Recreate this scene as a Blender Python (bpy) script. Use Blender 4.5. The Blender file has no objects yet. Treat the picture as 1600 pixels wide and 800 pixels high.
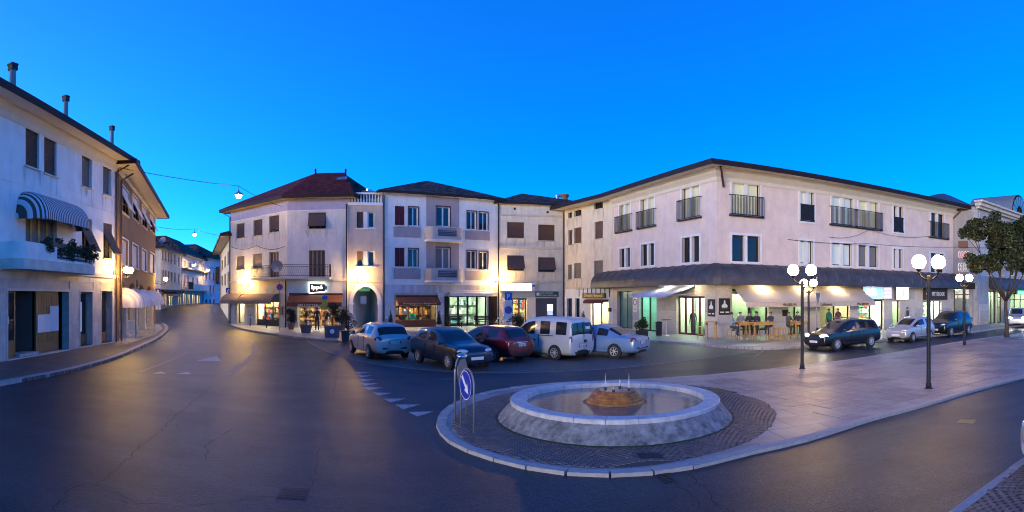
import bpy, bmesh, math, random
from math import radians, sin, cos, pi, atan2, sqrt, hypot
from mathutils import Matrix, Vector
random.seed(7)
sc = bpy.context.scene
COL = sc.collection
# ------------------------------------------------------------------ camera (stitched cylindrical panorama)
F, YH, H = 860.0, 464.0, 2.65          # pixels per radian, horizon row, eye height
cd = bpy.data.cameras.new('camera'); cam = bpy.data.objects.new('camera', cd); COL.objects.link(cam); sc.camera = cam
cam.location = (0, 0, H); cam.rotation_euler = (radians(90), 0, 0)
cd.type = 'PANO'; cd.panorama_type = 'CENTRAL_CYLINDRICAL'
cd.central_cylindrical_range_u_min = -800 / F; cd.central_cylindrical_range_u_max = 800 / F
cd.central_cylindrical_range_v_min = -(800 - YH) / F; cd.central_cylindrical_range_v_max = YH / F
cd.central_cylindrical_radius = 1.0; cd.clip_end = 3000
# ------------------------------------------------------------------ world, twilight glow, exposure
w = bpy.data.worlds.new('World'); sc.world = w; w.use_nodes = True
nt = w.node_tree; bg = nt.nodes['Background']
sky = nt.nodes.new('ShaderNodeTexSky'); sky.sky_type = 'NISHITA'; sky.sun_disc = False
SUN_EL, SUN_ROT = 2.5, 274.0
sky.sun_elevation = radians(SUN_EL); sky.sun_rotation = radians(SUN_ROT)
sky.ozone_density = 6.1; sky.dust_density = 0.3; sky.air_density = 0.65
nt.links.new(sky.outputs[0], bg.inputs[0]); bg.inputs[1].default_value = 0.14
sl = bpy.data.lights.new('sun', 'SUN'); so = bpy.data.objects.new('sun', sl); COL.objects.link(so)
sl.energy = 0.66; sl.angle = radians(30); sl.color = (1.0, 0.83, 0.66)
so.rotation_euler = (radians(90.5), 0, radians(-40))      # soft afterglow from behind the camera, slightly left
so.location = (0, -20, 30)
vs = sc.view_settings; vs.view_transform = 'Standard'; vs.look = 'None'; vs.gamma = 1.0; vs.use_curve_mapping = False
vs.exposure = 3.0
cy = sc.cycles
cy.use_denoising = True; cy.pixel_filter_type = 'BLACKMAN_HARRIS'; cy.filter_width = 1.05; cy.max_bounces = 6; cy.diffuse_bounces = 3; cy.glossy_bounces = 3; cy.transmission_bounces = 4
cy.transparent_max_bounces = 8; cy.sample_clamp_indirect = 6.0; cy.caustics_reflective = False; cy.caustics_refractive = False
# ------------------------------------------------------------------ measuring helpers: photo column/row -> place
def az(px): return (px - 800) / F
def pt(px, r, z=0.0): return Vector((r * sin(az(px)), r * cos(az(px)), z))
def rg(py, z=0.0): return (H - z) * F / (py - YH)
def gp(px, py, z=0.0): return pt(px, rg(py, z), z)
def zz(py, r): return H + (YH - py) * r / F
def fr2(x, y, ang, z=0.0): return Matrix.Translation((x, y, z)) @ Matrix.Rotation(ang, 4, 'Z')
FR = {}
# ------------------------------------------------------------------ materials
MATS = {}
def pm(name, col, rough=.7, metal=0, var=.12, scale=2.0, stretch=(1, 1, 1), bump=0, bscale=60, emit=None, es=0, spec=.5, coat=0, dirt=0):
    if name in MATS: return MATS[name]
    m = bpy.data.materials.new(name); m.use_nodes = True; MATS[name] = m
    n = m.node_tree; b = n.nodes['Principled BSDF']; L = n.links.new
    b.inputs['Roughness'].default_value = rough; b.inputs['Metallic'].default_value = metal
    b.inputs['Specular IOR Level'].default_value = spec; b.inputs['Coat Weight'].default_value = coat; b.inputs['Coat Roughness'].default_value = .06
    c = (*col, 1)
    if var > 0 or bump > 0:
        tc = n.nodes.new('ShaderNodeTexCoord'); mp = n.nodes.new('ShaderNodeMapping'); mp.inputs['Scale'].default_value = stretch
        L(tc.outputs['Object'], mp.inputs[0])
    if var > 0:
        nz = n.nodes.new('ShaderNodeTexNoise'); nz.inputs['Scale'].default_value = scale; nz.inputs['Detail'].default_value = 7; nz.inputs['Roughness'].default_value = .65
        L(mp.outputs[0], nz.inputs['Vector'])
        rp = n.nodes.new('ShaderNodeValToRGB'); e = rp.color_ramp.elements
        e[0].position = .28; e[1].position = .72
        e[0].color = (*[x * (1 - var * 1.6) for x in col], 1); e[1].color = (*[min(1, x * (1 + var)) for x in col], 1)
        L(nz.outputs['Fac'], rp.inputs[0])
        if dirt > 0:
            z2 = n.nodes.new('ShaderNodeTexNoise'); z2.inputs['Scale'].default_value = .55; z2.inputs['Detail'].default_value = 8; z2.inputs['Roughness'].default_value = .7
            mp2 = n.nodes.new('ShaderNodeMapping'); mp2.inputs['Scale'].default_value = (3.2, 3.2, .5); L(tc.outputs['Object'], mp2.inputs[0]); L(mp2.outputs[0], z2.inputs['Vector'])
            r2 = n.nodes.new('ShaderNodeValToRGB'); r2.color_ramp.elements[0].position = .5; r2.color_ramp.elements[1].position = .78
            r2.color_ramp.elements[0].color = (1, 1, 1, 1); r2.color_ramp.elements[1].color = (1 - dirt, 1 - dirt, 1 - dirt * 1.05, 1)
            L(z2.outputs['Fac'], r2.inputs[0])
            mx = n.nodes.new('ShaderNodeMix'); mx.data_type = 'RGBA'; mx.blend_type = 'MULTIPLY'; mx.inputs[0].default_value = 1
            L(rp.outputs[0], mx.inputs[6]); L(r2.outputs[0], mx.inputs[7]); L(mx.outputs[2], b.inputs['Base Color'])
        else: L(rp.outputs[0], b.inputs['Base Color'])
    else: b.inputs['Base Color'].default_value = c
    if bump > 0:
        nb = n.nodes.new('ShaderNodeTexNoise'); nb.inputs['Scale'].default_value = bscale; nb.inputs['Detail'].default_value = 4
        L(mp.outputs[0], nb.inputs['Vector'])
        bp = n.nodes.new('ShaderNodeBump'); bp.inputs['Strength'].default_value = bump; bp.inputs['Distance'].default_value = .02
        L(nb.outputs['Fac'], bp.inputs['Height']); L(bp.outputs[0], b.inputs['Normal'])
    if emit:
        b.inputs['Emission Color'].default_value = (*emit, 1); b.inputs['Emission Strength'].default_value = es
    return m
def glass(name, tint=(1, 1, 1), refl=.12):
    m = bpy.data.materials.new(name); m.use_nodes = True; MATS[name] = m
    n = m.node_tree; n.nodes.clear(); o = n.nodes.new('ShaderNodeOutputMaterial')
    t = n.nodes.new('ShaderNodeBsdfTransparent'); t.inputs[0].default_value = (*tint, 1)
    g = n.nodes.new('ShaderNodeBsdfGlossy'); g.inputs['Roughness'].default_value = .02
    fz = n.nodes.new('ShaderNodeFresnel'); fz.inputs[0].default_value = 1.45
    mx = n.nodes.new('ShaderNodeMixShader')
    ge = n.nodes.new('ShaderNodeNewGeometry'); sb = n.nodes.new('ShaderNodeMath'); sb.operation = 'SUBTRACT'; sb.use_clamp = True; n.links.new(fz.outputs[0], sb.inputs[0]); n.links.new(ge.outputs['Backfacing'], sb.inputs[1])
    n.links.new(sb.outputs[0], mx.inputs[0]); n.links.new(t.outputs[0], mx.inputs[1]); n.links.new(g.outputs[0], mx.inputs[2]); n.links.new(mx.outputs[0], o.inputs[0])
    return m
def stripes(name, c1, c2, scale, axis='X', rough=.8, emit=0, dist=0, thin=None):
    m = bpy.data.materials.new(name); m.use_nodes = True; MATS[name] = m
    n = m.node_tree; b = n.nodes['Principled BSDF']; b.inputs['Roughness'].default_value = rough
    tc = n.nodes.new('ShaderNodeTexCoord'); wv = n.nodes.new('ShaderNodeTexWave'); wv.bands_direction = axis; wv.inputs['Scale'].default_value = scale
    wv.inputs['Distortion'].default_value = dist; wv.inputs['Detail'].default_value = 2
    rp = n.nodes.new('ShaderNodeValToRGB'); rp.color_ramp.interpolation = 'LINEAR'
    e = rp.color_ramp.elements; e[0].color = (*c1, 1); e[1].color = (*c2, 1)
    if thin: e[0].position, e[1].position = thin
    n.links.new(tc.outputs['Object'], wv.inputs['Vector']); n.links.new(wv.outputs['Fac'], rp.inputs[0]); n.links.new(rp.outputs[0], b.inputs['Base Color'])
    if emit: n.links.new(rp.outputs[0], b.inputs['Emission Color']); b.inputs['Emission Strength'].default_value = emit
    return m
def emi(name, col, s):
    return pm(name, (.8, .8, .8), .5, var=0, emit=col, es=s)
def stucco(name, col, dirt=.22): return pm(name, col, .88, var=.09, scale=1.1, bump=.25, bscale=45, dirt=dirt * 1.35, spec=.25)

def tiles(name, c1, c2):
    m = pm(name, c1, .85, var=.3, scale=5, bump=.8, bscale=5, spec=.15); n = m.node_tree; L = n.links.new
    b = n.nodes['Principled BSDF']; old = b.inputs['Base Color'].links[0].from_socket; tc = n.nodes.new('ShaderNodeTexCoord'); v = n.nodes.new('ShaderNodeTexVoronoi'); v.inputs['Scale'].default_value = 3.0
    L(tc.outputs['Object'], v.inputs['Vector']); mx = n.nodes.new('ShaderNodeMix'); mx.data_type = 'RGBA'; rp = n.nodes.new('ShaderNodeValToRGB'); rp.color_ramp.elements[0].position = .35; rp.color_ramp.elements[1].position = .6
    L(v.outputs['Color'], rp.inputs[0]); L(rp.outputs[0], mx.inputs[0]); mx.inputs[6].default_value = (*c2, 1); L(old, mx.inputs[7]); L(mx.outputs[2], b.inputs['Base Color']); return m
def asphaltmat():
    m = bpy.data.materials.new('asphalt'); m.use_nodes = True; n = m.node_tree; b = n.nodes['Principled BSDF']; L = n.links.new; tc = n.nodes.new('ShaderNodeTexCoord')
    def nz(sc, det=4, st=None):
        q = n.nodes.new('ShaderNodeTexNoise'); q.inputs['Scale'].default_value = sc; q.inputs['Detail'].default_value = det; q.inputs['Roughness'].default_value = .65
        if st: mp = n.nodes.new('ShaderNodeMapping'); mp.inputs['Scale'].default_value = st; mp.inputs['Rotation'].default_value = (0, 0, .5); L(tc.outputs['Object'], mp.inputs[0]); L(mp.outputs[0], q.inputs['Vector'])
        else: L(tc.outputs['Object'], q.inputs['Vector'])
        return q.outputs['Fac']
    def ramp(x, p0, p1, c0, c1):
        r = n.nodes.new('ShaderNodeValToRGB'); e = r.color_ramp.elements; e[0].position = p0; e[1].position = p1; e[0].color = (*c0, 1); e[1].color = (*c1, 1); L(x, r.inputs[0]); return r.outputs[0]
    def mul(a, c):
        q = n.nodes.new('ShaderNodeMix'); q.data_type = 'RGBA'; q.blend_type = 'MULTIPLY'; q.inputs[0].default_value = 1; L(a, q.inputs[6]); L(c, q.inputs[7]); return q.outputs[2]
    v = n.nodes.new('ShaderNodeTexVoronoi'); v.inputs['Scale'].default_value = 55; L(tc.outputs['Object'], v.inputs['Vector'])
    base = ramp(v.outputs['Color'], .2, .95, (.014, .0165, .023), (.062, .072, .092))
    c = mul(base, ramp(nz(.35, 6), .35, .65, (.62, .62, .64), (1.1, 1.1, 1.1))); c = mul(c, ramp(nz(1.0, 5, (.12, 1.6, 1)), .4, .62, (.72, .72, .72), (1.05, 1.05, 1.05))); c = mul(c, ramp(nz(.9, 3), .66, .72, (1, 1, 1), (.6, .6, .6)))
    L(c, b.inputs['Base Color']); b.inputs['Specular IOR Level'].default_value = .22
    rr = n.nodes.new('ShaderNodeMapRange'); rr.inputs[3].default_value = .34; rr.inputs[4].default_value = .55; L(nz(.5, 5), rr.inputs[0]); L(rr.outputs[0], b.inputs['Roughness'])
    bp = n.nodes.new('ShaderNodeBump'); bp.inputs['Strength'].default_value = .5; bp.inputs['Distance'].default_value = .008; L(v.outputs['Distance'], bp.inputs['Height']); L(bp.outputs[0], b.inputs['Normal']); return m
WARM = (1.0, .60, .20)
M = dict(
 asphalt=asphaltmat(),
 crack=pm('crack', (.012, .012, .013), .8, var=0),
 paint=pm('road_paint', (.36, .37, .39), .6, var=.4, scale=9),
 oldpaint=pm('worn_paint', (.17, .175, .19), .6, var=.45, scale=9),
 kerb=pm('kerb_stone', (.34, .33, .325), .7, var=.18, scale=5, bump=.3, bscale=30),
 porphyry=pm('porphyry_setts', (.135, .10, .092), .55, var=.38, scale=9, bump=.3, bscale=40),
 porphyry2=pm('porphyry_setts_red', (.175, .115, .095), .55, var=.35, scale=9, bump=.3, bscale=40),
 sandjoint=pm('sett_joint', (.06, .055, .052), .9, var=.2, scale=20),
 slab=pm('plaza_slab', (.25, .215, .215), .5, var=.2, scale=2.6, bump=.2, bscale=30),
 slab2=pm('plaza_slab_pale', (.29, .25, .245), .5, var=.2, scale=3.4, bump=.2, bscale=30),
 slab3=pm('plaza_slab_worn', (.21, .185, .185), .55, var=.25, scale=3, bump=.2, bscale=30),
 slabjoint=pm('slab_joint', (.10, .09, .09), .8, var=.2, scale=10),
 tilefloor=pm('portico_floor', (.40, .34, .28), .22, var=.2, scale=6),
 cobble=pm('parking_cobbles', (.085, .082, .078), .55, var=.7, scale=7, bump=1.0, bscale=9),
 iron=pm('cast_iron', (.07, .045, .035), .55, .6, var=.4, scale=14),
 ironyellow=pm('yellow_cover', (.26, .20, .06), .6, .1, var=.35, scale=12),
 white=stucco('white_stucco', (.79, .77, .73), .14), offwhite=stucco('offwhite_stucco', (.74, .69, .61), .24),
 cream=stucco('cream_stucco', (.72, .63, .48), .26), cream2=stucco('cream_stucco_light', (.75, .68, .55), .24), beige=stucco('beige_stucco', (.56, .47, .40), .2),
 mauve=stucco('mauve_stucco', (.40, .335, .34), .12), lilac=stucco('lilac_frieze', (.42, .40, .58), .12), brown=stucco('brown_stucco', (.27, .165, .088), .2),
 pink=stucco('pink_stucco', (.76, .61, .52), .1), grey=stucco('grey_stucco', (.34, .31, .29), .12), lilacwall=stucco('pale_lilac_stucco', (.60, .60, .66), .2),
 stone=pm('stone_cladding', (.47, .43, .40), .6, var=.15, scale=2.2, bump=.12, bscale=25, dirt=.2),
 stone2=pm('stone_cladding_dark', (.40, .36, .335), .6, var=.18, scale=2.2, bump=.12, bscale=25, dirt=.2),
 travertine=pm('travertine', (.60, .52, .43), .55, var=.12, scale=2.5, stretch=(1, 1, 3), bump=.1, dirt=.12),
 trim=pm('white_trim', (.76, .74, .72), .7, var=.05), soffit=pm('soffit', (.68, .61, .50), .8, var=.06), cornice=pm('cornice', (.62, .56, .47), .8, var=.12, dirt=.25),
 fascia=pm('fascia_metal', (.022, .015, .014), .6, 0, var=.1, spec=.2), redfascia=pm('red_fascia', (.045, .014, .012), .6, 0, var=.15, spec=.2),
 tile_red=tiles('roof_tiles_red', (.14, .022, .016), (.06, .012, .010)), tile_dark=tiles('roof_tiles_dark', (.10, .07, .06), (.018, .014, .014)),
 pipe=pm('downpipe', (.10, .045, .035), .4, .4, var=.1), steel=pm('stainless', (.55, .56, .58), .28, 1, var=.08), alloy=pm('alloy', (.50, .51, .53), .35, .3, var=0), darkmetal=pm('dark_metal', (.016, .016, .018), .55, 0, var=.1, spec=.3),
 greymetal=pm('grey_metal', (.20, .20, .21), .5, .3, var=.1), lead=pm('canopy_sheet', (.085, .08, .085), .5, .15, var=.25, scale=1.5, spec=.3),
 black=pm('black', (.012, .012, .013), .6, var=0), rubber=pm('rubber', (.018, .018, .018), .8, var=0),
 wood=pm('varnished_wood', (.21, .105, .042), .45, var=.25, scale=5, stretch=(6, 6, .5)), darkwood=pm('dark_wood', (.045, .022, .012), .75, var=.25, scale=5, stretch=(6, 6, .5)),
 orange=pm('pale_wood', (.46, .25, .075), .5, var=.2, scale=6), whiteboard=pm('white_board', (.62, .60, .60), .6, var=.05),
 frame_dark=pm('window_frame_dark', (.035, .02, .016), .6, var=.1, spec=.25), frame_white=pm('window_frame_white', (.70, .69, .67), .5, var=.05), frame_ochre=pm('window_frame_ochre', (.42, .30, .13), .5, var=.12), frame_red=pm('window_frame_red', (.085, .018, .02), .5, var=.1),
 pane=pm('dark_window_glass', (.016, .018, .022), .06, var=0, spec=.5), curtain_dark=stripes('net_curtain', (.10, .10, .10), (.26, .26, .25), 5, 'X'),
 lit=stripes('lit_curtain', (.36, .38, .22), (.80, .78, .58), 4.2, 'X', emit=.03, dist=.6), litblue=stripes('lit_curtain_cool', (.25, .32, .36), (.70, .80, .74), 3.6, 'X', emit=.028, dist=.6),
 roller=pm('roller_shutter_brown', (.115, .062, .042), .6, var=.12, scale=3), roller_grey=pm('roller_shutter_taupe', (.20, .155, .125), .6, var=.12), roller_dark=pm('roller_shutter_night', (.022, .026, .034), .5, var=.1), louvre_red=pm('oxblood_shutter', (.105, .014, .02), .55, var=.15), blind_white=pm('white_blind', (.62, .60, .60), .7, var=.08), blind_brown=pm('brown_blind', (.115, .07, .062), .7, var=.1),
 glass=glass('shop_glass', (.93, .97, .95)), wetglass=pm('frosted_teal_glass', (.10, .22, .21), .25, var=.15, scale=1.2),
 awn_brown=pm('awning_brown', (.16, .052, .024), .85, var=.08), awn_taupe=pm('awning_taupe', (.17, .125, .095), .85, var=.12), awn_beige=stripes('awning_beige', (.50, .40, .30), (.60, .49, .37), 3.2, 'X'),
 awn_blue=pm('awning_pale_blue', (.42, .46, .62), .8, var=.05), awn_white=pm('awning_white', (.66, .63, .61), .85, var=.06), awn_red=pm('awning_oxblood', (.13, .02, .025), .85, var=.1),
 awn_scallop=stripes('awning_scalloped', (.52, .44, .46), (.70, .66, .66), 1.6, 'X'), awn_stripe=stripes('awning_striped', (.10, .055, .05), (.62, .58, .60), 2.05, 'X', thin=(.42, .58)),
 room=pm('shop_room', (.55, .47, .36), .8, var=.1), room_white=pm('shop_room_white', (.75, .73, .68), .8, var=.06), room_green=pm('shop_room_green', (.46, .50, .40), .8, var=.15), room_dark=pm('shop_room_dark', (.12, .085, .05), .7, var=.2), floor_in=pm('shop_floor', (.25, .20, .15), .4, var=.15),
 lampwarm=emi('lamp_globe_light', (1.0, .60, .17), 34.0), lamppost=emi('post_globe_light', (1.0, .60, .18), 14.0), fanlight=emi('fanlight_green', (.10, .6, .3), .05), passage=pm('passage_wall', (.10, .12, .17), .8, var=.2), lampwarm2=emi('street_lantern_light', (1.0, .58, .17), 42.0),
 ceil=emi('ceiling_light_warm', (1.0, .82, .50), 9.9), ceilw=emi('ceiling_light_white', (.86, 1.0, .82), 9.0), ceilg=emi('ceiling_light_green', (.80, 1.0, .62), 6.3), ceilteal=emi('ceiling_light_teal', (.30, .95, .85), 4.05),
 signwhite=emi('sign_white_light', (.95, 1.0, .85), 2.2), signcyan=emi('sign_cyan_light', (.05, .50, .95), .16), signviolet=emi('sign_violet_light', (.30, .22, .85), .13), signgreen=emi('sign_green_light', (.05, .75, .28), .25), neon=emi('neon_white_light', (.62, 1.0, 1.0), 1.0), neonred=emi('neon_pink_light', (1.0, .55, .42), .9), atmblue=emi('atm_blue_light', (.12, .18, 1.0), .35), atmwhite=emi('atm_white_light', (.75, .85, 1.0), 1.6),
 headlamp=emi('headlamp_light', (1.0, .97, .88), 14.0), headoff=pm('headlamp_glass', (.55, .57, .60), .08, .3, var=0, coat=1), tail=pm('tail_lamp_red', (.22, .008, .012), .12, var=0, coat=1),
 plate=pm('number_plate', (.70, .70, .72), .4, var=0), plateblue=pm('plate_blue', (.02, .06, .35), .4, var=0),
 blue=pm('sign_blue', (.008, .03, .36), .35, var=0), bluep=pm('sign_blue_bright', (.015, .12, .55), .35, var=0), red=pm('sign_red', (.42, .02, .02), .4, var=0), signface=pm('sign_white', (.72, .72, .72), .4, var=0), signback=pm('sign_back', (.20, .20, .21), .5, .5, var=.1), yellowsign=pm('sign_yellow', (.45, .38, .05), .5, var=0), greensign=pm('sign_bank_green', (.01, .075, .05), .4, var=0), brownsign=pm('sign_brown', (.055, .035, .025), .5, var=.1), poster=pm('poster_black', (.02, .018, .018), .5, var=0), ink=pm('ink', (.03, .028, .028), .6, var=0), inkbrown=pm('lettering_brown', (.10, .05, .03), .6, var=0), cream_ink=pm('lettering_cream', (.62, .55, .42), .6, var=0),
 coopred=pm('letter_red', (.45, .02, .05), .4, var=0, emit=(.9, .03, .08), es=.02), coopteal=pm('letter_teal', (.01, .12, .12), .4, var=0), cooprim=emi('letter_rim_light', (1.0, .75, .75), .09), coopbrown=pm('coop_brown', (.16, .05, .022), .6, var=.1),
 fountain_rim=pm('fountain_rim', (.50, .50, .51), .6, var=.22, scale=5, bump=.3, bscale=25), fountain_side=pm('fountain_render', (.20, .21, .225), .8, var=.5, scale=5, bump=.5, bscale=18, dirt=.3), fountain_in=pm('fountain_inner', (.16, .13, .11), .8, var=.3), rust=pm('rusty_steps', (.36, .145, .03), .5, var=.45, scale=7, bump=.4, bscale=18),
 marble_a=pm('marble_pale', (.56, .54, .57), .4, var=.12, scale=4, stretch=(1, 1, .2)), marble_b=pm('marble_grey', (.44, .42, .46), .4, var=.14, scale=4, stretch=(1, 1, .2)), algae=pm('algae', (.02, .035, .012), .8, var=.4, scale=8), soil=pm('soil', (.03, .022, .016), .95, var=.3), terracotta=pm('terracotta', (.22, .11, .065), .8, var=.15), pot_grey=pm('pot_grey', (.09, .085, .10), .7, var=.15), pot_white=pm('pot_white', (.62, .62, .64), .6, var=.06), pot_black=pm('pot_black', (.025, .025, .03), .6, var=.1),
 bark=pm('bark', (.075, .055, .04), .9, var=.35, scale=9, stretch=(1, 1, .3), bump=.6, bscale=20), leaf1=pm('leaf_dark', (.015, .024, .011), .55, var=.25), leaf2=pm('leaf_mid', (.035, .058, .018), .55, var=.25), leaf3=pm('leaf_olive', (.07, .085, .03), .55, var=.25), leafred=pm('leaf_reddish', (.075, .035, .022), .6, var=.25), flower=pm('flower', (.3, .04, .06), .6, var=.2),
 cable=pm('cable', (.02, .02, .02), .7, var=0), tealchair=pm('teal_chair', (.02, .26, .17), .6, var=.1), gilt=pm('gilt', (.55, .38, .08), .4, .5, var=.15), mirror=pm('mirror', (.5, .55, .45), .05, .9, var=0))
def watermat():
    m = bpy.data.materials.new('fountain_water'); m.use_nodes = True
    n = m.node_tree; b = n.nodes['Principled BSDF']; b.inputs['Base Color'].default_value = (.12, .135, .135, 1); b.inputs['Roughness'].default_value = .12; b.inputs['Specular IOR Level'].default_value = .6
    tc = n.nodes.new('ShaderNodeTexCoord'); nz = n.nodes.new('ShaderNodeTexNoise'); nz.inputs['Scale'].default_value = 6; nz.inputs['Detail'].default_value = 3
    bp = n.nodes.new('ShaderNodeBump'); bp.inputs['Strength'].default_value = .12; bp.inputs['Distance'].default_value = .02
    n.links.new(tc.outputs['Object'], nz.inputs['Vector']); n.links.new(nz.outputs['Fac'], bp.inputs['Height']); n.links.new(bp.outputs[0], b.inputs['Normal'])
    return m
M['water'] = watermat()
def stainmat():
    m = bpy.data.materials.new('rain_stain'); m.use_nodes = True; n = m.node_tree; n.nodes.clear(); o = n.nodes.new('ShaderNodeOutputMaterial'); t = n.nodes.new('ShaderNodeBsdfTransparent'); d = n.nodes.new('ShaderNodeBsdfDiffuse'); d.inputs[0].default_value = (.10, .085, .07, 1); mx = n.nodes.new('ShaderNodeMixShader')
    tc = n.nodes.new('ShaderNodeTexCoord'); mp = n.nodes.new('ShaderNodeMapping'); mp.inputs['Scale'].default_value = (14, 14, 1.2); z = n.nodes.new('ShaderNodeTexNoise'); z.inputs['Scale'].default_value = 1.0; z.inputs['Detail'].default_value = 6; r = n.nodes.new('ShaderNodeMapRange'); r.inputs[1].default_value = .42; r.inputs[2].default_value = .75; r.inputs[3].default_value = 0; r.inputs[4].default_value = .5
    L = n.links.new; L(tc.outputs['Object'], mp.inputs[0]); L(mp.outputs[0], z.inputs['Vector']); L(z.outputs['Fac'], r.inputs[0]); L(r.outputs[0], mx.inputs[0]); L(t.outputs[0], mx.inputs[1]); L(d.outputs[0], mx.inputs[2]); L(mx.outputs[0], o.inputs[0]); return m
M['stain'] = stainmat()
def jetmat():
    m = bpy.data.materials.new('jet_water'); m.use_nodes = True; n = m.node_tree; b = n.nodes['Principled BSDF']; b.inputs['Base Color'].default_value = (.85, .86, .9, 1); b.inputs['Alpha'].default_value = .35; b.inputs['Roughness'].default_value = .3; return m
M['jet'] = jetmat()
def bricks(name, c1, c2, cm, scale, rough=.6, w=.5, h=.25, off=.5):
    m = bpy.data.materials.new(name); m.use_nodes = True
    n = m.node_tree; b = n.nodes['Principled BSDF']; b.inputs['Roughness'].default_value = rough
    tc = n.nodes.new('ShaderNodeTexCoord'); br = n.nodes.new('ShaderNodeTexBrick'); br.inputs['Scale'].default_value = scale
    br.inputs['Color1'].default_value = (*c1, 1); br.inputs['Color2'].default_value = (*c2, 1); br.inputs['Mortar'].default_value = (*cm, 1)
    br.inputs['Mortar Size'].default_value = .012; br.inputs['Brick Width'].default_value = w; br.inputs['Row Height'].default_value = h; br.offset = off
    bp = n.nodes.new('ShaderNodeBump'); bp.inputs['Strength'].default_value = .5; bp.inputs['Distance'].default_value = .01; bp.invert = True
    nz = n.nodes.new('ShaderNodeTexNoise'); nz.inputs['Scale'].default_value = 1.3; nz.inputs['Detail'].default_value = 6
    mx = n.nodes.new('ShaderNodeMix'); mx.data_type = 'RGBA'; mx.blend_type = 'OVERLAY'; mx.inputs[0].default_value = .55
    L = n.links.new
    L(tc.outputs['Object'], br.inputs['Vector']); L(tc.outputs['Object'], nz.inputs['Vector']); L(br.outputs['Color'], mx.inputs[6]); L(nz.outputs['Fac'], mx.inputs[7]); L(mx.outputs[2], b.inputs['Base Color'])
    L(br.outputs['Fac'], bp.inputs['Height']); L(bp.outputs[0], b.inputs['Normal'])
    return m
M['slabfar'] = bricks('plaza_paving_far', (.25, .215, .215), (.29, .25, .245), (.11, .10, .10), 1.0, .5, 1.2, .8)
M['settfar'] = bricks('sett_paving', (.15, .11, .10), (.11, .085, .08), (.035, .03, .03), 1.0, .55, .11, .11)
M['paving'] = bricks('shop_pavement', (.34, .30, .27), (.29, .26, .24), (.12, .11, .10), 1.0, .45, .6, .4)
# ------------------------------------------------------------------ mesh helpers
class MB:
    def __init__(s, X=None): s.v = []; s.f = []; s.m = []; s.X = X
    def p(s, q):
        q = Vector(q)
        if s.X is not None: q = s.X @ q
        s.v.append(q); return len(s.v) - 1
    def poly(s, pts, m=0): s.f.append([s.p(q) for q in pts]); s.m.append(m); return s
    def idx(s, ids, m=0): s.f.append(list(ids)); s.m.append(m)
    def box(s, x0, x1, y0, y1, z0, z1, m=0):
        i = [s.p(q) for q in ((x0, y0, z0), (x1, y0, z0), (x1, y1, z0), (x0, y1, z0), (x0, y0, z1), (x1, y0, z1), (x1, y1, z1), (x0, y1, z1))]
        for a in ((3, 2, 1, 0), (4, 5, 6, 7), (0, 1, 5, 4), (1, 2, 6, 5), (2, 3, 7, 6), (3, 0, 4, 7)): s.idx([i[k] for k in a], m)
        return s
    def hexa(s, a, b, m=0):      # two quads joined
        i = [s.p(q) for q in a] + [s.p(q) for q in b]
        for q in ((3, 2, 1, 0), (4, 5, 6, 7), (0, 1, 5, 4), (1, 2, 6, 5), (2, 3, 7, 6), (3, 0, 4, 7)): s.idx([i[k] for k in q], m)
        return s
    def loft(s, rows, m=0, closed=False, cap=False):
        ids = [[s.p(q) for q in r] for r in rows]; n = len(ids[0])
        for a, b in zip(ids, ids[1:]):
            for k in range(n if closed else n - 1): s.idx((a[k], a[(k + 1) % n], b[(k + 1) % n], b[k]), m)
        if cap: s.idx(ids[0][::-1], m); s.idx(ids[-1], m)
        return s
    def tube(s, pts, r, n=6, m=0, cap=True):
        pts = [Vector(q) for q in pts]; rows = []
        for i, q in enumerate(pts):
            t = (pts[min(i + 1, len(pts) - 1)] - pts[max(i - 1, 0)]).normalized()
            u = t.cross(Vector((0, 0, 1)) if abs(t.z) < .9 else Vector((1, 0, 0))).normalized(); v = t.cross(u)
            rr = r[i] if isinstance(r, (list, tuple)) else r
            rows.append([q + (u * cos(2 * pi * k / n) + v * sin(2 * pi * k / n)) * rr for k in range(n)])
        return s.loft(rows, m, True, cap)
    def lathe(s, prof, n=16, c=(0, 0, 0), m=0, sx=1, sy=1, cap=True):
        return s.loft([[(c[0] + r * sx * cos(2 * pi * k / n), c[1] + r * sy * sin(2 * pi * k / n), c[2] + z) for k in range(n)] for r, z in prof], m, True, cap)
    def ball(s, c, r, nu=12, nv=8, m=0, sc=(1, 1, 1)):
        return s.loft([[(c[0] + sc[0] * r * sin(pi * j / nv) * cos(2 * pi * k / nu), c[1] + sc[1] * r * sin(pi * j / nv) * sin(2 * pi * k / nu), c[2] - sc[2] * r * cos(pi * j / nv)) for k in range(nu)] for j in [.04] + list(range(1, nv)) + [nv - .04]], m, True, True)
    def prism(s, poly, z0, z1, m=0, mside=None):
        a = [s.p((q[0], q[1], z0)) for q in poly]; b = [s.p((q[0], q[1], z1)) for q in poly]; n = len(poly)
        s.idx(b, m); s.idx(a[::-1], m)
        for k in range(n): s.idx((a[k], a[(k + 1) % n], b[(k + 1) % n], b[k]), m if mside is None else mside)
        return s
    def mesh(s, name, mats, smooth=False):
        me = bpy.data.meshes.new(name); me.from_pydata([tuple(q) for q in s.v], [], s.f)
        for m in (mats if isinstance(mats, (list, tuple)) else [mats]): me.materials.append(M[m] if isinstance(m, str) else m)
        me.polygons.foreach_set('material_index', s.m)
        if smooth: me.polygons.foreach_set('use_smooth', [True] * len(s.f))
        me.update(); return me
    def build(s, name, mats, parent=None, fr=None, smooth=False, kind=None):
        return link(name, s.mesh(name, mats, smooth), parent, fr, kind)
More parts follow.
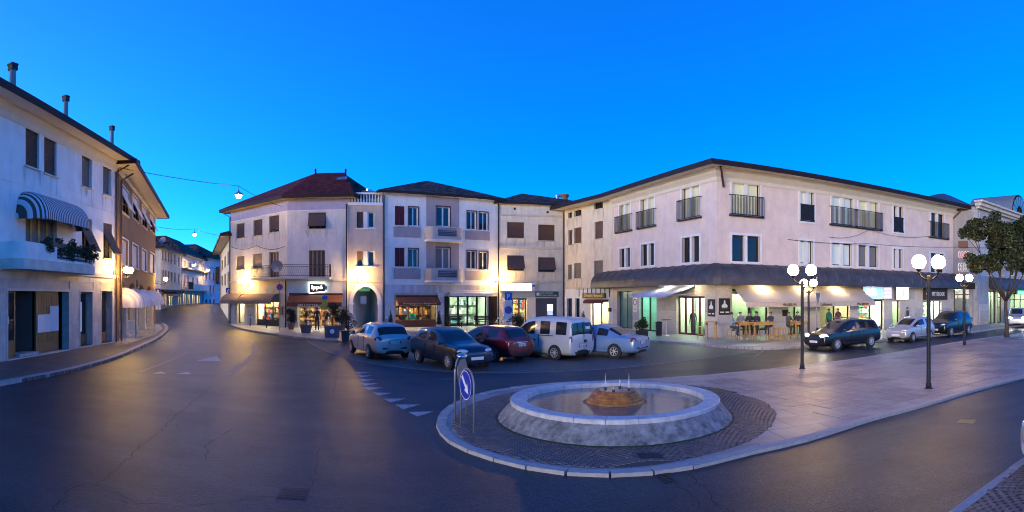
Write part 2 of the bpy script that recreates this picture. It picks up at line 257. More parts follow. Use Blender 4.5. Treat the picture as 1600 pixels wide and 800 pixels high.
def link(name, me, parent=None, fr=None, kind=None):
    o = bpy.data.objects.new(name, me); COL.objects.link(o)
    fr = fr if fr is not None else (FR[parent.name] if parent else Matrix())
    FR[o.name] = fr
    if parent: o.parent = parent; o.matrix_local = FR[parent.name].inverted() @ fr
    else: o.matrix_world = fr
    if kind: o['kind'] = kind
    return o
def thing(name, label, cat, fr=None, group=None):
    o = bpy.data.objects.new(name, None); COL.objects.link(o); o.empty_display_size = .3
    fr = fr if fr is not None else Matrix(); o.matrix_world = fr; FR[o.name] = fr
    return tag(o, label, cat, group)
def tag(o, label, cat, group=None):
    o['label'] = label; o['category'] = cat
    if group: o['group'] = group
    return o
def struct(o): o['kind'] = 'structure'; return o
def dup(root, fr, label, group=None):
    def cp(o, par, f):
        c = o.copy(); COL.objects.link(c); FR[c.name] = f
        if par: c.parent = par; c.matrix_local = FR[par.name].inverted() @ f
        else: c.matrix_world = f
        for ch in o.children: cp(ch, c, f @ (FR[o.name].inverted() @ FR[ch.name]))
        return c
    r = cp(root, None, fr); r['label'] = label
    if group: r['group'] = group
    return r
def textmesh(s, width, height, mat, depth=.012, bold=False):
    cu = bpy.data.curves.new('text', 'FONT'); cu.body = s; cu.extrude = depth; cu.align_x = 'CENTER'; cu.align_y = 'CENTER'; cu.resolution_u = 3
    if bold: cu.offset = .02
    o = bpy.data.objects.new('text', cu); COL.objects.link(o); bpy.context.view_layer.update()
    me = bpy.data.meshes.new_from_object(o.evaluated_get(bpy.context.evaluated_depsgraph_get()))
    bpy.data.objects.remove(o); bpy.data.curves.remove(cu)
    xs = [v.co.x for v in me.vertices]; ys = [v.co.y for v in me.vertices]
    cx, cyy = (max(xs) + min(xs)) / 2, (max(ys) + min(ys)) / 2; sx, sy = width / (max(xs) - min(xs)), height / (max(ys) - min(ys))
    for v in me.vertices: v.co = Vector(((v.co.x - cx) * sx, -v.co.z, (v.co.y - cyy) * sy))
    me.materials.clear(); me.materials.append(M[mat]); return me
def lettering(s, parent, fr, x, y, z, wd, ht, mat, name='lettering', depth=.012, bold=False):
    return link(name, textmesh(s, wd, ht, mat, depth, bold), parent, fr @ Matrix.Translation((x, y, z)))
# ------------------------------------------------------------------ facades
class Fac:
    def __init__(s, A, B):
        s.A = Vector(A[:2]); s.B = Vector(B[:2]); s.L = (s.B - s.A).length; s.d = (s.B - s.A) / s.L; s.n = Vector((s.d.y, -s.d.x))
        s.fr = fr2(s.A.x, s.A.y, atan2(s.d.y, s.d.x)); s.holes = []
    def u(s, px):
        a = az(px); e = Vector((sin(a), cos(a))); return (e.x * s.A.y - e.y * s.A.x) / (s.d.x * e.y - s.d.y * e.x)
    def r(s, px): return (s.A + s.d * s.u(px)).length
    def z(s, px, py): return zz(py, s.r(px))
    def rect(s, x0, x1, y0, y1):
        c = (x0 + x1) / 2; return [s.u(x0), s.u(x1), s.z(c, y1), s.z(c, y0)]
    def at(s, u, out=0): return s.A + s.d * u + s.n * out
    def wall(s, th, bands, t=.32, x0=0, x1=None, name='wall'):
        x1 = s.L if x1 is None else x1; mb = MB(); names = []
        us = sorted({x0, x1, *[min(max(h[k], x0), x1) for h in s.holes for k in (0, 1)]})
        zs = sorted({b[0] for b in bands} | {b[1] for b in bands} | {h[k] for h in s.holes for k in (2, 3)})
        lo, hi = bands[0][0], bands[-1][1]; zs = [z for z in zs if lo <= z <= hi]
        def mi(z):
            for b in bands:
                if b[0] <= z <= b[1]:
                    if b[2] not in names: names.append(b[2])
                    return names.index(b[2])
            return 0
        for a, b in zip(us, us[1:]):
            if b - a < 1e-5: continue
            for c, d in zip(zs, zs[1:]):
                if d - c < 1e-5: continue
                um, zm = (a + b) / 2, (c + d) / 2
                if any(h[0] < um < h[1] and h[2] < zm < h[3] for h in s.holes): continue
                mb.poly([(a, 0, c), (b, 0, c), (b, 0, d), (a, 0, d)], mi(zm))
        for a, b, c, d in s.holes:
            k = mi((c + d) / 2)
            mb.poly([(a, 0, c), (a, 0, d), (a, t, d), (a, t, c)], k); mb.poly([(b, 0, d), (b, 0, c), (b, t, c), (b, t, d)], k)
            mb.poly([(a, 0, d), (b, 0, d), (b, t, d), (a, t, d)], k); mb.poly([(a, 0, c), (a, t, c), (b, t, c), (b, 0, c)], k)
        return mb.build(name, names, th, s.fr)
def slats(mb, u0, u1, p0, p1, n, th=.02, m=0):
    y0, z0 = p0; y1, z1 = p1; l = hypot(y1 - y0, z1 - z0); ny, nz = (z0 - z1) / l, -(y0 - y1) / l
    rows = []
    for i in range(n):
        for f, o in ((.02, .0), (.5, th), (.9, th * .2)):
            t = (i + f) / n; rows.append([(u0, y0 + (y1 - y0) * t + ny * o, z0 + (z1 - z0) * t + nz * o), (u1, y0 + (y1 - y0) * t + ny * o, z0 + (z1 - z0) * t + nz * o)])
    mb.loft(rows, m)
def framebars(mb, u0, u1, z0, z1, y0, y1, b=.06, mull=1, trans=()):
    mb.box(u0, u1, y0, y1, z0, z0 + b); mb.box(u0, u1, y0, y1, z1 - b, z1)
    mb.box(u0, u0 + b, y0, y1, z0 + b, z1 - b); mb.box(u1 - b, u1, y0, y1, z0 + b, z1 - b)
    for k in range(1, mull + 1):
        c = u0 + (u1 - u0) * k / (mull + 1); mb.box(c - b * .7, c + b * .7, y0 - .004, y1, z0 + b, z1 - b)
    for t in trans:
        c = z0 + (z1 - z0) * t; mb.box(u0 + b, u1 - b, y0 + .004, y1, c - b * .5, c + b * .5)
def surround(f, o, u0, u1, z0, z1, wd=.13, mat='trim', out=.045, name='surround'):
    mb = MB(); mb.box(u0 - wd, u0, -out, .05, z0 - wd, z1 + wd); mb.box(u1, u1 + wd, -out, .05, z0 - wd, z1 + wd)
    mb.box(u0, u1, -out, .05, z1, z1 + wd); mb.box(u0, u1, -out - .02, .05, z0 - wd, z0)
    return mb.build(name, mat, o, f.fr)
def railing(f, o, u0, u1, z0, z1, out=.28, step=.11, mat='darkmetal', panel=False, name='railing'):
    mb = MB(); r = .018
    for z in (z0 + .05, z1): mb.box(u0, u1, -out - .02, -out + .02, z - .02, z + .02); mb.box(u0 - .02, u0 + .02, -out, .0, z - .02, z + .02); mb.box(u1 - .02, u1 + .02, -out, .0, z - .02, z + .02)
    n = max(2, int((u1 - u0) / step))
    if panel:
        mb.box(u0 + .02, u1 - .02, -out - .008, -out + .008, z0 + .07, z1 - .02)
        mb.tube([(u0, -out - .02, z0 + .05), (u1, -out - .02, z1)], .02, 4); mb.tube([(u1, -out - .02, z0 + .05), (u0, -out - .02, z1)], .02, 4)
    else:
        for k in range(n + 1): c = u0 + (u1 - u0) * k / n; mb.box(c - r * .8, c + r * .8, -out - r * .8, -out + r * .8, z0 + .05, z1)
    mb.box(u0 - .03, u1 + .03, -out - .03, 0, z0 - .06, z0)
    return mb.build(name, mat, o, f.fr)
def window(f, th, rect, kind='dark', fm='frame_dark', sill='cornice', trim=None, mull=1, dep=.16, pane='pane', sh='roller', close=1.0, rail=None, hole=True, trans=(), tw=.13, bar=.06, name='window'):
    u0, u1, z0, z1 = f.rect(*rect); 
    if hole: f.holes.append((u0, u1, z0, z1))
    mb = MB(); framebars(mb, u0, u1, z0, z1, dep, dep + .06, bar, mull, trans); o = mb.build(name, fm, th, f.fr)
    if kind in ('dark', 'lit') or close < 1 or kind == 'tilt':
        for k in range(mull + 1):
            a = u0 + (u1 - u0) * k / (mull + 1); b = u0 + (u1 - u0) * (k + 1) / (mull + 1)
            MB().box(a + .03, b - .03, dep + .025, dep + .04, z0 + .03, z1 - .03).build('pane', pane, o, f.fr)
    if kind == 'roller':
        mb = MB(); zb = z1 - (z1 - z0) * close; slats(mb, u0 + .03, u1 - .03, (dep - .03, zb), (dep - .03, z1 - .01), max(6, int((z1 - zb) / .075))); mb.build('roller_shutter', sh, o, f.fr)
    if kind == 'tilt':
        mb = MB(); zm = z1 - (z1 - z0) * (1 - close); h = zm - z0
        slats(mb, u0 + .03, u1 - .03, (.03, zm), (.03, z1 - .01), max(3, int((z1 - zm) / .075)))
        slats(mb, u0 + .02, u1 - .02, (-h * .42, z0 + h * .14), (0.02, zm), max(8, int(h / .08)))
        a = [(u0 + .02, -h * .42 + .03, z0 + h * .14), (u1 - .02, -h * .42 + .03, z0 + h * .14), (u1 - .02, .05, zm), (u0 + .02, .05, zm)]
        mb.poly(a); mb.tube([(u0, 0.02, z0 + h * .4), (u0, -h * .40, z0 + h * .17)], .012, 4); mb.tube([(u1, 0.02, z0 + h * .4), (u1, -h * .40, z0 + h * .17)], .012, 4)
        mb.build('tilted_blind', sh, o, f.fr)
    if kind == 'louvre':
        for a, b in ((u0 + .01, (u0 + u1) / 2 - .01), ((u0 + u1) / 2 + .01, u1 - .01)):
            mb = MB(); framebars(mb, a, b, z0 + .01, z1 - .01, .02, .06, .05, 0, (.5,)); slats(mb, a + .05, b - .05, (.055, z0 + .06), (.055, z1 - .06), max(8, int((z1 - z0) / .09)), .025); mb.build('shutter', sh, o, f.fr)
    if sill: MB().box(u0 - .09, u1 + .09, -.09, .10, z0 - .07, z0 + .003).build('sill', sill, o, f.fr)
    if sill and (u1 - u0) > .5:
        rs = random.Random(int(u0 * 991)); zt_ = z0 - .07
        for c in (u0 - .06, u1 + .04, u0 + (u1 - u0) * rs.uniform(.3, .7)):
            wd, ln = rs.uniform(.08, .22), rs.uniform(.4, 1.1); MB().poly([(c - wd, -.0035, zt_), (c - wd * .5, -.0035, zt_ - ln * .8), (c, -.0035, zt_ - ln), (c + wd * .6, -.0035, zt_ - ln * .6), (c + wd, -.0035, zt_)]).build('rain_stain', 'stain', o, f.fr)
    if trim: surround(f, o, u0, u1, z0, z1, tw, trim)
    if rail: railing(f, o, *rail)
    return o
PAL = dict(toys=[(.45, .05, .05), (.5, .35, .05), (.1, .25, .5), (.55, .5, .4), (.5, .2, .3)], bags=[(.16, .06, .02), (.3, .12, .04), (.4, .25, .1), (.06, .03, .02), (.35, .2, .08)], cold=[(.5, .55, .5), (.1, .3, .35), (.6, .6, .55), (.2, .4, .2)], food=[(.5, .3, .08), (.55, .45, .25), (.3, .1, .05), (.6, .55, .4)], neon=[(.6, .08, .03), (.05, .3, .55), (.6, .55, .1), (.1, .45, .15), (.6, .6, .6)])
def goods_mats(pal):
    r = []
    for i, c in enumerate(PAL[pal]):
        pm('goods_%s_%d' % (pal, i), c, .55, var=.2, scale=8); M['goods_%s_%d' % (pal, i)] = MATS['goods_%s_%d' % (pal, i)]; r.append('goods_%s_%d' % (pal, i))
    return r
def shop(f, th, rect, room='room', ceil='ceil', dep=2.4, fm='frame_dark', mull=2, pal='toys', shelf=4, dens=.8, z0=None, kick=0, kickmat='wood', glassy='glass', gdep=.2, trans=(), bar=.07, lightn=2, name='shop_window'):
    u0, u1, za, z1 = f.rect(*rect); z0 = za if z0 is None else z0
    f.holes.append((u0, u1, z0, z1)); rnd = random.Random(int(u0 * 1000))
    R = MB(); e = .35; a, b, c, d, g = u0 - e, u1 + e, z0 - .02, z1 + .15, .33
    R.poly([(a, dep, c), (b, dep, c), (b, dep, d), (a, dep, d)]); R.poly([(a, g, c), (a, dep, c), (a, dep, d), (a, g, d)]); R.poly([(b, dep, c), (b, g, c), (b, g, d), (b, dep, d)])
    R.poly([(a, g, d), (a, dep, d), (b, dep, d), (b, g, d)]); R.poly([(a, g, c), (b, g, c), (b, dep, c), (a, dep, c)], 1)
    for q in ((a, u0), (u1, b)): R.poly([(q[0], g, c), (q[1], g, c), (q[1], g, d), (q[0], g, d)])
    R.poly([(u0, g, z1), (u1, g, z1), (u1, g, d), (u0, g, d)])
    room_o = R.build('shop_interior', [room, 'floor_in'], th, f.fr)
    for k in range(lightn):
        uc = a + (b - a) * (k + .5) / lightn; hw = (b - a) / lightn * .3
        MB().box(uc - hw, uc + hw, .7, min(1.2, dep - .5), d - .05, d - .02).build('ceiling_light', ceil, room_o, f.fr)
    if shelf:
        G = MB(); gm = goods_mats(pal)
        for k in range(shelf):
            zs = z0 + .12 + (z1 - z0) * .93 * k / shelf; MB().box(a + .05, b - .05, dep - .4, dep - .02, zs, zs + .03).build('shelf', 'darkwood', room_o, f.fr); x = a + .1; hmax = (z1 - z0) * .85 / shelf
            while x < b - .3:
                wd = rnd.uniform(.08, .34)
                if rnd.random() < dens: G.box(x, x + wd * .9, dep - .38, dep - .08, zs + .03, zs + .03 + hmax * rnd.uniform(.35, .95), rnd.randrange(len(gm)))
                x += wd
        for k in range(int((u1 - u0) / .9 * dens)):      # display stands near the glass
            x = rnd.uniform(u0 + .15, u1 - .35); wd = rnd.uniform(.2, .5); G.box(x, x + wd, .55 + rnd.random() * .4, 1.1 + rnd.random() * .3, z0, z0 + rnd.uniform(.25, .9) * (z1 - z0) * .55, rnd.randrange(len(gm)))
        G.build('goods', gm, room_o, f.fr, kind='stuff')
    zk = z0 + kick
    mb = MB(); framebars(mb, u0, u1, zk, z1, gdep, gdep + .07, bar, mull, trans); o = mb.build(name, fm, th, f.fr)
    for k in range(mull + 1):
        p, q = u0 + (u1 - u0) * k / (mull + 1), u0 + (u1 - u0) * (k + 1) / (mull + 1)
        MB().box(p + .03, q - .03, gdep + .03, gdep + .038, zk + .03, z1 - .03).build('pane', glassy, o, f.fr)
    if kick: MB().box(u0, u1, gdep - .02, gdep + .09, z0, zk - .002).build('kick_panel', kickmat, o, f.fr)
    return o
def awning(f, th, u0, u1, zt, out, zf, val=.25, mat='awn_brown', sides=True, scal=0, name='awning', y0=-.02, skew=0):
    mb = MB(); t = .025; a0, a1 = u0 + skew, u1 + skew
    nseg = 6; rows = []
    for i in range(nseg + 1):
        k = i / nseg; sag = -.03 * sin(pi * k); rows.append([(u0 + skew * k, y0 - out * k, zt + (zf - zt) * k + sag), (u1 + skew * k, y0 - out * k, zt + (zf - zt) * k + sag)])
    mb.loft(rows); mb.loft([[(x, y, z - t) for x, y, z in reversed(r)] for r in rows])
    mb.tube([(u0, y0 - .04, zt + .02), (u1, y0 - .04, zt + .02)], .07, 8); mb.tube([(a0, y0 - out, zf), (a1, y0 - out, zf)], .03, 6)
    if sides:
        for s_ in (0, 1):
            x = (u0, u1)[s_]; xe = (a0, a1)[s_]; mb.tube([(x, y0, zt - .5), (xe, y0 - out, zf)], .018, 5)
    o = mb.build(name, mat, th, f.fr)
    if val:
        v = MB(); n = max(4, int((u1 - u0) / (.22 if scal else .6))); top = []; bot = []
        for i in range(n * 4 + 1):
            x = a0 + (a1 - a0) * i / (n * 4); wob = .012 * sin(i * 1.9); top.append((x, y0 - out - .008, zf)); bot.append((x, y0 - out - .008 + wob, zf - val + (abs(sin(pi * i / 4)) * -.035 + .03 if scal else .006 * sin(i * 2.3))))
        v.loft([bot, top]); v.loft([[(x, y + .012, z) for x, y, z in reversed(bot)], [(x, y + .012, z) for x, y, z in reversed(top)]]); v.build('valance', mat, o, f.fr)
    return o
def barrel(f, th, u0, u1, zt, zb, out, mat, rnd=.0, n=8, name='awning', scal=.05):
    mb = MB(); h = zt - zb; rows = []; N = 40
    for i in range(n + 1):
        a = pi / 2 * i / n; row = []
        for k in range(N + 1):
            x = u0 + (u1 - u0) * k / N; e = min(x - u0, u1 - x); q = 1.0 if rnd <= 0 else sqrt(max(0, 1 - max(0, 1 - e / rnd) ** 2)); q = max(q, .02)
            row.append((x, -.02 - out * sin(a) * (q if rnd > 0 else 1), zb + h * cos(a) * (q if rnd > 0 else 1)))
        rows.append(row)
    last = [(x, y - .006, z - scal - .06 - scal * abs(sin(k * 1.4))) for k, (x, y, z) in enumerate(rows[-1])]; rows.append(last)
    mb.loft(rows)
    if rnd <= 0:
        for x in (u0, u1): mb.poly([(x, -.02, zb)] + [(x, -.02 - out * sin(pi / 2 * i / n), zb + h * cos(pi / 2 * i / n)) for i in range(n + 1)])
    o = mb.build(name, mat, th, f.fr, smooth=False); sm = o.modifiers.new('thickness', 'SOLIDIFY'); sm.thickness = .015
    return o
def offset(poly, d):
    n = len(poly); out = []; ar = sum(poly[i][0] * poly[(i + 1) % n][1] - poly[(i + 1) % n][0] * poly[i][1] for i in range(n)); sg = 1 if ar > 0 else -1
    for i in range(n):
        p0, p1, p2 = Vector(poly[i - 1][:2]), Vector(poly[i][:2]), Vector(poly[(i + 1) % n][:2])
        d1, d2 = (p1 - p0).normalized(), (p2 - p1).normalized(); n1, n2 = Vector((d1.y, -d1.x)) * sg, Vector((d2.y, -d2.x)) * sg
        b = (n1 + n2); b = b / max(.25, b.length_squared) * 2; out.append(p1 + b * d)
    return out
def roof(th, fp, z, over=.7, inset=4.0, rise=2.4, tile='tile_dark', fas='fascia', sof='soffit', fh=.22, top=None):
    e = offset(fp, over); t = top if top else offset(fp, -inset); W = Matrix(); n = len(e); g = offset(fp, over + .1)
    mb = MB(); cor = [[(*((1 - k) * g[i] + k * Vector(t[i][:2])), z + fh + rise * k) for i in range(n)] for k in (0, .35, .7, 1)]
    mb.loft(cor, 0, True); mb.poly(cor[-1]); r = mb.build('roof', tile, th, W)
    mb = MB(); mb.loft([[(*q[:2], z) for q in fp], [(*q, z - .02) for q in e]], 0, True); mb.build('soffit', sof, r, W)
    mb = MB(); mb.loft([[(*q, z - .04) for q in e], [(*q, z - .05) for q in g], [(*q, z + fh) for q in g], [(*q, z + fh) for q in e]], 0, True); mb.build('gutter', fas, r, W)
    return r
def shell(th, fp, skip, z0, z1, mat):
    mb = MB(); n = len(fp)
    for i in range(n):
        if i in skip: continue
        a, b = fp[i], fp[(i + 1) % n]; mb.poly([(a[0], a[1], z0), (b[0], b[1], z0), (b[0], b[1], z1), (a[0], a[1], z1)])
    return mb.build('rear_wall', mat, th, Matrix())
def band(f, th, u0, u1, z0, z1, out=.06, mat='cornice', name='cornice'): return MB().box(u0, u1, -out, .02, z0, z1).build(name, mat, th, f.fr)
def downpipe(f, th, u, z0, z1, out=.12, mat='pipe', elbow=0):
    pts = [(u, -out, z0), (u, -out, z1)]
    if elbow: pts += [(u + elbow * .35, -.75, z1 + .45)]
    return MB().tube(pts, .055, 8).build('downpipe', mat, th, f.fr)
def globe(o, fr, c, r=.2, name='globe', mat='lampwarm'): return MB().ball(c, r, 16, 10).build(name, mat, o, fr, smooth=True)
def wall_lamp(f, u, z, label, single=False, out=.75, sp=.55):
    fr = f.fr @ Matrix.Translation((u, 0, z)); t = thing('wall_lamp', label, 'lamp', fr, 'globe wall lamps')
    mb = MB(); mb.box(-.06, .06, -.03, .0, -.35, .1); mb.tube([(0, -.02, -.25), (0, -out * .5, -.38), (0, -out, -.28)], .025)
    xs = (0,) if single else (-sp / 2, sp / 2)
    for x in xs: mb.tube([(0, -out, -.28), (x * .6, -out, -.34), (x, -out, -.22), (x, -out, -.1)], .022); mb.lathe([(.04, -.14), (.08, -.10), (.085, -.05), (.05, -.03)], 10, (x, -out, -.02))
    mb.tube([(0, -.02, -.05), (0, -out * .55, -.2), (0, -out, -.28)], .015); mb.build('bracket', 'darkmetal', t)
    for x in xs: globe(t, fr, (x, -out, .10), .175)
    return t
# ------------------------------------------------------------------ ground, roads, pavements
def sstep(a, b, x): t = max(0, min(1, (x - a) / (b - a))); return t * t * (3 - 2 * t)
def gz(x, y):
    r = hypot(x, y); a = atan2(x, y); return 1.5 * sstep(46, 84, r) * (1 - sstep(-.52, -.44, a)) * (1 if y > 0 else 0) if r > 46 else 0.0
def ground():
    xs = [-900, -400, -200, -130] + [-110 + 2.0 * i for i in range(56)] + [5, 15, 30, 60, 120, 300, 900]; ys = [-600, -200, -60, -20, 0, 15, 30] + [34 + 2.0 * i for i in range(54)] + [160, 220, 400, 900]
    mb = MB(); ids = [[mb.p((x, y, gz(x, y))) for x in xs] for y in ys]
    for j in range(len(ys) - 1):
        for i in range(len(xs) - 1): mb.idx((ids[j][i], ids[j][i + 1], ids[j + 1][i + 1], ids[j + 1][i]))
    return struct(mb.build('road', 'asphalt', smooth=True))
ROAD = ground()
def P(l, z): return [gp(x, y, z) for x, y in l]
def slab(name, pts, z0, z1, mat): return struct(MB().prism([(p.x, p.y) for p in pts], z0, z1).build(name, mat))
unit = MB().box(-.5, .5, -.5, .5, -.5, .5)
BOXM = {}
def unitbox(mat):
    if mat not in BOXM:
        b = bmesh.new(); bmesh.ops.create_cube(b, size=1); me = bpy.data.meshes.new('piece')
        bmesh.ops.bevel(b, geom=[e for e in b.edges if abs(e.verts[0].co.z - e.verts[1].co.z) < .1 and e.verts[0].co.z > 0], offset=.03, segments=1, affect='EDGES')
        b.to_mesh(me); b.free(); me.materials.append(M[mat]); BOXM[mat] = me
    return BOXM[mat]
def piece(name, mat, parent, c, ang, size): return link(name, unitbox(mat), parent, Matrix.Translation(c) @ Matrix.Rotation(ang, 4, 'Z') @ Matrix.Diagonal((*size, 1)))
def resample(pts, step):
    pts = [Vector((p[0], p[1])) for p in pts]; out = [pts[0]]; acc = 0
    tot = sum((b - a).length for a, b in zip(pts, pts[1:])); n = max(1, round(tot / step)); st = tot / n; want = st
    for a, b in zip(pts, pts[1:]):
        l = (b - a).length
        while acc + l >= want - 1e-6 and len(out) <= n: out.append(a + (b - a) * ((want - acc) / l)); want += st
        acc += l
    return out
def smoothpath(pts, k=2):
    pts = [Vector((p[0], p[1])) for p in pts]
    for _ in range(k):
        q = [pts[0]]
        for a, b in zip(pts, pts[1:]): q += [a * .75 + b * .25, a * .25 + b * .75]
        pts = q + [pts[-1]]
    return pts
def kerbs(parent, pts, step=1.0, wd=.24, z0=-.05, z1=.125, side=1, mat='kerb'):
    q = resample(pts, step); rnd = random.Random(len(q))
    for a, b in zip(q, q[1:]):
        d = b - a; l = d.length; d = d / l; n = Vector((-d.y, d.x)) * side; c = (a + b) / 2 + n * wd / 2; dz = rnd.uniform(-.006, .006)
        piece('kerb_stone', mat, parent, (c.x, c.y, (z0 + z1) / 2 + dz), atan2(d.y, d.x) + rnd.uniform(-.006, .006), (l + .004 if step < .7 else l - .008, wd, z1 - z0))
# left pavement in front of the white corner house and the portico
LK = [pt(-120, 12.2)] + P([(-50, 607), (0, 597), (60, 587), (110, 577), (150, 567), (180, 558), (205, 548), (226, 538), (246, 529), (260, 519), (264, 513), (261, 507), (251, 503), (235, 501)], .12)
LKs = smoothpath(LK, 2)
PAVL = slab('pavement_left', LKs + [pt(205, 62), pt(150, 62), pt(60, 60), pt(-120, 30)], -.1, .115, 'settfar')
kerbs(PAVL, LKs, 1.0, .26, -.06, .13, 1)
tf = P([(180, 541), (214, 533), (240, 524), (254, 514), (250, 507), (236, 505)], .12)
struct(MB().prism([(p.x, p.y) for p in tf] + [tuple(pt(205, 60)[:2]), tuple(pt(165, 48)[:2])], .10, .121).build('portico_floor', 'tilefloor'))
# paving in front of the shops round the square
SP = P([(349, 500.5), (356, 505), (372, 512), (395, 517), (430, 522), (470, 527), (510, 531), (545, 533)], .12) + [pt(575, 34.5), pt(660, 36), pt(760, 38), pt(860, 39), pt(940, 37.0), pt(985, 34.5), pt(1015, 31.8)] + P([(1060, 534), (1110, 539), (1160, 542.5), (1215, 543), (1262, 540), (1320, 536), (1375, 531), (1430, 526), (1519, 518), (1570, 510.5), (1640, 503)], .12)
SPs = smoothpath(SP, 1)
mb = MB(); far_ = [p * (74 / p.length) if p.length < 70 else p * 1.05 for p in SPs]; mb.loft([[(*p, -.1) for p in SPs], [(*p, .118) for p in SPs], [(*p, .118) for p in far_]]); PAVS = struct(mb.build('pavement_shops', 'paving'))
kerbs(PAVS, SPs, 1.5, .22, -.06, .128, 1)
# cobbled parking bay with a pale flush border
CB = P([(478, 533), (500, 546), (530, 557), (575, 568), (640, 577), (740, 583), (840, 582.5), (925, 579), (1000, 573), (1082, 563), (1140, 556), (1184, 551)], 0)
CBs = smoothpath(CB, 2)
struct(MB().prism([(p.x, p.y) for p in CBs] + [tuple(pt(1190, 33)[:2]), tuple(pt(1000, 36)[:2]), tuple(pt(860, 40)[:2]), tuple(pt(560, 36)[:2])], -.05, .006).build('parking_bay', 'cobble'))
mb = MB(); q = resample(CBs, .5); 
for a, b in zip(q, q[1:]):
    d = (b - a).normalized(); n = Vector((-d.y, d.x)); mb.poly([(*a, .0105), (*b, .0105), (*(b + n * .13), .0105), (*(a + n * .13), .0105)])
struct(mb.build('parking_border', 'oldpaint'))
# fountain island with the long paved tongue
NEAR = P([(1700, 566), (1640, 577), (1600, 587), (1500, 613), (1427, 635), (1356, 652), (1300, 670), (1240, 688), (1170, 702), (1110, 717), (1075, 725), (1047, 730), (988, 736), (932, 736.5), (897, 735), (841, 728), (792, 717), (750, 705), (715, 689), (700, 674), (696, 663), (699, 652), (706, 641), (720, 632), (745, 621), (775, 612.5), (809, 607), (860, 601)], .03)
FAR = P([(920, 598), (1000, 595), (1085, 590), (1170, 582), (1255, 573), (1340, 562), (1420, 548.5), (1510, 533), (1570, 525), (1640, 516.5), (1700, 510)], .03)
OUT = smoothpath(NEAR + FAR, 2)
ISL = slab('traffic_island', OUT, -.1, .052, 'slabfar')
kerbs(ISL, OUT[::-1], .62, .20, -.06, .062, -1)
FC = pt(961, 12.0); FX, FY = FC.x, FC.y
SETT = P([(708, 667), (714, 676), (728, 689), (765, 704), (803, 713.5), (850, 722.5), (900, 729), (940, 730.5), (988, 729.5), (1040, 723.5), (1075, 716), (1120, 706), (1160, 693), (1187, 680), (1205, 664), (1214, 649), (1203, 634), (1184, 623), (1150, 615), (1120, 606), (1060, 600), (960, 600), (860, 606), (812, 611), (778, 617), (752, 625), (728, 635), (714, 646), (707, 657)], .06)
SETTs = smoothpath(SETT + [SETT[0]], 1)[:-1]
struct(MB().prism([(p.x, p.y) for p in SETTs], .03, .0565).build('sett_bed', 'sandjoint'))
def inside(p, poly):
    c = False; n = len(poly)
    for i in range(n):
        a, b = poly[i], poly[i - 1]
        if (a[1] > p[1]) != (b[1] > p[1]) and p[0] < (b[0] - a[0]) * (p[1] - a[1]) / (b[1] - a[1]) + a[0]: c = not c
    return c
def setts(name, poly, zt, s=.105, hole=None, arcs=1.4, parent=None):
    xs = [p[0] for p in poly]; ys = [p[1] for p in poly]; mb = MB(); rnd = random.Random(3); row = 0; y = min(ys)
    while y < max(ys):
        x = min(xs) + (row % 2) * s * .5
        while x < max(xs):
            yy = y + .26 * abs(sin(x / arcs * pi)) ; h = s * .475
            if inside((x, yy), poly) and not (hole and hypot(x - hole[0], yy - hole[1]) < hole[2]):
                X = Matrix.Translation((x, yy, zt + rnd.uniform(-.002, .002))) @ Matrix.Rotation(rnd.uniform(-.08, .08) + .18 * cos(x / arcs * pi), 4, 'Z') @ Matrix.Rotation(rnd.uniform(-.025, .025), 4, 'X')
                a = [X @ Vector(q) for q in ((-h, -h, -.03), (h, -h, -.03), (h, h, -.03), (-h, h, -.03))]; b = [X @ Vector(q) for q in ((-h * .86, -h * .86, .006), (h * .86, -h * .86, .006), (h * .86, h * .86, .006), (-h * .86, h * .86, .006))]
                m = 0 if rnd.random() < .7 else 1; i = [mb.p(q) for q in a + b]
                for f in ((4, 5, 6, 7), (0, 1, 5, 4), (1, 2, 6, 5), (2, 3, 7, 6), (3, 0, 4, 7)): mb.idx([i[k] for k in f], m)
            x += s
        y += s; row += 1
    return mb.build(name, ['porphyry', 'porphyry2'], parent, Matrix(), kind='stuff')
setts('setts', [(p.x, p.y) for p in SETTs], .060, .092, (FX, FY, 2.45), parent=ISL)
# separately laid slabs on the near part of the tongue
axis = gp(1600, 555, .06) - gp(1240, 630, .06); aa = atan2(axis.y, axis.x); ca, sa = cos(aa), sin(aa); og = gp(1240, 650, .06)
inn = offset([(p.x, p.y) for p in OUT], -.26); sp_ = [(p.x, p.y) for p in SETTs]; cells = []
inp = [(p.x, p.y) for p in inn]
for i in range(-14, 40):
    for j in range(-14, 16):
        sx, sy = 1.15, .78; lx, ly = (i + (j % 2) * .5) * sx, j * sy; cs = []
        for ex, ey in ((0, 0), (1, 0), (1, 1), (0, 1)): x, y = lx + ex * sx, ly + ey * sy; cs.append((og.x + x * ca - y * sa, og.y + x * sa + y * ca))
        if all(inside(c, inp) and not inside(c, sp_) for c in cs):
            c = (sum(q[0] for q in cs) / 4, sum(q[1] for q in cs) / 4)
            if hypot(c[0] - FX, c[1] - FY) > 3.2: cells.append((hypot(*c), c))
cells.sort(); rnd = random.Random(5)
for d, c in cells[:290]: piece('paving_slab', rnd.choice(['slab', 'slab', 'slab2', 'slab3']), ISL, (c[0], c[1], .046 + rnd.uniform(-.0015, .0015)), aa + rnd.uniform(-.003, .003), (1.137, .767, .026))
struct(MB().prism([(p.x, p.y) for p in P([(1094, 609), (1120, 606.5), (1152, 613), (1128, 616)], .06)], .04, .066).build('drain_cover', 'iron'))
struct(MB().prism([(p.x, p.y) for p in P([(995, 709), (1028, 708), (1038, 716), (1001, 717.5)], .06)], .04, .07).build('service_cover', 'darkmetal'))
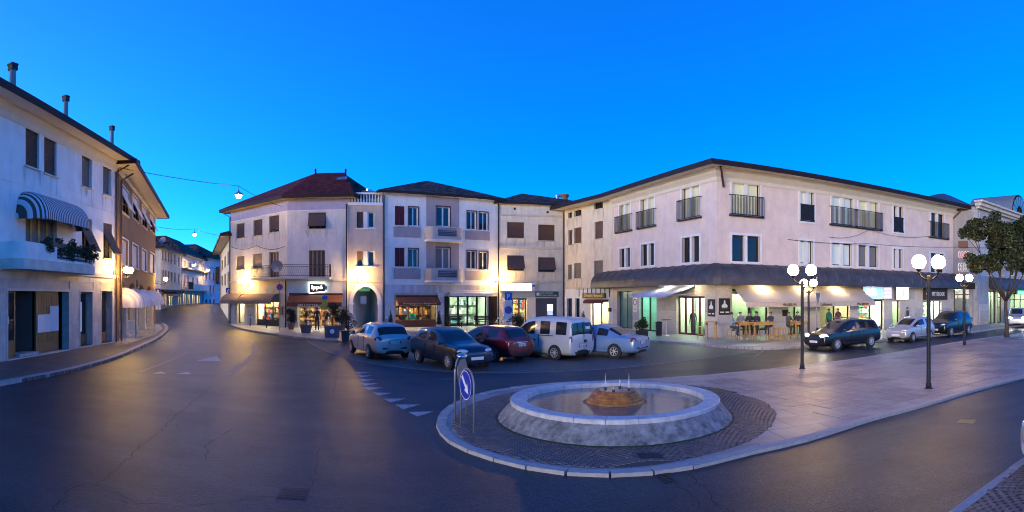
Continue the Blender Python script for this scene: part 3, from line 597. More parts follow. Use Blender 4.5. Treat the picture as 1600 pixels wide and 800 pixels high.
# right foreground pavement
RK = P([(1380, 872), (1440, 829), (1480, 801), (1540, 757), (1600, 714), (1660, 676), (1720, 645)], .12)
PAVR = slab('pavement_right', RK + [Vector((14, 2)), Vector((8, -3)), Vector((2.2, -1.5))], -.1, .108, 'sandjoint')
kerbs(PAVR, RK, 1.1, .14, -.06, .125, -1)
rk = [(p.x, p.y) for p in RK]; ro = [(p[0] + .13, p[1] - .10) for p in rk]
setts('setts', ro + [(9.5, 4.5), (6.5, 1.5), (3.2, 1.2)], .113, .10, parent=PAVR)
# painted markings, covers, cracks
def flat(name, pts, mat, z=.005, px=True):
    pts = P(pts, 0) if px else pts
    return struct(MB().poly([(p[0], p[1], z) for p in pts]).build(name, mat))
for t in ([(638, 644), (678, 643), (652, 651)], [(617, 632.5), (657, 632), (630, 639.5)], [(598, 623), (635, 623), (610, 629)], [(582, 613.5), (614, 614), (592, 618.5)], [(567, 605), (599, 605.5), (576, 610)], [(563, 598.5), (592, 599), (570, 603.2)], [(561, 592), (585, 593), (567, 596.5)], [(558, 586.5), (582, 587), (564, 590)], [(555, 581), (577, 582), (560, 584.5)], [(306, 564), (339, 556), (345, 564.5)], [(275, 584.5), (293, 581), (299, 585)], [(238, 584), (252, 580.5), (259, 584)]):
    flat('give_way_tooth', t, 'paint')
def line(name, pts, wd, mat, z=.005):
    q = [gp(x, y) for x, y in pts]; q = smoothpath(q, 2) if len(q) > 2 else [Vector((p.x, p.y)) for p in q]; mb = MB(); L = []; R_ = []
    for i, p in enumerate(q):
        d = (q[min(i + 1, len(q) - 1)] - q[max(0, i - 1)]).normalized(); n = Vector((-d.y, d.x)) * wd / 2; L.append((*(p + n), z)); R_.append((*(p - n), z))
    mb.loft([R_, L]); return struct(mb.build(name, mat))
line('edge_line', [(219, 581), (260, 566), (296, 549.5)], .14, 'oldpaint')
line('hatching_line', [(357, 586), (380, 569), (397, 553), (401, 543), (393, 532), (372, 524), (345, 521)], .2, 'oldpaint')
line('lane_arrow_shaft', [(352, 528), (356, 535), (375, 536.5)], .25, 'oldpaint'); flat('lane_arrow_head', [(373, 540), (381, 536.7), (371, 533)], 'oldpaint')
line('edge_line', [(690, 594), (700, 592), (720, 591)], .12, 'oldpaint'); line('bay_line', [(1180, 556.5), (1190, 550), (1197, 543.5)], .12, 'oldpaint')
line('bay_line', [(1130, 545), (1215, 546)], .12, 'oldpaint'); line('bay_line', [(1040, 549), (1180, 558)], .1, 'oldpaint')
struct(MB().prism([(p.x, p.y) for p in P([(431, 779), (441, 762), (485, 764), (477, 782)], 0)], -.02, .006).build('manhole_frame', 'darkmetal'))
mb = MB(); c0 = [Vector(p) for p in P([(434, 777.5), (443, 763.5), (482, 765), (475, 780)], 0)]
for i in range(7):
    for j in range(6):
        f = lambda s, t: c0[0].lerp(c0[3], s).lerp(c0[1].lerp(c0[2], s), t)
        q = [f((i + e) / 7, (j + g) / 6) for e, g in ((.1, .1), (.9, .1), (.9, .9), (.1, .9))]; mb.prism([(p.x, p.y) for p in q], 0, .011)
struct(mb.build('manhole_cover', 'iron'))['kind'] = 'structure'
struct(MB().prism([(p.x, p.y) for p in P([(1020, 738), (1042, 735), (1058, 753), (1038, 756)], 0)], -.02, .006).build('gully_frame', 'black'))
mb = MB(); c0 = [Vector(p) for p in P([(1023, 739), (1041, 736.5), (1055, 752), (1039, 754.5)], 0)]
for i in range(9):
    a, b = c0[0].lerp(c0[3], (i + .15) / 9), c0[0].lerp(c0[3], (i + .7) / 9); c, d = c0[1].lerp(c0[2], (i + .7) / 9), c0[1].lerp(c0[2], (i + .15) / 9); mb.prism([(p.x, p.y) for p in (a, b, c, d)], 0, .012)
struct(mb.build('gully_grate', 'iron'))
flat('yellow_cover', [(1494, 661), (1500, 655.5), (1526, 656), (1521, 662.5)], 'ironyellow', .006); flat('asphalt_patch', [(489, 579), (500, 575.5), (524, 577), (516, 580)], 'iron', .006)
def crack(pts, wd=.022, seed=1):
    rnd = random.Random(seed); q = [gp(x, y) for x, y in pts]; q = resample(q, .13); mb = MB(); Lr = []; Rr = []
    for i, p in enumerate(q):
        d = (q[min(i + 1, len(q) - 1)] - q[max(0, i - 1)]).normalized(); n = Vector((-d.y, d.x)); o = n * rnd.uniform(-.05, .05); k = wd * rnd.uniform(.1, .65); Lr.append((*(p + o + n * k), .004)); Rr.append((*(p + o - n * k), .004))
    mb.loft([Rr, Lr]); return mb.build('crack', 'crack', ROAD, Matrix())
crack([(80, 799), (118, 758), (155, 757), (165, 745), (205, 715), (222, 695), (248, 676), (270, 655), (310, 620), (330, 603)], .02, 1); crack([(155, 762), (180, 770), (215, 787), (300, 790), (420, 777)], .014, 2); crack([(320, 717), (322, 703), (330, 690), (348, 682), (361, 672)], .02, 3); crack([(275, 660), (281, 669), (283, 673)], .02, 7)
crack([(472, 790), (480, 768), (495, 735), (500, 700)], .012, 4); crack([(1075, 742), (1100, 762), (1120, 785), (1135, 799)], .016, 5); crack([(1052, 752), (1080, 770), (1100, 799)], .012, 6); crack([(526, 570), (526, 590), (521, 620)], .016, 8); crack([(460, 627), (520, 620), (580, 612)], .012, 9)
crack([(432, 775), (415, 778), (400, 780)], .012, 10); crack([(1500, 740), (1530, 745), (1552, 742)], .01, 11)
# ------------------------------------------------------------------ fountain
fr = fr2(FX, FY, 0, .055); t = thing('fountain', 'round white rimmed fountain basin on the brick paved traffic island', 'fountain', fr)
N = 120
def ring(prof, mat, name, par, n=N, wob=0): 
    mb = MB(); rnd = random.Random(2); wb = [1 + rnd.uniform(-wob, wob) for _ in range(n)]
    mb.loft([[(r * wb[k] * cos(2 * pi * k / n), r * wb[k] * sin(2 * pi * k / n), z) for k in range(n)] for r, z in prof], 0, True); return mb.build(name, mat, par, fr, smooth=False)
ring([(2.56, -.02), (2.54, .02), (2.46, .11), (2.27, .335), (2.25, .34)], 'fountain_side', 'basin_wall', t, wob=0)
ring([(2.60, -.005), (2.585, .02), (2.55, .03)], 'algae', 'algae_line', t, wob=.006)
for k in range(24):       # rim built of separate stones
    mb = MB(); a0, a1 = 2 * pi * k / 24 + .002, 2 * pi * (k + 1) / 24 - .002; rows = []
    for e in range(4):
        a = a0 + (a1 - a0) * e / 3; rows.append([(r * cos(a), r * sin(a), z) for r, z in ((2.27, .33), (2.275, .40), (2.255, .42), (1.95, .42), (1.935, .405), (1.935, .2))])
    mb.loft(rows, 0, True, True); mb.build('rim_stone', 'fountain_rim', t, fr)
ring([(1.95, .36), (1.95, -.05)], 'fountain_in', 'inner_wall', t)
mb = MB(); mb.poly([(1.96 * cos(2 * pi * k / N), 1.96 * sin(2 * pi * k / N), .31) for k in range(N)]); mb.build('water', 'water', t, fr)
cfr = fr @ Matrix.Translation((0, 0, .30)); c = MB().lathe([(.72, -.01), (.70, .018), (.5, .02)], 40).build('cascade', 'rust', t, cfr)
for k, (r, z0, z1) in enumerate(((.62, -.02, .075), (.575, .075, .13), (.53, .13, .185), (.48, .185, .24), (.43, .24, .28))):
    MB().lathe([(r + .02, z0), (r + .025, z0 + .02), (r, z1 - .015), (r - .02, z1)], 40).build('step', 'rust', c)
MB().lathe([(.36, .275), (.36, .284), (.3, .285)], 32).build('top_pool', 'water', c)
for x, y, h in ((-.2, .08, .26), (-.08, -.24, .06), (.14, .18, .16), (.28, -.14, .30)):
    o = MB().lathe([(.03, .275), (.03, .315), (.02, .32)], 10, (x, y, 0)).build('nozzle', 'black', t, cfr); MB().lathe([(.012, .32), (.016, .32 + h * .25), (.008, .32 + h * .7), (.002, .32 + h * 1.1)], 8, (x, y, 0)).build('jet', 'jet', o, cfr, smooth=True)
# ------------------------------------------------------------------ buildings
def q2(px, r): v = pt(px, r); return Vector((v.x, v.y))
# ---- left white corner house
A, B = q2(10.5, 21.8), q2(180, 31.1); dd = (B - A).normalized(); A0 = A - dd * 9
f = L1 = Fac(A0, B); nb = f.n
fp = [A0, B, B - nb * 10, A0 - nb * 10]; ZL = 10.25
t = thing('white_house', 'white corner house at the left with striped awning and stone ground floor', 'house', f.fr)
for r_ in ((40, 61, 196.5, 262), (69, 88.5, 210, 273.5)): window(f, t, r_, 'roller', 'frame_dark', 'cornice', sh='roller_dark', dep=.14)
for r_ in ((128, 143.5, 237.5, 293.5), (161, 174, 254, 305)): window(f, t, r_, 'roller', 'frame_dark', 'cornice', sh='roller_grey', dep=.2)
window(f, t, (128, 143.5, 341, 399), 'tilt', 'frame_dark', 'cornice', sh='blind_brown', close=.7); window(f, t, (161.6, 175, 349, 404), 'tilt', 'frame_dark', 'cornice', sh='blind_brown', close=.75)
window(f, t, (40, 89, 338, 402), 'dark', 'frame_ochre', None, mull=3, pane='curtain_dark', name='french_window', bar=.1)
# ground floor openings
u0, u1, z0, z1 = f.rect(12, 107, 455, 559); z0 = .12; f.holes.append((u0, u1, z0, z1)); W_ = u1 - u0
un = lambda px: f.u(px); 
g = MB(); g.box(u0, un(33) - .02, .30, .36, z0, z0 + .75); g.box(u0, u0 + .07, .30, .36, z0 + .75, z1); g.box(un(33) - .09, un(33), .29, .37, z0, z1); g.box(u0, un(33), .30, .36, z1 - .08, z1); g.box(u0, un(33), .31, .35, z0 + 1.55, z0 + 1.6)
o = g.build('glazed_door', 'wood', t, f.fr); MB().box(u0 + .05, un(33) - .06, .325, .335, z0 + .75, z1 - .05).build('pane', 'pane', o, f.fr); MB().box(un(14), un(23.5), .30, .322, f.z(18, 507), f.z(18, 495.5)).build('notice', 'whiteboard', o, f.fr)
g = MB(); g.poly([(un(34) - .3, 2.6, 0), (un(66), 2.6, 0), (un(66), 2.6, z1), (un(34) - .3, 2.6, z1)]); g.poly([(un(34) - .3, .37, 0), (un(34) - .3, 2.6, 0), (un(34) - .3, 2.6, z1), (un(34) - .3, .37, z1)]); g.poly([(un(34) - .3, .34, z1 + .01), (un(66) + .3, .34, z1 + .01), (un(66) + .3, 2.6, z1 + .01), (un(34) - .3, 2.6, z1 + .01)]); g.build('entrance_hall', 'darkwood', t, f.fr)
a = un(64); g = MB(X=Matrix.Translation((a - .05, .42, 0)) @ Matrix.Rotation(radians(128), 4, 'Z')); g.box(0, 1.25, 0, .05, z0 + .16, z1 - .03); 
for k in range(6): g.box(.06 + k * .2, .06 + k * .2 + .185, -.012, 0, z0 + .3, z1 - .2)
o = g.build('open_door', 'darkwood', t, f.fr); MB(X=g.X).box(1.08, 1.14, -.06, -.01, 1.1, 1.35).build('handle', 'steel', o, f.fr)
MB().box(un(34), un(64), .12, .75, z0, z0 + .16).build('doorstep', 'kerb', t, f.fr)
g = MB(); x0, x1 = un(65), un(100); g.box(x0, x1, .31, .37, z0, z1)
o = g.build('panelled_screen', 'wood', t, f.fr); n_ = 9
for k in range(n_): a, b = x0 + (x1 - x0) * k / n_, x0 + (x1 - x0) * (k + 1) / n_; MB().box(a + .012, b - .012, .295, .31, z0 + .55, z1 - .12).build('plank', 'wood', o, f.fr)
MB().box(x0, x1, .285, .31, z0 + .05, z0 + .5).build('base_panel', 'wood', o, f.fr)
MB().box(un(67), un(86), .262, .28, f.z(76, 519.5), f.z(76, 491.5)).build('white_board', 'whiteboard', o, f.fr); MB().box(un(86.3), un(99.3), .262, .28, f.z(93, 517.5), f.z(93, 478)).build('white_board', 'whiteboard', o, f.fr)
MB().box(u0 - .1, u1 + .1, -.03, .3, .10, z0 + .045).build('threshold', 'kerb', t, f.fr)
for r_, pic in (((125, 144, 456, 540), 1), ((158, 175, 455, 535), 0)):
    o = window(f, t, r_, 'dark', 'wood', None, mull=0, dep=.34, bar=.09, name='display_window'); u0, u1, z0, z1 = f.rect(*r_); MB().box(u0 + .05, u1 - .05, .3, .36, z0, z0 + .55).build('base_panel', 'wood', o, f.fr)
    MB().box(u0 - .05, u1 + .05, -.04, .3, z0 - .1, z0 + .0).build('sill', 'kerb', o, f.fr)
    if pic: MB().box(u0 + .12, u0 + .85, .335, .345, z0 + .7, z0 + 2.2).build('poster', 'litblue', o, f.fr)
ZB = f.z(150, 430)
f.wall(t, [(-.4, ZB, 'stone2'), (ZB, ZL, 'white')], .36)
for a, b, c, d in list(f.holes)[-3:]: surround(f, t, a, b, .16, d, .1, 'stone', .03, 'door_surround')
rnd = random.Random(4); zr = [.13, .62, 1.35, 2.08, 2.8, 3.4, ZB - .1]          # stone facing, slab by slab
for zi, (a, b) in enumerate(zip(zr, zr[1:])):
    x = max(0, un(-60)); k = 0
    while x < f.L - .05:
        wd = min(rnd.choice((1.0, 1.3, 1.6)), f.L - x); lo, hi = x, x + wd; x += wd; segs = [(lo, hi)]
        for h in f.holes:
            if h[2] - .11 < b and h[3] + .11 > a: segs = [s2 for s1 in segs for s2 in ((s1[0], min(s1[1], h[0] - .11)), (max(s1[0], h[1] + .11), s1[1])) if s2[1] - s2[0] > .04]
        for s1 in segs: MB().box(s1[0] + .005, s1[1] - .005, -.022, .01, a + .005, b - .005).build('stone_slab', rnd.choice(['stone', 'stone', 'stone2']), t, f.fr)
band(f, t, 0, f.L + .03, ZB - .1, ZB + .08, .12); band(f, t, 0, f.L + .02, f.z(90, 306) - .02, f.z(90, 306) + .02, .015, 'white', 'string_course')
shell(t, fp, (0,), -.4, ZL, 'white'); r = roof(t, fp, ZL, 1.0, 4.5, 1.5, 'tile_dark', 'redfascia', 'soffit')
mb = MB(); mb.loft([[(0, 0, ZL - .55), (f.L, 0, ZL - .55)], [(0, -.06, ZL - .5), (f.L + .06, -.06, ZL - .5)], [(0, -.12, ZL - .3), (f.L + .1, -.12, ZL - .3)], [(0, -.3, ZL - .1), (f.L + .2, -.3, ZL - .1)], [(0, -.32, ZL), (f.L + .2, -.32, ZL)]]); mb.build('eaves_moulding', 'soffit', t, f.fr)
downpipe(f, t, f.L - .12, .1, ZL - .6, elbow=1)
for px, y0, y1, w_ in ((20, 100, 130, .13), (103, 150, 178, .11), (175, 197, 220, .10)):
    rr = f.r(px) - .7; v = pt(px, rr); zt = zz(y0, rr)
    X = Matrix.Translation((v.x, v.y, 0)); ch = MB(X).lathe([(w_, ZL), (w_, zt - .25)], 12).build('chimney_flue', 'greymetal', t, Matrix()); MB(X).box(-w_ * 1.1, w_ * 1.1, -w_ * 1.1, w_ * 1.1, zt - .25, zt - .06).box(-w_ * 1.25, w_ * 1.25, -w_ * 1.25, w_ * 1.25, zt - .06, zt).build('cowl', 'darkmetal', ch, Matrix())
# balcony and striped awning
ub0, ub1 = un(3) - .2, un(124); zf0, zf1 = f.z(60, 425), f.z(50, 410)
def plan(u0, u1, out, r, n=6): return [(u0, 0)] + [(u0 + r - r * cos(pi / 2 * k / n), -out + r - r * sin(pi / 2 * k / n)) for k in range(n + 1)] + [(u1 - r + r * sin(pi / 2 * k / n), -out + r - r * cos(pi / 2 * k / n)) for k in range(n + 1)] + [(u1, 0)]
pl = plan(ub0, ub1, 1.05, .5); bal = MB().prism(pl, zf0, zf1 + .02).build('balcony', 'cornice', t, f.fr)
mb = MB(); pi_ = plan(ub0 + .05, ub1 - .05, 1.0, .45); zp = f.z(35, 379) - .1; us = un(68) - .55; ue = un(116) - .5
def parapet(mb, pth, z0, z1, th=.14):
    for a, b in zip(pth, pth[1:]):
        va, vb = Vector(a), Vector(b); d = (vb - va)
        if d.length < 1e-4: continue
        n = Vector((-d.y, d.x)).normalized() * th; mb.hexa([(*va, z0), (*vb, z0), (*(vb + n), z0), (*(va + n), z0)], [(*va, z1), (*vb, z1), (*(vb + n), z1), (*(va + n), z1)])
lp = [p for p in pi_ if p[0] < us] + [(us, -1.0)]; rp_ = [(ue, -1.0)] + [p for p in pi_ if p[0] > ue]
parapet(mb, lp, zf1, zp); parapet(mb, rp_, zf1, zp - .05); parapet(mb, [(us, -1.0), (ue, -1.0)], zf1, zf1 + .12); mb.build('parapet', 'white', bal, f.fr)
mb = MB()
for k in range(4): mb.box(us, ue, -.97, -.93, zf1 + .18 + k * .15, zf1 + .25 + k * .15)
for x in (us + .05, (us + ue) / 2, ue - .05): mb.box(x - .03, x + .03, -.93, -.88, zf1, zf1 + .75)
mb.build('balcony_rails', 'darkwood', bal, f.fr)
barrel(f, t, un(24), un(115), f.z(70, 309), f.z(60, 345), 1.15, 'awn_stripe', rnd=.75, n=9)
def leaves(name, parent, fr, blobs, n, size, mats, seed=1, kind=None):
    rnd = random.Random(seed); mb = MB(); tot = sum(b[3] * b[4] * b[5] for b in blobs)
    for b in blobs:
        for k in range(int(n * b[3] * b[4] * b[5] / tot)):
            v = Vector((rnd.gauss(0, 1), rnd.gauss(0, 1), rnd.gauss(0, 1))).normalized() * rnd.random() ** .45
            c = Vector((b[0] + v.x * b[3], b[1] + v.y * b[4], b[2] + v.z * b[5])); s = size * rnd.uniform(.6, 1.3)
            a = Vector((rnd.gauss(0, 1), rnd.gauss(0, 1), rnd.gauss(0, .6))).normalized(); u = a.cross(Vector((rnd.random(), rnd.random(), rnd.random()))).normalized()
            mb.poly([c - a * s, c + u * s * .45, c + a * s, c - u * s * .45], rnd.randrange(len(mats)))
    return mb.build(name, mats, parent, fr, kind=kind)
for nm, x0, x1, zc, lab in (('trailing_plant', 46, 92, 386, 'dense green plant trailing over the white balcony parapet'), ('trailing_plant', 94, 122, 392, 'thin green plant hanging over the balcony rails')):
    a, b = un(x0) - .45, un(x1) - .45; zc = f.z((x0 + x1) / 2, zc) - .02; pf = f.fr @ Matrix.Translation(((a + b) / 2, -1.0, zc)); tp = thing(nm, lab, 'plant', pf, 'balcony plants'); hw = (b - a) / 2; rnd = random.Random(x0)
    MB().box(-hw * .9, hw * .9, .0, .2, -.08, .12).build('trough', 'terracotta', tp)
    leaves('foliage', tp, pf, [(rnd.uniform(-hw, hw), rnd.uniform(-.2, .1), rnd.uniform(-.25, .2), .3, .17, .22) for _ in range(9)] + [(hw * rnd.uniform(.3, 1), -.12, -.4, .12, .1, .3) for _ in range(3)], 1500, .055, ['leaf1', 'leaf2', 'leaf2', 'leafred'], x0)
wall_lamp(f, f.L - .25, f.z(183, 426), 'twin globe wall lamp on the corner of the white house', out=.9)
# ---- brown house over the portico
A, B = q2(186, 31.8), q2(243, 51.0); f = L2 = Fac(A, B); fp = [A, B, B - f.n * 9, A - f.n * 9]; ZT = 10.1
t = thing('brown_house', 'brown rendered house with arched portico and scalloped awnings', 'house', f.fr)
for r_ in ((189, 200.5, 295, 334), (207, 216, 309, 344), (221.5, 229, 325, 355), (234, 241, 337, 362)): window(f, t, r_, 'tilt', 'frame_white', 'cornice', 'trim', sh='blind_white', close=.75, tw=.08)
for r_ in ((189.5, 200, 374, 413.5), (207, 216, 383, 419), (221.6, 229, 391, 423), (234, 241, 396, 426)): window(f, t, r_, 'roller', 'frame_white', 'cornice', 'trim', sh='blind_white', tw=.08)
ps = [f.u(198) , f.u(214), f.u(227), f.u(238.4)]; pw = .42; edges = [0.05] + ps
ar = []
for i in range(4): ar.append((edges[i] + (pw if i else 0), ps[i] - pw))
zsp, zar = 2.55, 3.55; 
for a, b in ar: f.holes.append((a, b, .05, min(zar, zsp + (b - a) / 2)))
f.wall(t, [(-.4, ZT, 'brown')], .42)
mb = MB()
for a, b in ar:
    n = 14; h = min(zar, zsp + (b - a) / 2) - zsp; c = (a + b) / 2; R_ = (b - a) / 2; arc = [(c - R_ * cos(pi * k / n), zsp + h * sin(pi * k / n)) for k in range(n + 1)]
    for y in (0, .42):
        for k in range(n // 2): mb.poly([(a, y, zsp + h), (arc[k][0], y, arc[k][1]), (arc[k + 1][0], y, arc[k + 1][1])]); mb.poly([(b, y, zsp + h), (arc[n - k][0], y, arc[n - k][1]), (arc[n - k - 1][0], y, arc[n - k - 1][1])])
    mb.loft([[(x, 0, z) for x, z in arc], [(x, .42, z) for x, z in arc]])
mb.build('arch', 'brown', t, f.fr)
for x in ps: MB().box(x - pw - .02, x + pw + .02, -.03, .46, .1, zsp).box(x - pw - .06, x + pw + .06, -.07, .5, .1, .32).build('pillar', 'travertine', t, f.fr)
mb = MB(); mb.poly([(-.5, 3.2, 0), (f.L, 3.2, 0), (f.L, 3.2, 4), (-.5, 3.2, 4)]); mb.poly([(-.5, .43, 3.9), (-.5, 3.2, 3.9), (f.L, 3.2, 3.9), (f.L, .43, 3.9)]); mb.build('portico_wall', 'stone2', t, f.fr)
for k in range(4): x = f.L * (k + .5) / 4; MB().lathe([(.2, 3.7), (.24, 3.78), (.2, 3.86)], 12, (x, 1.7, 0)).build('ceiling_lamp', 'ceil', t, f.fr); 
for i, (a, b) in enumerate(ar): barrel(f, t, a + (b - a) * .14, b - (b - a) * .14, 3.2, 2.2, 1.25, 'awn_scallop', rnd=(b - a) * .36, n=8, scal=.07)
for k in range(6):
    x = f.L * (.03 + k * .16); MB().box(x, x + 2.1, 3.12, 3.18, .15, 2.9).build('shop_door', 'pane', t, f.fr)
shell(t, fp, (0,), -.4, ZT, 'brown'); roof(t, fp, ZT, 1.1, 4, 1.4, 'tile_dark', 'redfascia', 'soffit'); downpipe(f, t, .12, .1, ZT - .7, elbow=1); band(f, t, 0, f.L, ZT - .35, ZT - .02, .1, 'soffit')
wall_lamp(f, f.L - .1, f.z(243, 438), 'single globe wall lamp at the far end of the brown house', True, out=.95)
# ---- houses along the far street on the left
def simple(name, label, A, B, dep, z0, z1, mat, wins, over=.6, inset=3.5, rise=1.8, tile='tile_dark', gmat=None, zg=0, fm='frame_dark', sh='roller_grey', gl=None):
    f = Fac(A, B); fp = [A, B, B - f.n * dep, A - f.n * dep]; t = thing(name, label, 'house', f.fr)
    for r_ in wins: window(f, t, r_[:4], r_[4] if len(r_) > 4 else 'roller', fm, 'cornice', sh=sh, mull=0, bar=.04)
    if gl:
        for r_ in gl: shop(f, t, r_, 'room', 'ceil', 1.5, 'frame_dark', 1, 'food', 3, lightn=1)
    f.wall(t, ([(z0 - 1, zg, gmat)] if gmat else []) + [(zg if gmat else z0 - 1, z1, mat)]); shell(t, fp, (0,), z0 - 1, z1, mat)
    roof(t, fp, z1, over, inset, rise, tile); return f, t
A, B = q2(251, 70), q2(283, 82); fA, tA = simple('row_house', 'cream house with dark shopfronts beyond the brown house', A, B, 9, 1.4, 8.9, 'cream2', [(253.5, 256.5, 391, 407), (257.5, 260.5, 392, 408), (262.5, 265.5, 394, 409), (266.5, 269.5, 395, 411), (272, 275, 398, 413), (254, 257, 422, 437.5), (258, 261, 423, 438), (262.5, 265.5, 424, 439), (266.5, 270, 425, 440), (272, 275, 426, 440), (278, 280.5, 402, 416), (278, 280.5, 428, 442)], gl=[(256, 260, 458, 477.5), (263, 269, 458, 477.5), (279, 282.5, 459, 478)], gmat='stone2', zg=3.2)
awning(fA, tA, fA.u(254), fA.u(263), 3.3, 1.0, 2.75, 0, 'awn_taupe', False); awning(fA, tA, fA.u(264), fA.u(274), 3.3, 1.0, 2.75, 0, 'awn_taupe', False); band(fA, tA, 0, fA.L, 3.3, 3.6, .5, 'fascia', 'shop_canopy'); MB().lathe([(.02, 0), (.5, .12), (.52, .14)], 14).build('satellite_dish', 'greymetal', tA, Matrix.Translation((*(fA.A + fA.d * 3.2 - fA.n * .5), 10.15)) @ Matrix.Rotation(radians(70), 4, 'X'))
A, B = q2(284, 82.5), q2(318, 98); fB, tB = simple('row_house', 'pale house with long balcony and dark arcade in the far street', A, B, 9, 1.6, 9.1, 'offwhite', [(287, 290, 430, 447), (293, 296, 432, 447), (300, 303, 434, 447), (307.5, 310, 436, 447), (288, 291, 408, 420), (296, 299, 411, 422)], gmat='stone2', zg=3.4, rise=3.0, gl=[(286, 290, 458, 477), (293, 297, 459, 477), (300, 304, 460, 476), (307, 312, 460.5, 475)])
MB().box(-.2, fB.L, -1.1, 0, 3.6, 3.8).build('balcony', 'cornice', tB, fB.fr); railing(fB, tB, .05, 3.2, 3.8, 4.9, 1.05); MB().box(3.3, fB.L, -1.1, -1.0, 3.8, 4.7).build('parapet', 'offwhite', tB, fB.fr); band(fB, tB, 0, fB.L, 6.9, 7.05, .9, 'cornice', 'canopy_slab')
A, B = q2(318.5, 97), q2(346, 104); fC, tC = simple('row_house', 'lilac grey house closing the view down the far street', A, B, 10, 1.8, 9.6, 'lilacwall', [(321, 324, 425, 437), (327, 330, 425, 437), (333, 336, 426, 438), (321, 324, 445, 457), (327.5, 330, 446, 457), (333, 336, 446, 457), (321, 324, 468, 480, 'dark'), (327.5, 330, 468, 480, 'dark'), (333, 336, 468, 480, 'dark')], rise=2.6)
sgn = thing('vertical_sign', 'tall dark vertical shop sign on the lilac grey house', 'sign', fC.fr @ Matrix.Translation((fC.u(337.5), -.1, fC.z(338, 430)))); MB().box(-.35, .35, -.6, -.05, -1.6, 1.5).build('board', 'brownsign', sgn)
for k, ch in enumerate('PELLE'): lettering(ch, sgn, FR[sgn.name], 0, -.62, 1.15 - k * .58, .34, .42, 'cream_ink')
# ---- house behind the corner on the right of the street
A, B = q2(343.5, 76), q2(360.5, 53.4); f = Fac(A, B); t = thing('side_street_house', 'cream house with brown shutters seen edge on beside the red roofed building', 'house', f.fr); fp = [A, B, B - f.n * 8, A - f.n * 8]
for r_ in ((346, 348.5, 407, 422), (350.5, 353, 400, 417), (355.5, 358, 393, 412), (346, 348.5, 431, 446), (350.5, 353, 428, 446), (355.5, 358, 425, 446)): window(f, t, r_, 'roller', sh='roller', mull=0)
f.wall(t, [(-.4, 8.5, 'cream')]); shell(t, fp, (0,), -.4, 8.5, 'cream'); roof(t, fp, 8.5, 1.0, 3.4, 1.6, 'tile_dark')
# ---- corner building with the red roof
PA, PB, PC = q2(360, 52.5), q2(449, 45.7), q2(543, 45.0); fa, fb = Fac(PA, PB), Fac(PB, PC)
fp = [PA, PB, PC, PC + Vector((1.5, 11)), PA + Vector((3, 11))]; ZT = 10.75
t = thing('corner_building', 'pale corner building with dark red tiled roof and lilac frieze', 'building', fa.fr)
window(fa, t, (369, 382, 349, 372), 'roller'); window(fa, t, (395.6, 410, 343, 368), 'roller'); window(fa, t, (420, 436, 337, 363), 'roller', close=.8)
window(fa, t, (368.6, 382, 400, 421.5), 'roller', 'frame_ochre', sh='roller_grey', mull=2); window(fa, t, (395, 409.5, 396.5, 419), 'roller', 'frame_ochre', sh='roller_grey', mull=2); window(fa, t, (420, 435.5, 393.6, 434), 'dark', 'frame_ochre', None, mull=2, pane='roller', name='french_window')
window(fb, t, (482, 509, 332, 357.5), 'tilt', 'frame_dark', sh='blind_brown', close=.9, mull=2); window(fb, t, (482, 508, 390.6, 434), 'dark', 'frame_ochre', None, mull=3, pane='roller', trans=(.4,), name='french_window')
shop(fa, t, (371, 382, 473.5, 503), 'room_white', 'ceil', 1.4, 'frame_dark', 0, 'toys', 3, z0=.2, lightn=1); shop(fa, t, (399.5, 436, 471, 510), 'room_white', 'ceil', 1.5, 'frame_dark', 2, 'toys', 4, z0=.15, kick=.45, kickmat='darkwood')
shop(fb, t, (465, 529, 474, 513), 'room', 'ceil', 3.0, 'frame_white', 3, 'bags', 5, z0=.13, lightn=3)
zc = fa.z(449, 437)
fa.wall(t, [(-.4, zc, 'cream'), (zc, ZT - .95, 'offwhite'), (ZT - .95, ZT, 'lilac')]); zc2 = fb.z(449, 437); fb.wall(t, [(-.4, 1.9, 'stone2'), (1.9, zc2, 'offwhite'), (zc2, ZT - .95, 'offwhite'), (ZT - .95, ZT, 'lilac')])
for k in range(9):
    a, b = fa.L * k / 9, fa.L * (k + 1) / 9
    if not any(h[0] < b and h[1] > a and h[2] < 1 for h in fa.holes): MB().box(a + .01, b - .01, -.03, .01, .1, .95).build('stone_slab', 'stone', t, fa.fr); MB().box(a + .01, b - .01, -.03, .01, .96, 1.9).build('stone_slab', 'stone2', t, fa.fr)
for f_ in (fa, fb): band(f_, t, 0 if f_ is fb else -.05, f_.L, zc - .12, zc + .05, .14); band(f_, t, 0, f_.L, ZT - 1.0, ZT - .93, .05, 'trim')
shell(t, fp, (0, 1), -.4, ZT, 'offwhite')
rx = [Vector(q[:2]) for q in (pt(487, 51.5), pt(493, 50.8), pt(540, 50.5), pt(541, 51.5), pt(489, 52.5))]
r = roof(t, fp, ZT, .75, 3, 3.1, 'tile_red', 'fascia', pm('ochre_soffit', (.45, .30, .10), .8), top=rx)
for px in (493, 540): MB().tube([pt(px, 51, 13.8), pt(px, 51, 14.5)], .09, 6).build('finial', 'fascia', r, Matrix())
mb = MB(); mb.box(-.4, .4, -.03, .05, -.3, .3); mb.build('skylight', 'steel', r, Matrix.Translation(pt(534, 47.2, 12.85)) @ Matrix.Rotation(radians(-62), 4, 'X'))
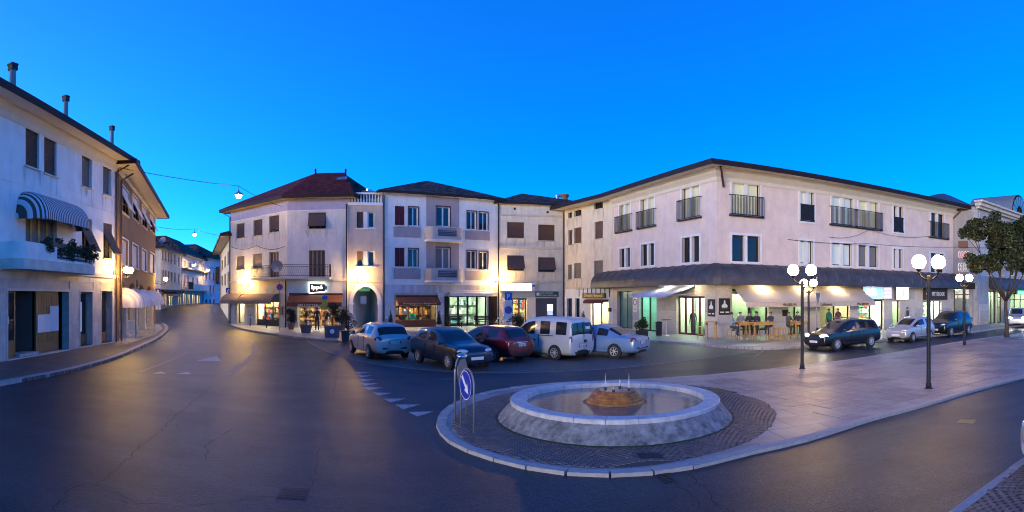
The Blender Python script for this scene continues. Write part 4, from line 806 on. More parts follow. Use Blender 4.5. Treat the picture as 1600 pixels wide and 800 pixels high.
# balcony across the corner
zb = fa.z(430, 434); ua, ub = fa.u(405), fb.u(517); o1, o2 = 1.0, 1.0
cpt = PB + (fa.n + fb.n).normalized() * 1.02; s0, s1 = fa.at(ua, 1.0), fb.at(ub, 1.0); poly = [fa.at(ua), s0, cpt, s1, fb.at(ub), PB]
bal = MB().prism([tuple(q) for q in poly], zb - .18, zb).build('balcony', 'cornice', t, Matrix()); mb = MB()
for a, b in ((fa.at(ua), s0), (s0, cpt), (cpt, s1), (s1, fb.at(ub))):
    for z in (zb + .1, zb + .82, zb + 1.0): mb.tube([(*a, z), (*b, z)], .018, 4)
    n = max(2, int((b - a).length / .16))
    for k in range(n + 1):
        c = a + (b - a) * k / n; mb.tube([(*c, zb), (*c, zb + 1.0)], .011, 4)
        if k < n: c2 = a + (b - a) * (k + 1) / n; mb.tube([(*c, zb + .1), (*c2, zb + .45), (*c, zb + .8)], .008, 3)
mb.build('railing', 'darkmetal', bal, Matrix())
MB().lathe([(.02, -.1), (.3, -.04), (.48, .06), (.5, .08), (.3, .0), (.02, -.05)], 20).build('satellite_dish', 'greymetal', t, Matrix.Translation((*(cpt + Vector((-.3, -.1))), zb + .85)) @ Matrix.Rotation(radians(80), 4, 'X') @ Matrix.Rotation(radians(8), 4, 'Y'))
barrel(fa, t, fa.u(357), fa.u(383), fa.z(370, 459), fa.z(370, 472), .9, 'awn_taupe', 0, 7); barrel(fa, t, fa.u(385), fa.u(437), fa.z(411, 459), fa.z(411, 472), .9, 'awn_taupe', 0, 7)
aw = awning(fb, t, fb.u(452), fb.u(536), fb.z(495, 459.5), 1.1, fb.z(495, 474) + .08, .32, 'awn_brown')
lettering('PELLETTERIA', aw, fb.fr, fb.u(488), -1.15, fb.z(495, 477.5) + .02, 2.0, .22, 'cream_ink', 'awning_lettering')
downpipe(fa, t, fa.L - .1, .1, zc, .1, 'darkmetal'); downpipe(fb, t, fb.L - .08, .1, ZT - .5, .1, 'darkmetal'); downpipe(fa, t, .05, .1, ZT - .5, .1, 'darkmetal', -1)
MB().box(fa.u(438), fa.u(443), -.12, 0, fa.z(440, 492), fa.z(440, 480)).build('display_case', 'wood', t, fa.fr)
wall_lamp(fa, fa.u(388), fa.z(388, 442), 'twin globe wall lamp above the taupe shop awnings', out=.7)
s = thing('neon_sign', 'small framed neon shop sign glowing white above the brown awning', 'sign', fb.fr @ Matrix.Translation((fb.u(496), -.04, fb.z(496, 450)))); S = FR[s.name]
MB().hexa([(-.6, -.14, -.38), (.62, -.14, -.26), (.62, 0, -.26), (-.6, 0, -.38)], [(-.62, -.14, .34), (.6, -.14, .3), (.6, 0, .3), (-.62, 0, .34)]).build('board', 'black', s)
mb = MB(); c4 = [(-.66, -.1, -.42), (.68, -.1, -.30), (.66, -.1, .36), (-.70, -.1, .42)]; mb.tube(c4 + [c4[0]], .035, 6); mb.build('neon_frame', 'neon', s); lettering('Ippó', s, S, 0, -.17, .02, .92, .42, 'neonred', bold=True)
# ---- narrow building with the archway
A, B = q2(543.6, 45.05), q2(598, 45.2); f = Fac(A, B); ZT = f.z(570, 319); t = thing('archway_building', 'narrow beige building with arched passage and roof balustrade', 'building', f.fr); fp = [A, B, B - f.n * 8, A - f.n * 8]
for y0, y1, k in ((331, 356, 1), (392, 416, .6)):
    window(f, t, (557.5, 567.5, y0, y1), 'roller', 'frame_white', None, sh='roller', close=k, mull=0); window(f, t, (575, 585.5, y0, y1), 'dark', 'frame_white', None, mull=0, bar=.1)
    band(f, t, f.u(555), f.u(588), f.z(571, y1) - .1, f.z(571, y1) - .02, .08, 'trim', 'sill')
    o = MB().box(f.u(568.2), f.u(574.2), -.012, .02, f.z(571, y1), f.z(571, y0)).build('mullion_panel', 'trim', t, f.fr)
ua, ub = f.u(551.5), f.u(590.5); zs_, zt_ = f.z(571, 473), f.z(571, 448); f.holes.append((ua, ub, -.1, zt_)); f.wall(t, [(-.4, ZT, 'beige')], .5)
mb = MB(); n = 16; c = (ua + ub) / 2; R_ = (ub - ua) / 2; arc = [(c - R_ * cos(pi * k / n), zs_ + (zt_ - zs_) * sin(pi * k / n)) for k in range(n + 1)]
for k in range(n // 2): mb.poly([(ua, 0, zt_), (arc[k][0], 0, arc[k][1]), (arc[k + 1][0], 0, arc[k + 1][1])]); mb.poly([(ub, 0, zt_), (arc[n - k][0], 0, arc[n - k][1]), (arc[n - k - 1][0], 0, arc[n - k - 1][1])])
mb.loft([[(x, 0, z) for x, z in arc], [(x, .5, z) for x, z in arc]]); mb.build('arch', 'beige', t, f.fr)
mb = MB(); ao = [(c - (R_ + .3) * cos(pi * k / n), zs_ + (zt_ - zs_ + .3) * sin(pi * k / n)) for k in range(n + 1)]
mb.loft([[(x, .02, z) for x, z in arc], [(x, -.06, z) for x, z in arc], [(x, -.06, z) for x, z in ao], [(x, .02, z) for x, z in ao]]); mb.build('archivolt', 'trim', t, f.fr)
for x in (ua - .3, ub): MB().box(x, x + .3, -.06, .1, .1, zs_ - .15).box(x - .06, x + .36, -.1, .1, zs_ - .15, zs_).build('pilaster', 'trim', t, f.fr)
mb = MB(); mb.poly([(ua - .1, 7, 0), (ub + .1, 7, 0), (ub + .1, 7, 5), (ua - .1, 7, 5)]); mb.poly([(ua - .1, .51, 0), (ua - .1, 7, 0), (ua - .1, 7, 5), (ua - .1, .51, 5)]); mb.poly([(ub + .1, .51, 0), (ub + .1, 7, 0), (ub + .1, 7, 5), (ub + .1, .51, 5)]); mb.poly([(ua - .1, .51, 4.6), (ub + .1, .51, 4.6), (ub + .1, 7, 4.6), (ua - .1, 7, 4.6)]); mb.build('passage', 'passage', t, f.fr)
MB().box(ua + .2, ua + .9, 4, 4.1, .1, 2.3).build('passage_door', 'awn_red', t, f.fr); MB().box(c + .15, c + .75, 6.9, 6.98, .1, 2.6).build('passage_door', 'darkwood', t, f.fr)
MB().box(c - .35, c + .15, 1.3, 1.33, zs_ - .1, zs_ + .55).build('hanging_notice', 'signface', t, f.fr); MB().box(c - .7, c + .5, 2.0, 2.06, zt_ - .35, zt_ - .1).build('lit_fanlight', 'fanlight', t, f.fr)
band(f, t, 0, f.L, ZT - .12, ZT + .06, .16, 'trim'); band(f, t, 0, f.L, f.z(571, 441), f.z(571, 439), .08, 'cornice')
zb0, zb1 = ZT + .06, f.z(570, 301); MB().box(0, f.L, -.12, .16, zb1 - .14, zb1).box(0, f.L, -.1, .14, zb0, zb0 + .08).build('balustrade_rail', 'trim', t, f.fr)
for k in range(12): x = f.L * (k + .5) / 12; MB().lathe([(.05, 0), (.05, .05), (.09, .2), (.05, .42), (.05, zb1 - zb0 - .22)], 8, (x, .02, zb0 + .08)).build('baluster', 'trim', t, f.fr, smooth=True)
shell(t, fp, (0,), -.4, ZT, 'beige'); MB().poly([(0, 0, ZT), (f.L, 0, ZT), (f.L, 8, ZT), (0, 8, ZT)]).build('terrace', 'cornice', t, f.fr)
ac = thing('roof_unit', 'pale metal vent box behind the roof balustrade', 'vent', f.fr @ Matrix.Translation((f.L * .62, 2.0, ZT))); MB().box(-.55, .55, -.3, .3, 0, 1.45).build('cabinet', 'greymetal', ac); MB().lathe([(.3, 1.45), (.3, 1.6), (.25, 1.62)], 14).build('cap', 'steel', ac)
tp = thing('terrace_shrub', 'dark spiky shrub showing behind the roof balustrade', 'plant', f.fr @ Matrix.Translation((f.L * .3, 3, ZT))); MB().tube([(0, 0, 0), (.1, 0, 1.6)], .06, 6).build('stem', 'bark', tp)
leaves('foliage', tp, FR[tp.name], [(random.uniform(-.7, .7), 0, 1.5 + random.uniform(-.3, .6), .25, .25, .4) for _ in range(8)], 600, .09, ['leaf1', 'leaf2'], 9)
wall_lamp(f, f.u(559), f.z(559, 436), 'twin globe wall lamp above the arched passage', out=.55)
# ---- white building with mauve panels
A, B = q2(598.4, 45.25), q2(779, 49.1); f = B4 = Fac(A, B); ZT = 11.2; t = thing('balcony_building', 'white building with mauve panels, oxblood shutters and two curved balconies', 'building', f.fr); fp = [A, B, B - f.n * 10, A - f.n * 10]
for ys in (((322, 352), (323, 354), (330, 358.5)), ((387, 416.6), (387, 420), (392, 420))):
    window(f, t, (617, 632, *ys[0]), 'louvre', 'frame_red', 'trim', sh='louvre_red', mull=0); window(f, t, (638.5, 653, ys[0][0] + 1.5, ys[0][1] + 1), 'dark', 'frame_white', 'trim', 'frame_red', mull=1, bar=.07, tw=.07)
    window(f, t, (682, 703, *ys[1]), 'dark', 'frame_white', None, 'frame_red', mull=1, bar=.09, tw=.08, name='french_window', pane='curtain_dark' if ys[0][0] > 360 else 'pane')
    for a, b, e in ((730, 744, 0), (749, 762, 1.5)): window(f, t, (a, b, ys[2][0] + e, ys[2][1] + e), 'dark', 'frame_white', 'trim', 'frame_red', mull=1, bar=.07, tw=.07, pane='pane')
f.holes.append([*f.rect(618, 682, 461.5, 510)][:2] + [.14, f.z(650, 462)]); f.holes.pop()
o = shop(f, t, (618, 682, 462, 510), 'room_dark', 'ceil', 2.6, 'wood', 2, 'bags', 3, z0=.13, kick=.55, kickmat='awn_brown', lightn=2)
shop(f, t, (702, 761, 462, 509), 'room_green', 'ceilw', 3.0, 'frame_dark', 3, 'cold', 3, .5, z0=.13, bar=.12)
zg = f.z(690, 445); f.wall(t, [(-.4, zg, 'stone'), (zg, ZT, 'white')])
x = 0; rnd = random.Random(8)
while x < f.L - .05:   # striped marble frieze, slab by slab
    wd = min(rnd.uniform(.22, .5), f.L - x); MB().box(x + .003, x + wd - .003, -.03, .01, f.z(690, 464) + .35, zg - .03).build('marble_slab', rnd.choice(['marble_a', 'marble_b']), t, f.fr); x += wd
for a, b in ((0, f.u(617) - .05), (f.u(684), f.u(694))):
    z = .13
    while z < f.z(690, 464) + .3: MB().box(a + .01, b - .01, -.025, .01, z + .004, z + .49).build('marble_slab', random.choice(['marble_a', 'marble_b']), t, f.fr); z += .5
band(f, t, 0, f.L, zg - .02, zg + .14, .08, 'trim')
for r_ in ((615, 657, 355, 371), (615, 657, 419.5, 436), (727, 765, 361.5, 375), (727, 765, 423.5, 438)): u0, u1, z0, z1 = f.rect(*r_); MB().box(u0, u1, -.03, .01, z0, z1).build('render_panel', 'mauve', t, f.fr)
u0, u1 = f.u(666), f.u(717); mh = [h for h in f.holes if h[0] > u0 and h[1] < u1 and h[2] > 3]; mb = MB(); zs2 = sorted([zg + .2, ZT - .02] + [h[k] for h in mh for k in (2, 3)]); mb.box(u0, mh[0][0] - .005, -.03, .01, zg + .2, ZT - .02); mb.box(mh[0][1] + .005, u1, -.03, .01, zg + .2, ZT - .02)
for i in range(0, len(zs2), 2): mb.box(mh[0][0] - .005, mh[0][1] + .005, -.03, .01, zs2[i], zs2[i + 1])
mb.build('render_panel', 'mauve', t, f.fr)
for y0, y1 in ((353.6, 376.5), (417.6, 439.5)):
    a, b = f.u(661) + .1, f.u(726) - .45; z0, z1 = f.z(693, y1) - .12, f.z(693, y0) - .15; out = .95; pl = plan(a, b, out, .55); bal = MB().prism(pl, z0, z0 + .17).build('balcony', 'trim', t, f.fr)
    pp = plan(a + .06, b - .06, out - .06, .5); us, ue = f.u(680) - .1, f.u(714) - .35; mb = MB(); yy = -(out - .06)
    parapet(mb, [p for p in pp if p[0] < us] + [(us, yy)], z0 + .17, z1, .12); parapet(mb, [(ue, yy)] + [p for p in pp if p[0] > ue], z0 + .17, z1, .12); parapet(mb, [(us, yy), (ue, yy)], z0 + .17, z0 + .42, .12); parapet(mb, [(us, yy), (ue, yy)], z1 - .1, z1, .12); mb.build('parapet', 'beige', bal, f.fr)
    mb = MB(); 
    for k in range(4): mb.tube([(us, yy + .06, z0 + .5 + k * .13), (ue, yy + .06, z0 + .5 + k * .13)], .018, 5)
    mb.build('rails', 'darkmetal', bal, f.fr)
aw = awning(f, t, f.u(618), f.u(683.5), f.z(650, 462.5), .8, f.z(650, 472) - .05, .22, 'awn_brown', scal=1); lettering('Antiquariato e Restauro', aw, f.fr, f.u(651), -.85, f.z(650, 474.2), 2.9, .18, 'cream_ink', 'awning_lettering')
aw = awning(f, t, f.u(700), f.u(768), f.z(735, 455), .55, f.z(735, 458.5), .24, 'awn_white', name='awning'); 
for a, b in ((694.5, 701), (763.5, 776)):
    u0, u1 = f.u(a), f.u(b); mb = MB(); z1 = f.z(735, 463); n = max(3, int((u1 - u0) / .12)); mb.box(u0, u1, -.05, -.02, .15, .2); mb.box(u0, u1, -.05, -.02, z1 - .05, z1); mb.box(u0, u1, -.05, -.02, 1.5, 1.55)
    for k in range(n + 1): c = u0 + (u1 - u0) * k / n; mb.box(c - .012, c + .012, -.05, -.02, .2, z1 - .05)
    mb.build('folded_grille', 'darkmetal', t, f.fr); MB().box(u0, u1, -.015, .0, .15, z1).build('grille_backing', 'frame_dark', t, f.fr)
ub = f.u(625), f.u(637)      # framed pictures and a chair inside the antique shop
for a, b, y0, y1 in ((620, 626.5, 481, 491.5), (631.5, 642, 482, 491.5)):
    u0, u1, z0, z1 = f.rect(a, b, y0, y1); p_ = thing('framed_picture', 'gilt framed picture %s in the antique shop window' % ('at the left' if a < 625 else 'with wide mount'), 'picture', f.fr @ Matrix.Translation(((u0 + u1) / 2, .75, (z0 + z1) / 2))); hw, hh = (u1 - u0) / 2, (z1 - z0) / 2; mb = MB(); framebars(mb, -hw, hw, -hh, hh, -.04, 0, .07, 0); mb.build('frame', 'gilt', p_); MB().box(-hw + .05, hw - .05, -.015, .0, -hh + .05, hh - .05).build('canvas', 'whiteboard', p_)
ch = thing('armchair', 'teal upholstered armchair in the antique shop window', 'chair', f.fr @ Matrix.Translation((f.u(650), 1.2, .7))); mb = MB(); mb.loft([[(.42 * sx * cos(a), .35 * sin(a) * -1, z) for a in [pi * k / 10 for k in range(11)]] for z, sx in ((0, .9), (.45, 1.0), (.55, .9))]); mb.build('backrest', 'tealchair', ch); MB().box(-.38, .38, -.3, .3, 0, .25).build('seat', 'tealchair', ch)
shell(t, fp, (0,), -.4, ZT, 'white'); ap = pt(667, 53.5); apx = Vector((ap.x, ap.y)); top = [apx + (Vector(q) - apx) * .02 for q in fp]
roof(t, fp, ZT, .45, 4, 2.55, 'tile_dark', 'fascia', 'trim', .16, top=top); downpipe(f, t, .06, .1, ZT - .2, .1, 'darkmetal'); downpipe(f, t, f.L - .06, .1, ZT - .2, .1, 'darkmetal')
wall_lamp(f, f.u(774), f.z(774, 438), 'twin globe wall lamp beside the tobacconist sign', out=.8)
# ---- cream building with the tobacconist
A, B = q2(779.5, 49.1), q2(882, 50.4); f = Fac(A, B); ZT = f.z(830, 319) - .05; t = thing('cream_building', 'cream building with brown roller shutters above the tobacconist', 'building', f.fr); fp = [A, B + f.d * 4, B + f.d * 4 - f.n * 9, A - f.n * 9]
window(f, t, (792.5, 819, 347, 372), 'roller'); window(f, t, (841, 867, 351, 376), 'roller'); window(f, t, (792.5, 819, 399, 423), 'tilt', sh='blind_brown', close=.9, mull=2); window(f, t, (841, 867, 402, 425), 'tilt', sh='blind_brown', close=.9, mull=2)
for px, py in ((804.5, 326), (856, 331.5)): window(f, t, (px - 2, px + 2, py - 1.8, py + 1.8), 'dark', 'frame_dark', None, mull=0, bar=.03, name='vent_opening')
shop(f, t, (800, 823, 466, 506), 'room_white', 'ceil', 3, 'wood', 1, 'toys', 5, z0=.13, bar=.13, lightn=2)
u0, u1, z0, z1 = f.rect(837, 870, 466, 508); f.holes.append((u0, u1, .13, z1)); f.wall(t, [(-.4, ZT, 'cream2')])
pn = MB().box(u0, u1, .06, .12, .13, z1).build('cash_machine_panel', pm('bank_panel', (.05, .055, .08), .35, var=.1), t, f.fr)
a0, a1, b0, b1 = f.rect(855.5, 863.5, 476, 492); MB().box(a0 - .05, a1 + .05, .02, .06, b0 - .05, b1 + .05).build('fascia', 'greymetal', pn, f.fr); MB().box(a0, a1, .005, .02, b0 + .42 * (b1 - b0), b1).build('lit_header', 'atmwhite', pn, f.fr); MB().box(a0, a1, .005, .02, b0, b0 + .4 * (b1 - b0)).build('screen', 'atmblue', pn, f.fr)
band(f, t, 0, f.L, f.z(830, 389), f.z(830, 385.5), .1); band(f, t, 0, f.L, f.z(830, 441.5), f.z(830, 438), .12); band(f, t, 0, f.L - .3, f.z(830, 338), f.z(830, 335.5), .1)
shell(t, fp, (0,), -.4, ZT, 'cream2'); ap = pt(815, 54.5); apx = Vector((ap.x, ap.y)); roof(t, fp, ZT, .35, 4, 1.75, 'tile_dark', 'fascia', 'soffit', .14, top=[apx + (Vector(q) - apx) * .02 for q in fp])
downpipe(f, t, f.L - .12, .1, ZT - .6, .1)
for px, y0, y1, w_, mt in ((871, 305, 322, .18, 'steel'), (882, 304, 322, .32, 'terracotta')):
    v = pt(px, 53); X = Matrix.Translation((v.x, v.y, 0)); ch = MB(X).lathe([(w_, ZT), (w_, zz(y0 + 3, 53))], 10).build('chimney', mt, t, Matrix()); MB(X).lathe([(w_ * 1.35, zz(y0 + 3, 53)), (w_ * 1.35, zz(y0, 53)), (w_ * .4, zz(y0 - 1, 53))], 10).build('chimney_cap', mt, ch, Matrix())
def sign_box(f, rect, label, mat, out=.2, name='shop_sign', back='greymetal', y=.0):
    u0, u1, z0, z1 = f.rect(*rect); fr = f.fr @ Matrix.Translation(((u0 + u1) / 2, y, (z0 + z1) / 2)); s = thing(name, label, 'sign', fr); hw, hh = (u1 - u0) / 2, (z1 - z0) / 2
    MB().box(-hw, hw, -out, 0, -hh, hh).build('case', back, s); MB().box(-hw + .02, hw - .02, -out - .015, -out + .002, -hh + .02, hh - .02).build('face', mat, s); return s, hw, hh, out + .02
sign_box(f, (782.5, 829, 443, 454.5), 'blank glowing white lightbox above the tobacconist', 'signwhite', .3)
s, hw, hh, o = sign_box(f, (829.8, 835, 443.5, 455), 'small blue and white panel beside the white lightbox', 'signface', .3); MB().box(-hw * .7, hw * .7, -o - .008, -o, .05, hh * .8).build('emblem', 'bluep', s)
s = thing('letter_sign', 'cream block letters over the tobacconist door', 'sign', f.fr @ Matrix.Translation((f.u(811), 0, f.z(811, 460)))); MB().box(-1.6, 1.75, -.06, 0, -.22, .22).build('board', 'cornice', s); lettering('TABACCHI', s, FR[s.name], .1, -.08, 0, 2.5, .3, 'cream_ink', bold=True)
s, hw, hh, o = sign_box(f, (836, 872.5, 455.3, 464), 'dark green bank sign with two lines of small white letters', 'greensign', .12); MB().box(-hw + .1, -hw + .38, -o - .006, -o, -hh * .55, hh * .55).build('emblem', 'signface', s); lettering('CASSA DI RISPARMIO', s, FR[s.name], -.05, -o, .1, 1.2, .12, 'signface'); lettering('DEL FRIULI VENEZIA GIULIA', s, FR[s.name], .15, -o, -.1, 1.6, .12, 'signface')
# ---- cream wing
A, B = q2(882.4, 50.2), q2(958, 44.4); f = Fac(A, B); ZT = 10.65; t = thing('cream_wing', 'cream side wing with narrow windows beside the pink building', 'building', f.fr)
for r_ in ((887.5, 893.5, 332, 341), (897, 908.5, 328, 338), (928, 942, 316, 326.5)): window(f, t, r_, 'dark', 'frame_dark', 'cornice', mull=1, bar=.05)
for r_ in ((888, 894, 359.5, 383), (897, 908.5, 355.6, 380), (929, 942, 346, 373)): window(f, t, r_, 'roller', sh='roller', mull=0)
for r_ in ((887.5, 893.5, 413.5, 436.6), (897, 908, 411, 435), (928, 942, 407, 432.7)): window(f, t, r_, 'roller', 'frame_ochre', sh='roller_grey', mull=2 if r_[1] - r_[0] > 8 else 0)
window(f, t, (886, 893.5, 466, 497), 'dark', 'frame_dark', 'cornice', mull=0); window(f, t, (899, 905.5, 466, 497), 'dark', 'frame_dark', 'cornice', mull=0)
shop(f, t, (923, 951, 469, 506), 'room_white', 'ceil', 2.6, 'frame_dark', 1, 'food', 5, z0=.13, lightn=2)
zg = f.z(920, 450); f.wall(t, [(-.4, zg, 'white'), (zg, ZT, 'cream')]); band(f, t, 0, f.L, zg - .03, zg + .1, .08)
barrel(f, t, f.u(919), f.u(951), f.z(935, 468), f.z(935, 471.5), .5, 'awn_red', 0, 5); 
mb = MB(); 
for k in range(10): x = f.u(905) + k * .62; mb.box(x, x + .04, -.05, 0, zg - .75, zg - .02)
mb.box(f.u(900), f.u(956), -.05, 0, zg - .1, zg - .06); mb.build('sign_brackets', 'darkmetal', t, f.fr)
s, hw, hh, o = sign_box(f, (912, 947, 458, 466), 'dark brown shop sign with gold script over the lit doorway', 'brownsign', .15, back='brownsign'); lettering('Griselda Venerdì', s, FR[s.name], 0, -o, 0, hw * 1.6, .24, 'gilt')
MB().box(f.u(952.5), f.u(955.5), -.15, 0, f.z(954, 487), f.z(954, 481)).build('letter_box', 'frame_dark', t, f.fr)
fW = f
# ---- pink corner building with the long canopy
PA, PB, PC = q2(958.2, 44.35), q2(1120, 34.0), q2(1490, 49.4); fl, fq = Fac(PA, PB), Fac(PB, PC); ZT = 10.58
t = R1 = thing('pink_building', 'large pink building with dark barrel canopy and iron balconies', 'building', fl.fr); fp = [fW.A, PA, PB, PC, PC + Vector((-2.5, 13)), fW.A + Vector((6, 9))]
def r1w(f, rect, kind, rl=None, panel=False, mull=1, pane='pane'):
    x0, x1, y0, y1 = rect; o = window(f, t, (x0 + 3.0, x1 - 3.0, y0 + 3.2, y1 - 2.2), kind, 'frame_dark', None, 'trim', mull, .2, pane, tw=.15, bar=.075)
    h = f.holes[-1]
    if mull: c = (h[0] + h[1]) / 2; MB().box(c - .11, c + .11, -.0, .25, h[2], h[3]).build('stone_mullion', 'trim', o, f.fr)
    if rl: u0, u1, z0, z1 = f.rect(*rl); railing(f, o, u0, u1, z0, z1, .22 if not panel else .06, panel=panel)
r1w(fl, (965, 988, 307, 362), 'lit', (964, 988, 337, 362), pane='lit'); r1w(fl, (998, 1025.5, 294, 355), 'lit', (997.5, 1025.5, 329, 355), pane='lit'); r1w(fl, (1062.6, 1096, 272.5, 341), 'lit', (1061.5, 1096.5, 311, 342), pane='lit')
for r_ in ((965.5, 988, 385, 419.5), (999, 1025.5, 378, 417), (1063, 1096, 367, 412)): r1w(fl, r_, 'dark')
r1w(fq, (1141, 1190, 269, 338), 'lit', (1139.5, 1191, 307, 338), pane='lit'); r1w(fq, (1247, 1275, 284, 348), 'lit', (1250, 1272, 320, 345), True, 1, 'litblue'); r1w(fq, (1297, 1336, 293, 353), 'lit', (1296, 1337, 325, 353), pane='litblue'); r1w(fq, (1339, 1375, 300, 358), 'lit', (1339, 1376, 331, 358), pane='lit'); r1w(fq, (1393, 1414, 310, 365), 'dark', (1396, 1411, 340, 362), True, 1); r1w(fq, (1451.5, 1478, 323, 372), 'dark', (1451, 1480, 348, 372))
for r_, p_ in (((1140.5, 1190, 365, 411), 'pane'), ((1247, 1273, 373, 414), 'litblue'), ((1297, 1334, 377, 417), 'litblue'), ((1338, 1375, 380.6, 419), 'curtain_dark'), ((1393, 1413, 386, 421), 'curtain_dark'), ((1451, 1478, 393, 428), 'pane')): r1w(fq, r_, 'lit', mull=1, pane=p_)
# ground floor, left face
o = window(fl, t, (964.5, 988.5, 455, 513), 'dark', 'frame_dark', None, mull=1, pane='wetglass', dep=.25, name='rolled_shopfront', bar=.05)
shop(fl, t, (999, 1026, 462, 519), 'room_green', 'ceilteal', 2.5, 'frame_dark', 1, 'cold', 3, .4, z0=.16, bar=.1, lightn=1, name='glass_door'); shop(fl, t, (1057, 1101, 463, 526), 'room_green', 'ceilw', 3.5, 'frame_red', 3, 'cold', 4, .7, z0=.14, bar=.12, lightn=2, name='double_door')
# ground floor, right face
shop(fq, t, (1144, 1201, 452, 526), 'room_green', 'ceilg', 4.5, 'frame_dark', 1, 'cold', 5, .7, z0=.5, bar=.1, lightn=3); shop(fq, t, (1232, 1256, 452, 526), 'room_green', 'ceilg', 4, 'frame_dark', 1, 'cold', 4, .6, z0=.13, lightn=1); shop(fq, t, (1282, 1328, 455, 522), 'room_green', 'ceil', 4.5, 'frame_dark', 1, 'food', 4, .6, z0=.3, lightn=2)
shop(fq, t, (1342, 1381, 469, 518.5), 'room_white', 'ceilw', 2.5, 'frame_dark', 1, 'neon', 4, .95, z0=.13, bar=.1, lightn=3); shop(fq, t, (1394.5, 1406, 470, 515), 'room_green', 'ceilg', 2.5, 'frame_dark', 0, 'neon', 3, .6, z0=.13, lightn=1); shop(fq, t, (1442, 1471, 470, 511), 'room_white', 'ceilw', 2.5, 'frame_red', 2, 'cold', 5, .7, z0=.13, lightn=2)
for f_ in (fl, fq): zg = f_.z(1120, 411) - .1; f_.wall(t, [(-.4, zg, 'travertine'), (zg, ZT, 'pink')], .34)
for f_ in (fl, fq):    # stone facing slabs, piece by piece
    for zi in range(4):
        z0_, z1_ = .14 + zi * .78, .14 + (zi + 1) * .78; x = 0
        while x < f_.L - .02:
            wd = min(.95, f_.L - x); segs = [(x, x + wd)]; x += wd
            for h in f_.holes:
                if h[2] - .02 < z1_ and h[3] + .02 > z0_: segs = [s2 for s1 in segs for s2 in ((s1[0], min(s1[1], h[0] - .02)), (max(s1[0], h[1] + .02), s1[1])) if s2[1] - s2[0] > .05]
            for s1 in segs: MB().box(s1[0] + .004, s1[1] - .004, -.02, .01, z0_ + .004, z1_ - .004).build('stone_slab', 'travertine' if (zi + int(x * 3)) % 3 else 'stone', t, f_.fr)
shell(t, fp, (0, 1, 2), -.4, ZT, 'pink')
roof(t, fp, ZT, 1.15, 5, 1.15, 'tile_dark', 'fascia', 'soffit', .26); roofpts = None
for f_, e0, e1 in ((fl, 0, 0), (fq, 0, 0)):
    mb = MB(); rows = []
    for y, z in ((-.02, -.75), (-.05, -.7), (-.08, -.5), (-.3, -.28), (-.34, -.16), (-.5, -.05), (-.52, .0)):
        k = -y * .8; rows.append([(-k if f_ is fq else 0, y, ZT + z), (f_.L + (k if f_ is fl else 0), y, ZT + z)])
    mb.loft(rows); mb.build('eaves_moulding', 'soffit', t, f_.fr)
mb = MB(); c = PB + (fl.n + fq.n).normalized() * 1.1; mb.tube([(*(PB + (fl.n + fq.n).normalized() * .12 + fq.d * .5), ZT - 1.1), (*(PB + (fl.n + fq.n).normalized() * 1.05 + fq.d * .5), ZT - .05)], .07, 8); mb.build('gutter_spout', 'pipe', t, Matrix()); MB().tube([(fq.L - .15, -.1, ZT - .9), (fq.L + .1, -.95, ZT - .05)], .06, 8).build('gutter_spout', 'pipe', t, fq.fr)
# barrel canopy round the corner
def canopy(t, path, zt, zb, out, mat='lead', seam=1.15, name='canopy'):
    mb = MB(); rows = []; n = 9
    for (p, nn) in path: rows.append([(*(p + nn * (.0 + out * sin(pi / 2 * k / n))), zb + (zt - zb) * cos(pi / 2 * k / n)) for k in range(n + 1)] + [(*(p + nn * (out + .01)), zb - .27), (*(p + nn * (out - .12)), zb - .28), (*(p + nn * .3), zb - .02), (*p, zb - .02)])
    mb.loft(rows); mb.poly(rows[0][::-1]); mb.poly(rows[-1]); o = mb.build(name, mat, t, Matrix(), smooth=False)
    for r_ in rows[1:-1]: MB().tube([Vector(q) + Vector((0, 0, .01)) for q in r_[:10]], .022, 4).build('seam', mat, o, Matrix())
    return o
zt_, zb_ = fl.z(1120, 411.5), zz(437.5, 33.0); path = []; x = -1.55
while x < fl.L: path.append((fl.at(x), fl.n)); x += 1.1
for k in range(5): a = k / 4; path.append((PB.copy(), (fl.n * (1 - a) + fq.n * a).normalized()))
x = 1.0
while x < fq.L: path.append((fq.at(x), fq.n)); x += 1.1
path.append((fq.at(fq.L), fq.n)); can = canopy(t, path, zt_, zb_, 1.25)
for f_, us_ in ((fl, (fl.u(1050), fl.u(1085))), (fq, (fq.u(1185), fq.u(1248), fq.u(1300)))):
    for u_ in us_: MB().box(u_ - .35, u_ + .35, -.75, -.6, zb_ - .2, zb_ - .12).build('canopy_light', 'ceil', can, f_.fr)
aw = awning(fl, t, fl.u(1027), fl.u(1086), zb_ - .3, 2.3, 2.72, .1, 'awn_blue', name='awning')
aw = awning(fq, t, fq.u(1143), fq.u(1342), zb_ - .22, 1.75, 2.32, .3, 'awn_beige', scal=0)
for px, wd, tx in ((1216, 1.05, 'MALIBRAN'), (1337, 1.05, 'MALIBRAN')): lettering(tx, aw, fq.fr, fq.u(px) - .35 * (px < 1300) - .95 * (px > 1300), -1.80, 2.17, wd, .17, 'inkbrown', 'awning_lettering')
lettering('Caffetteria', aw, fq.fr, fq.u(1276) - .6, -1.80, 2.17, 1.0, .2, 'inkbrown', 'awning_lettering')
MB().box(fq.u(1222) , fq.u(1231), -.06, -.02, fq.z(1226, 494), fq.z(1226, 484)).build('menu_case', 'frame_dark', t, fq.fr)
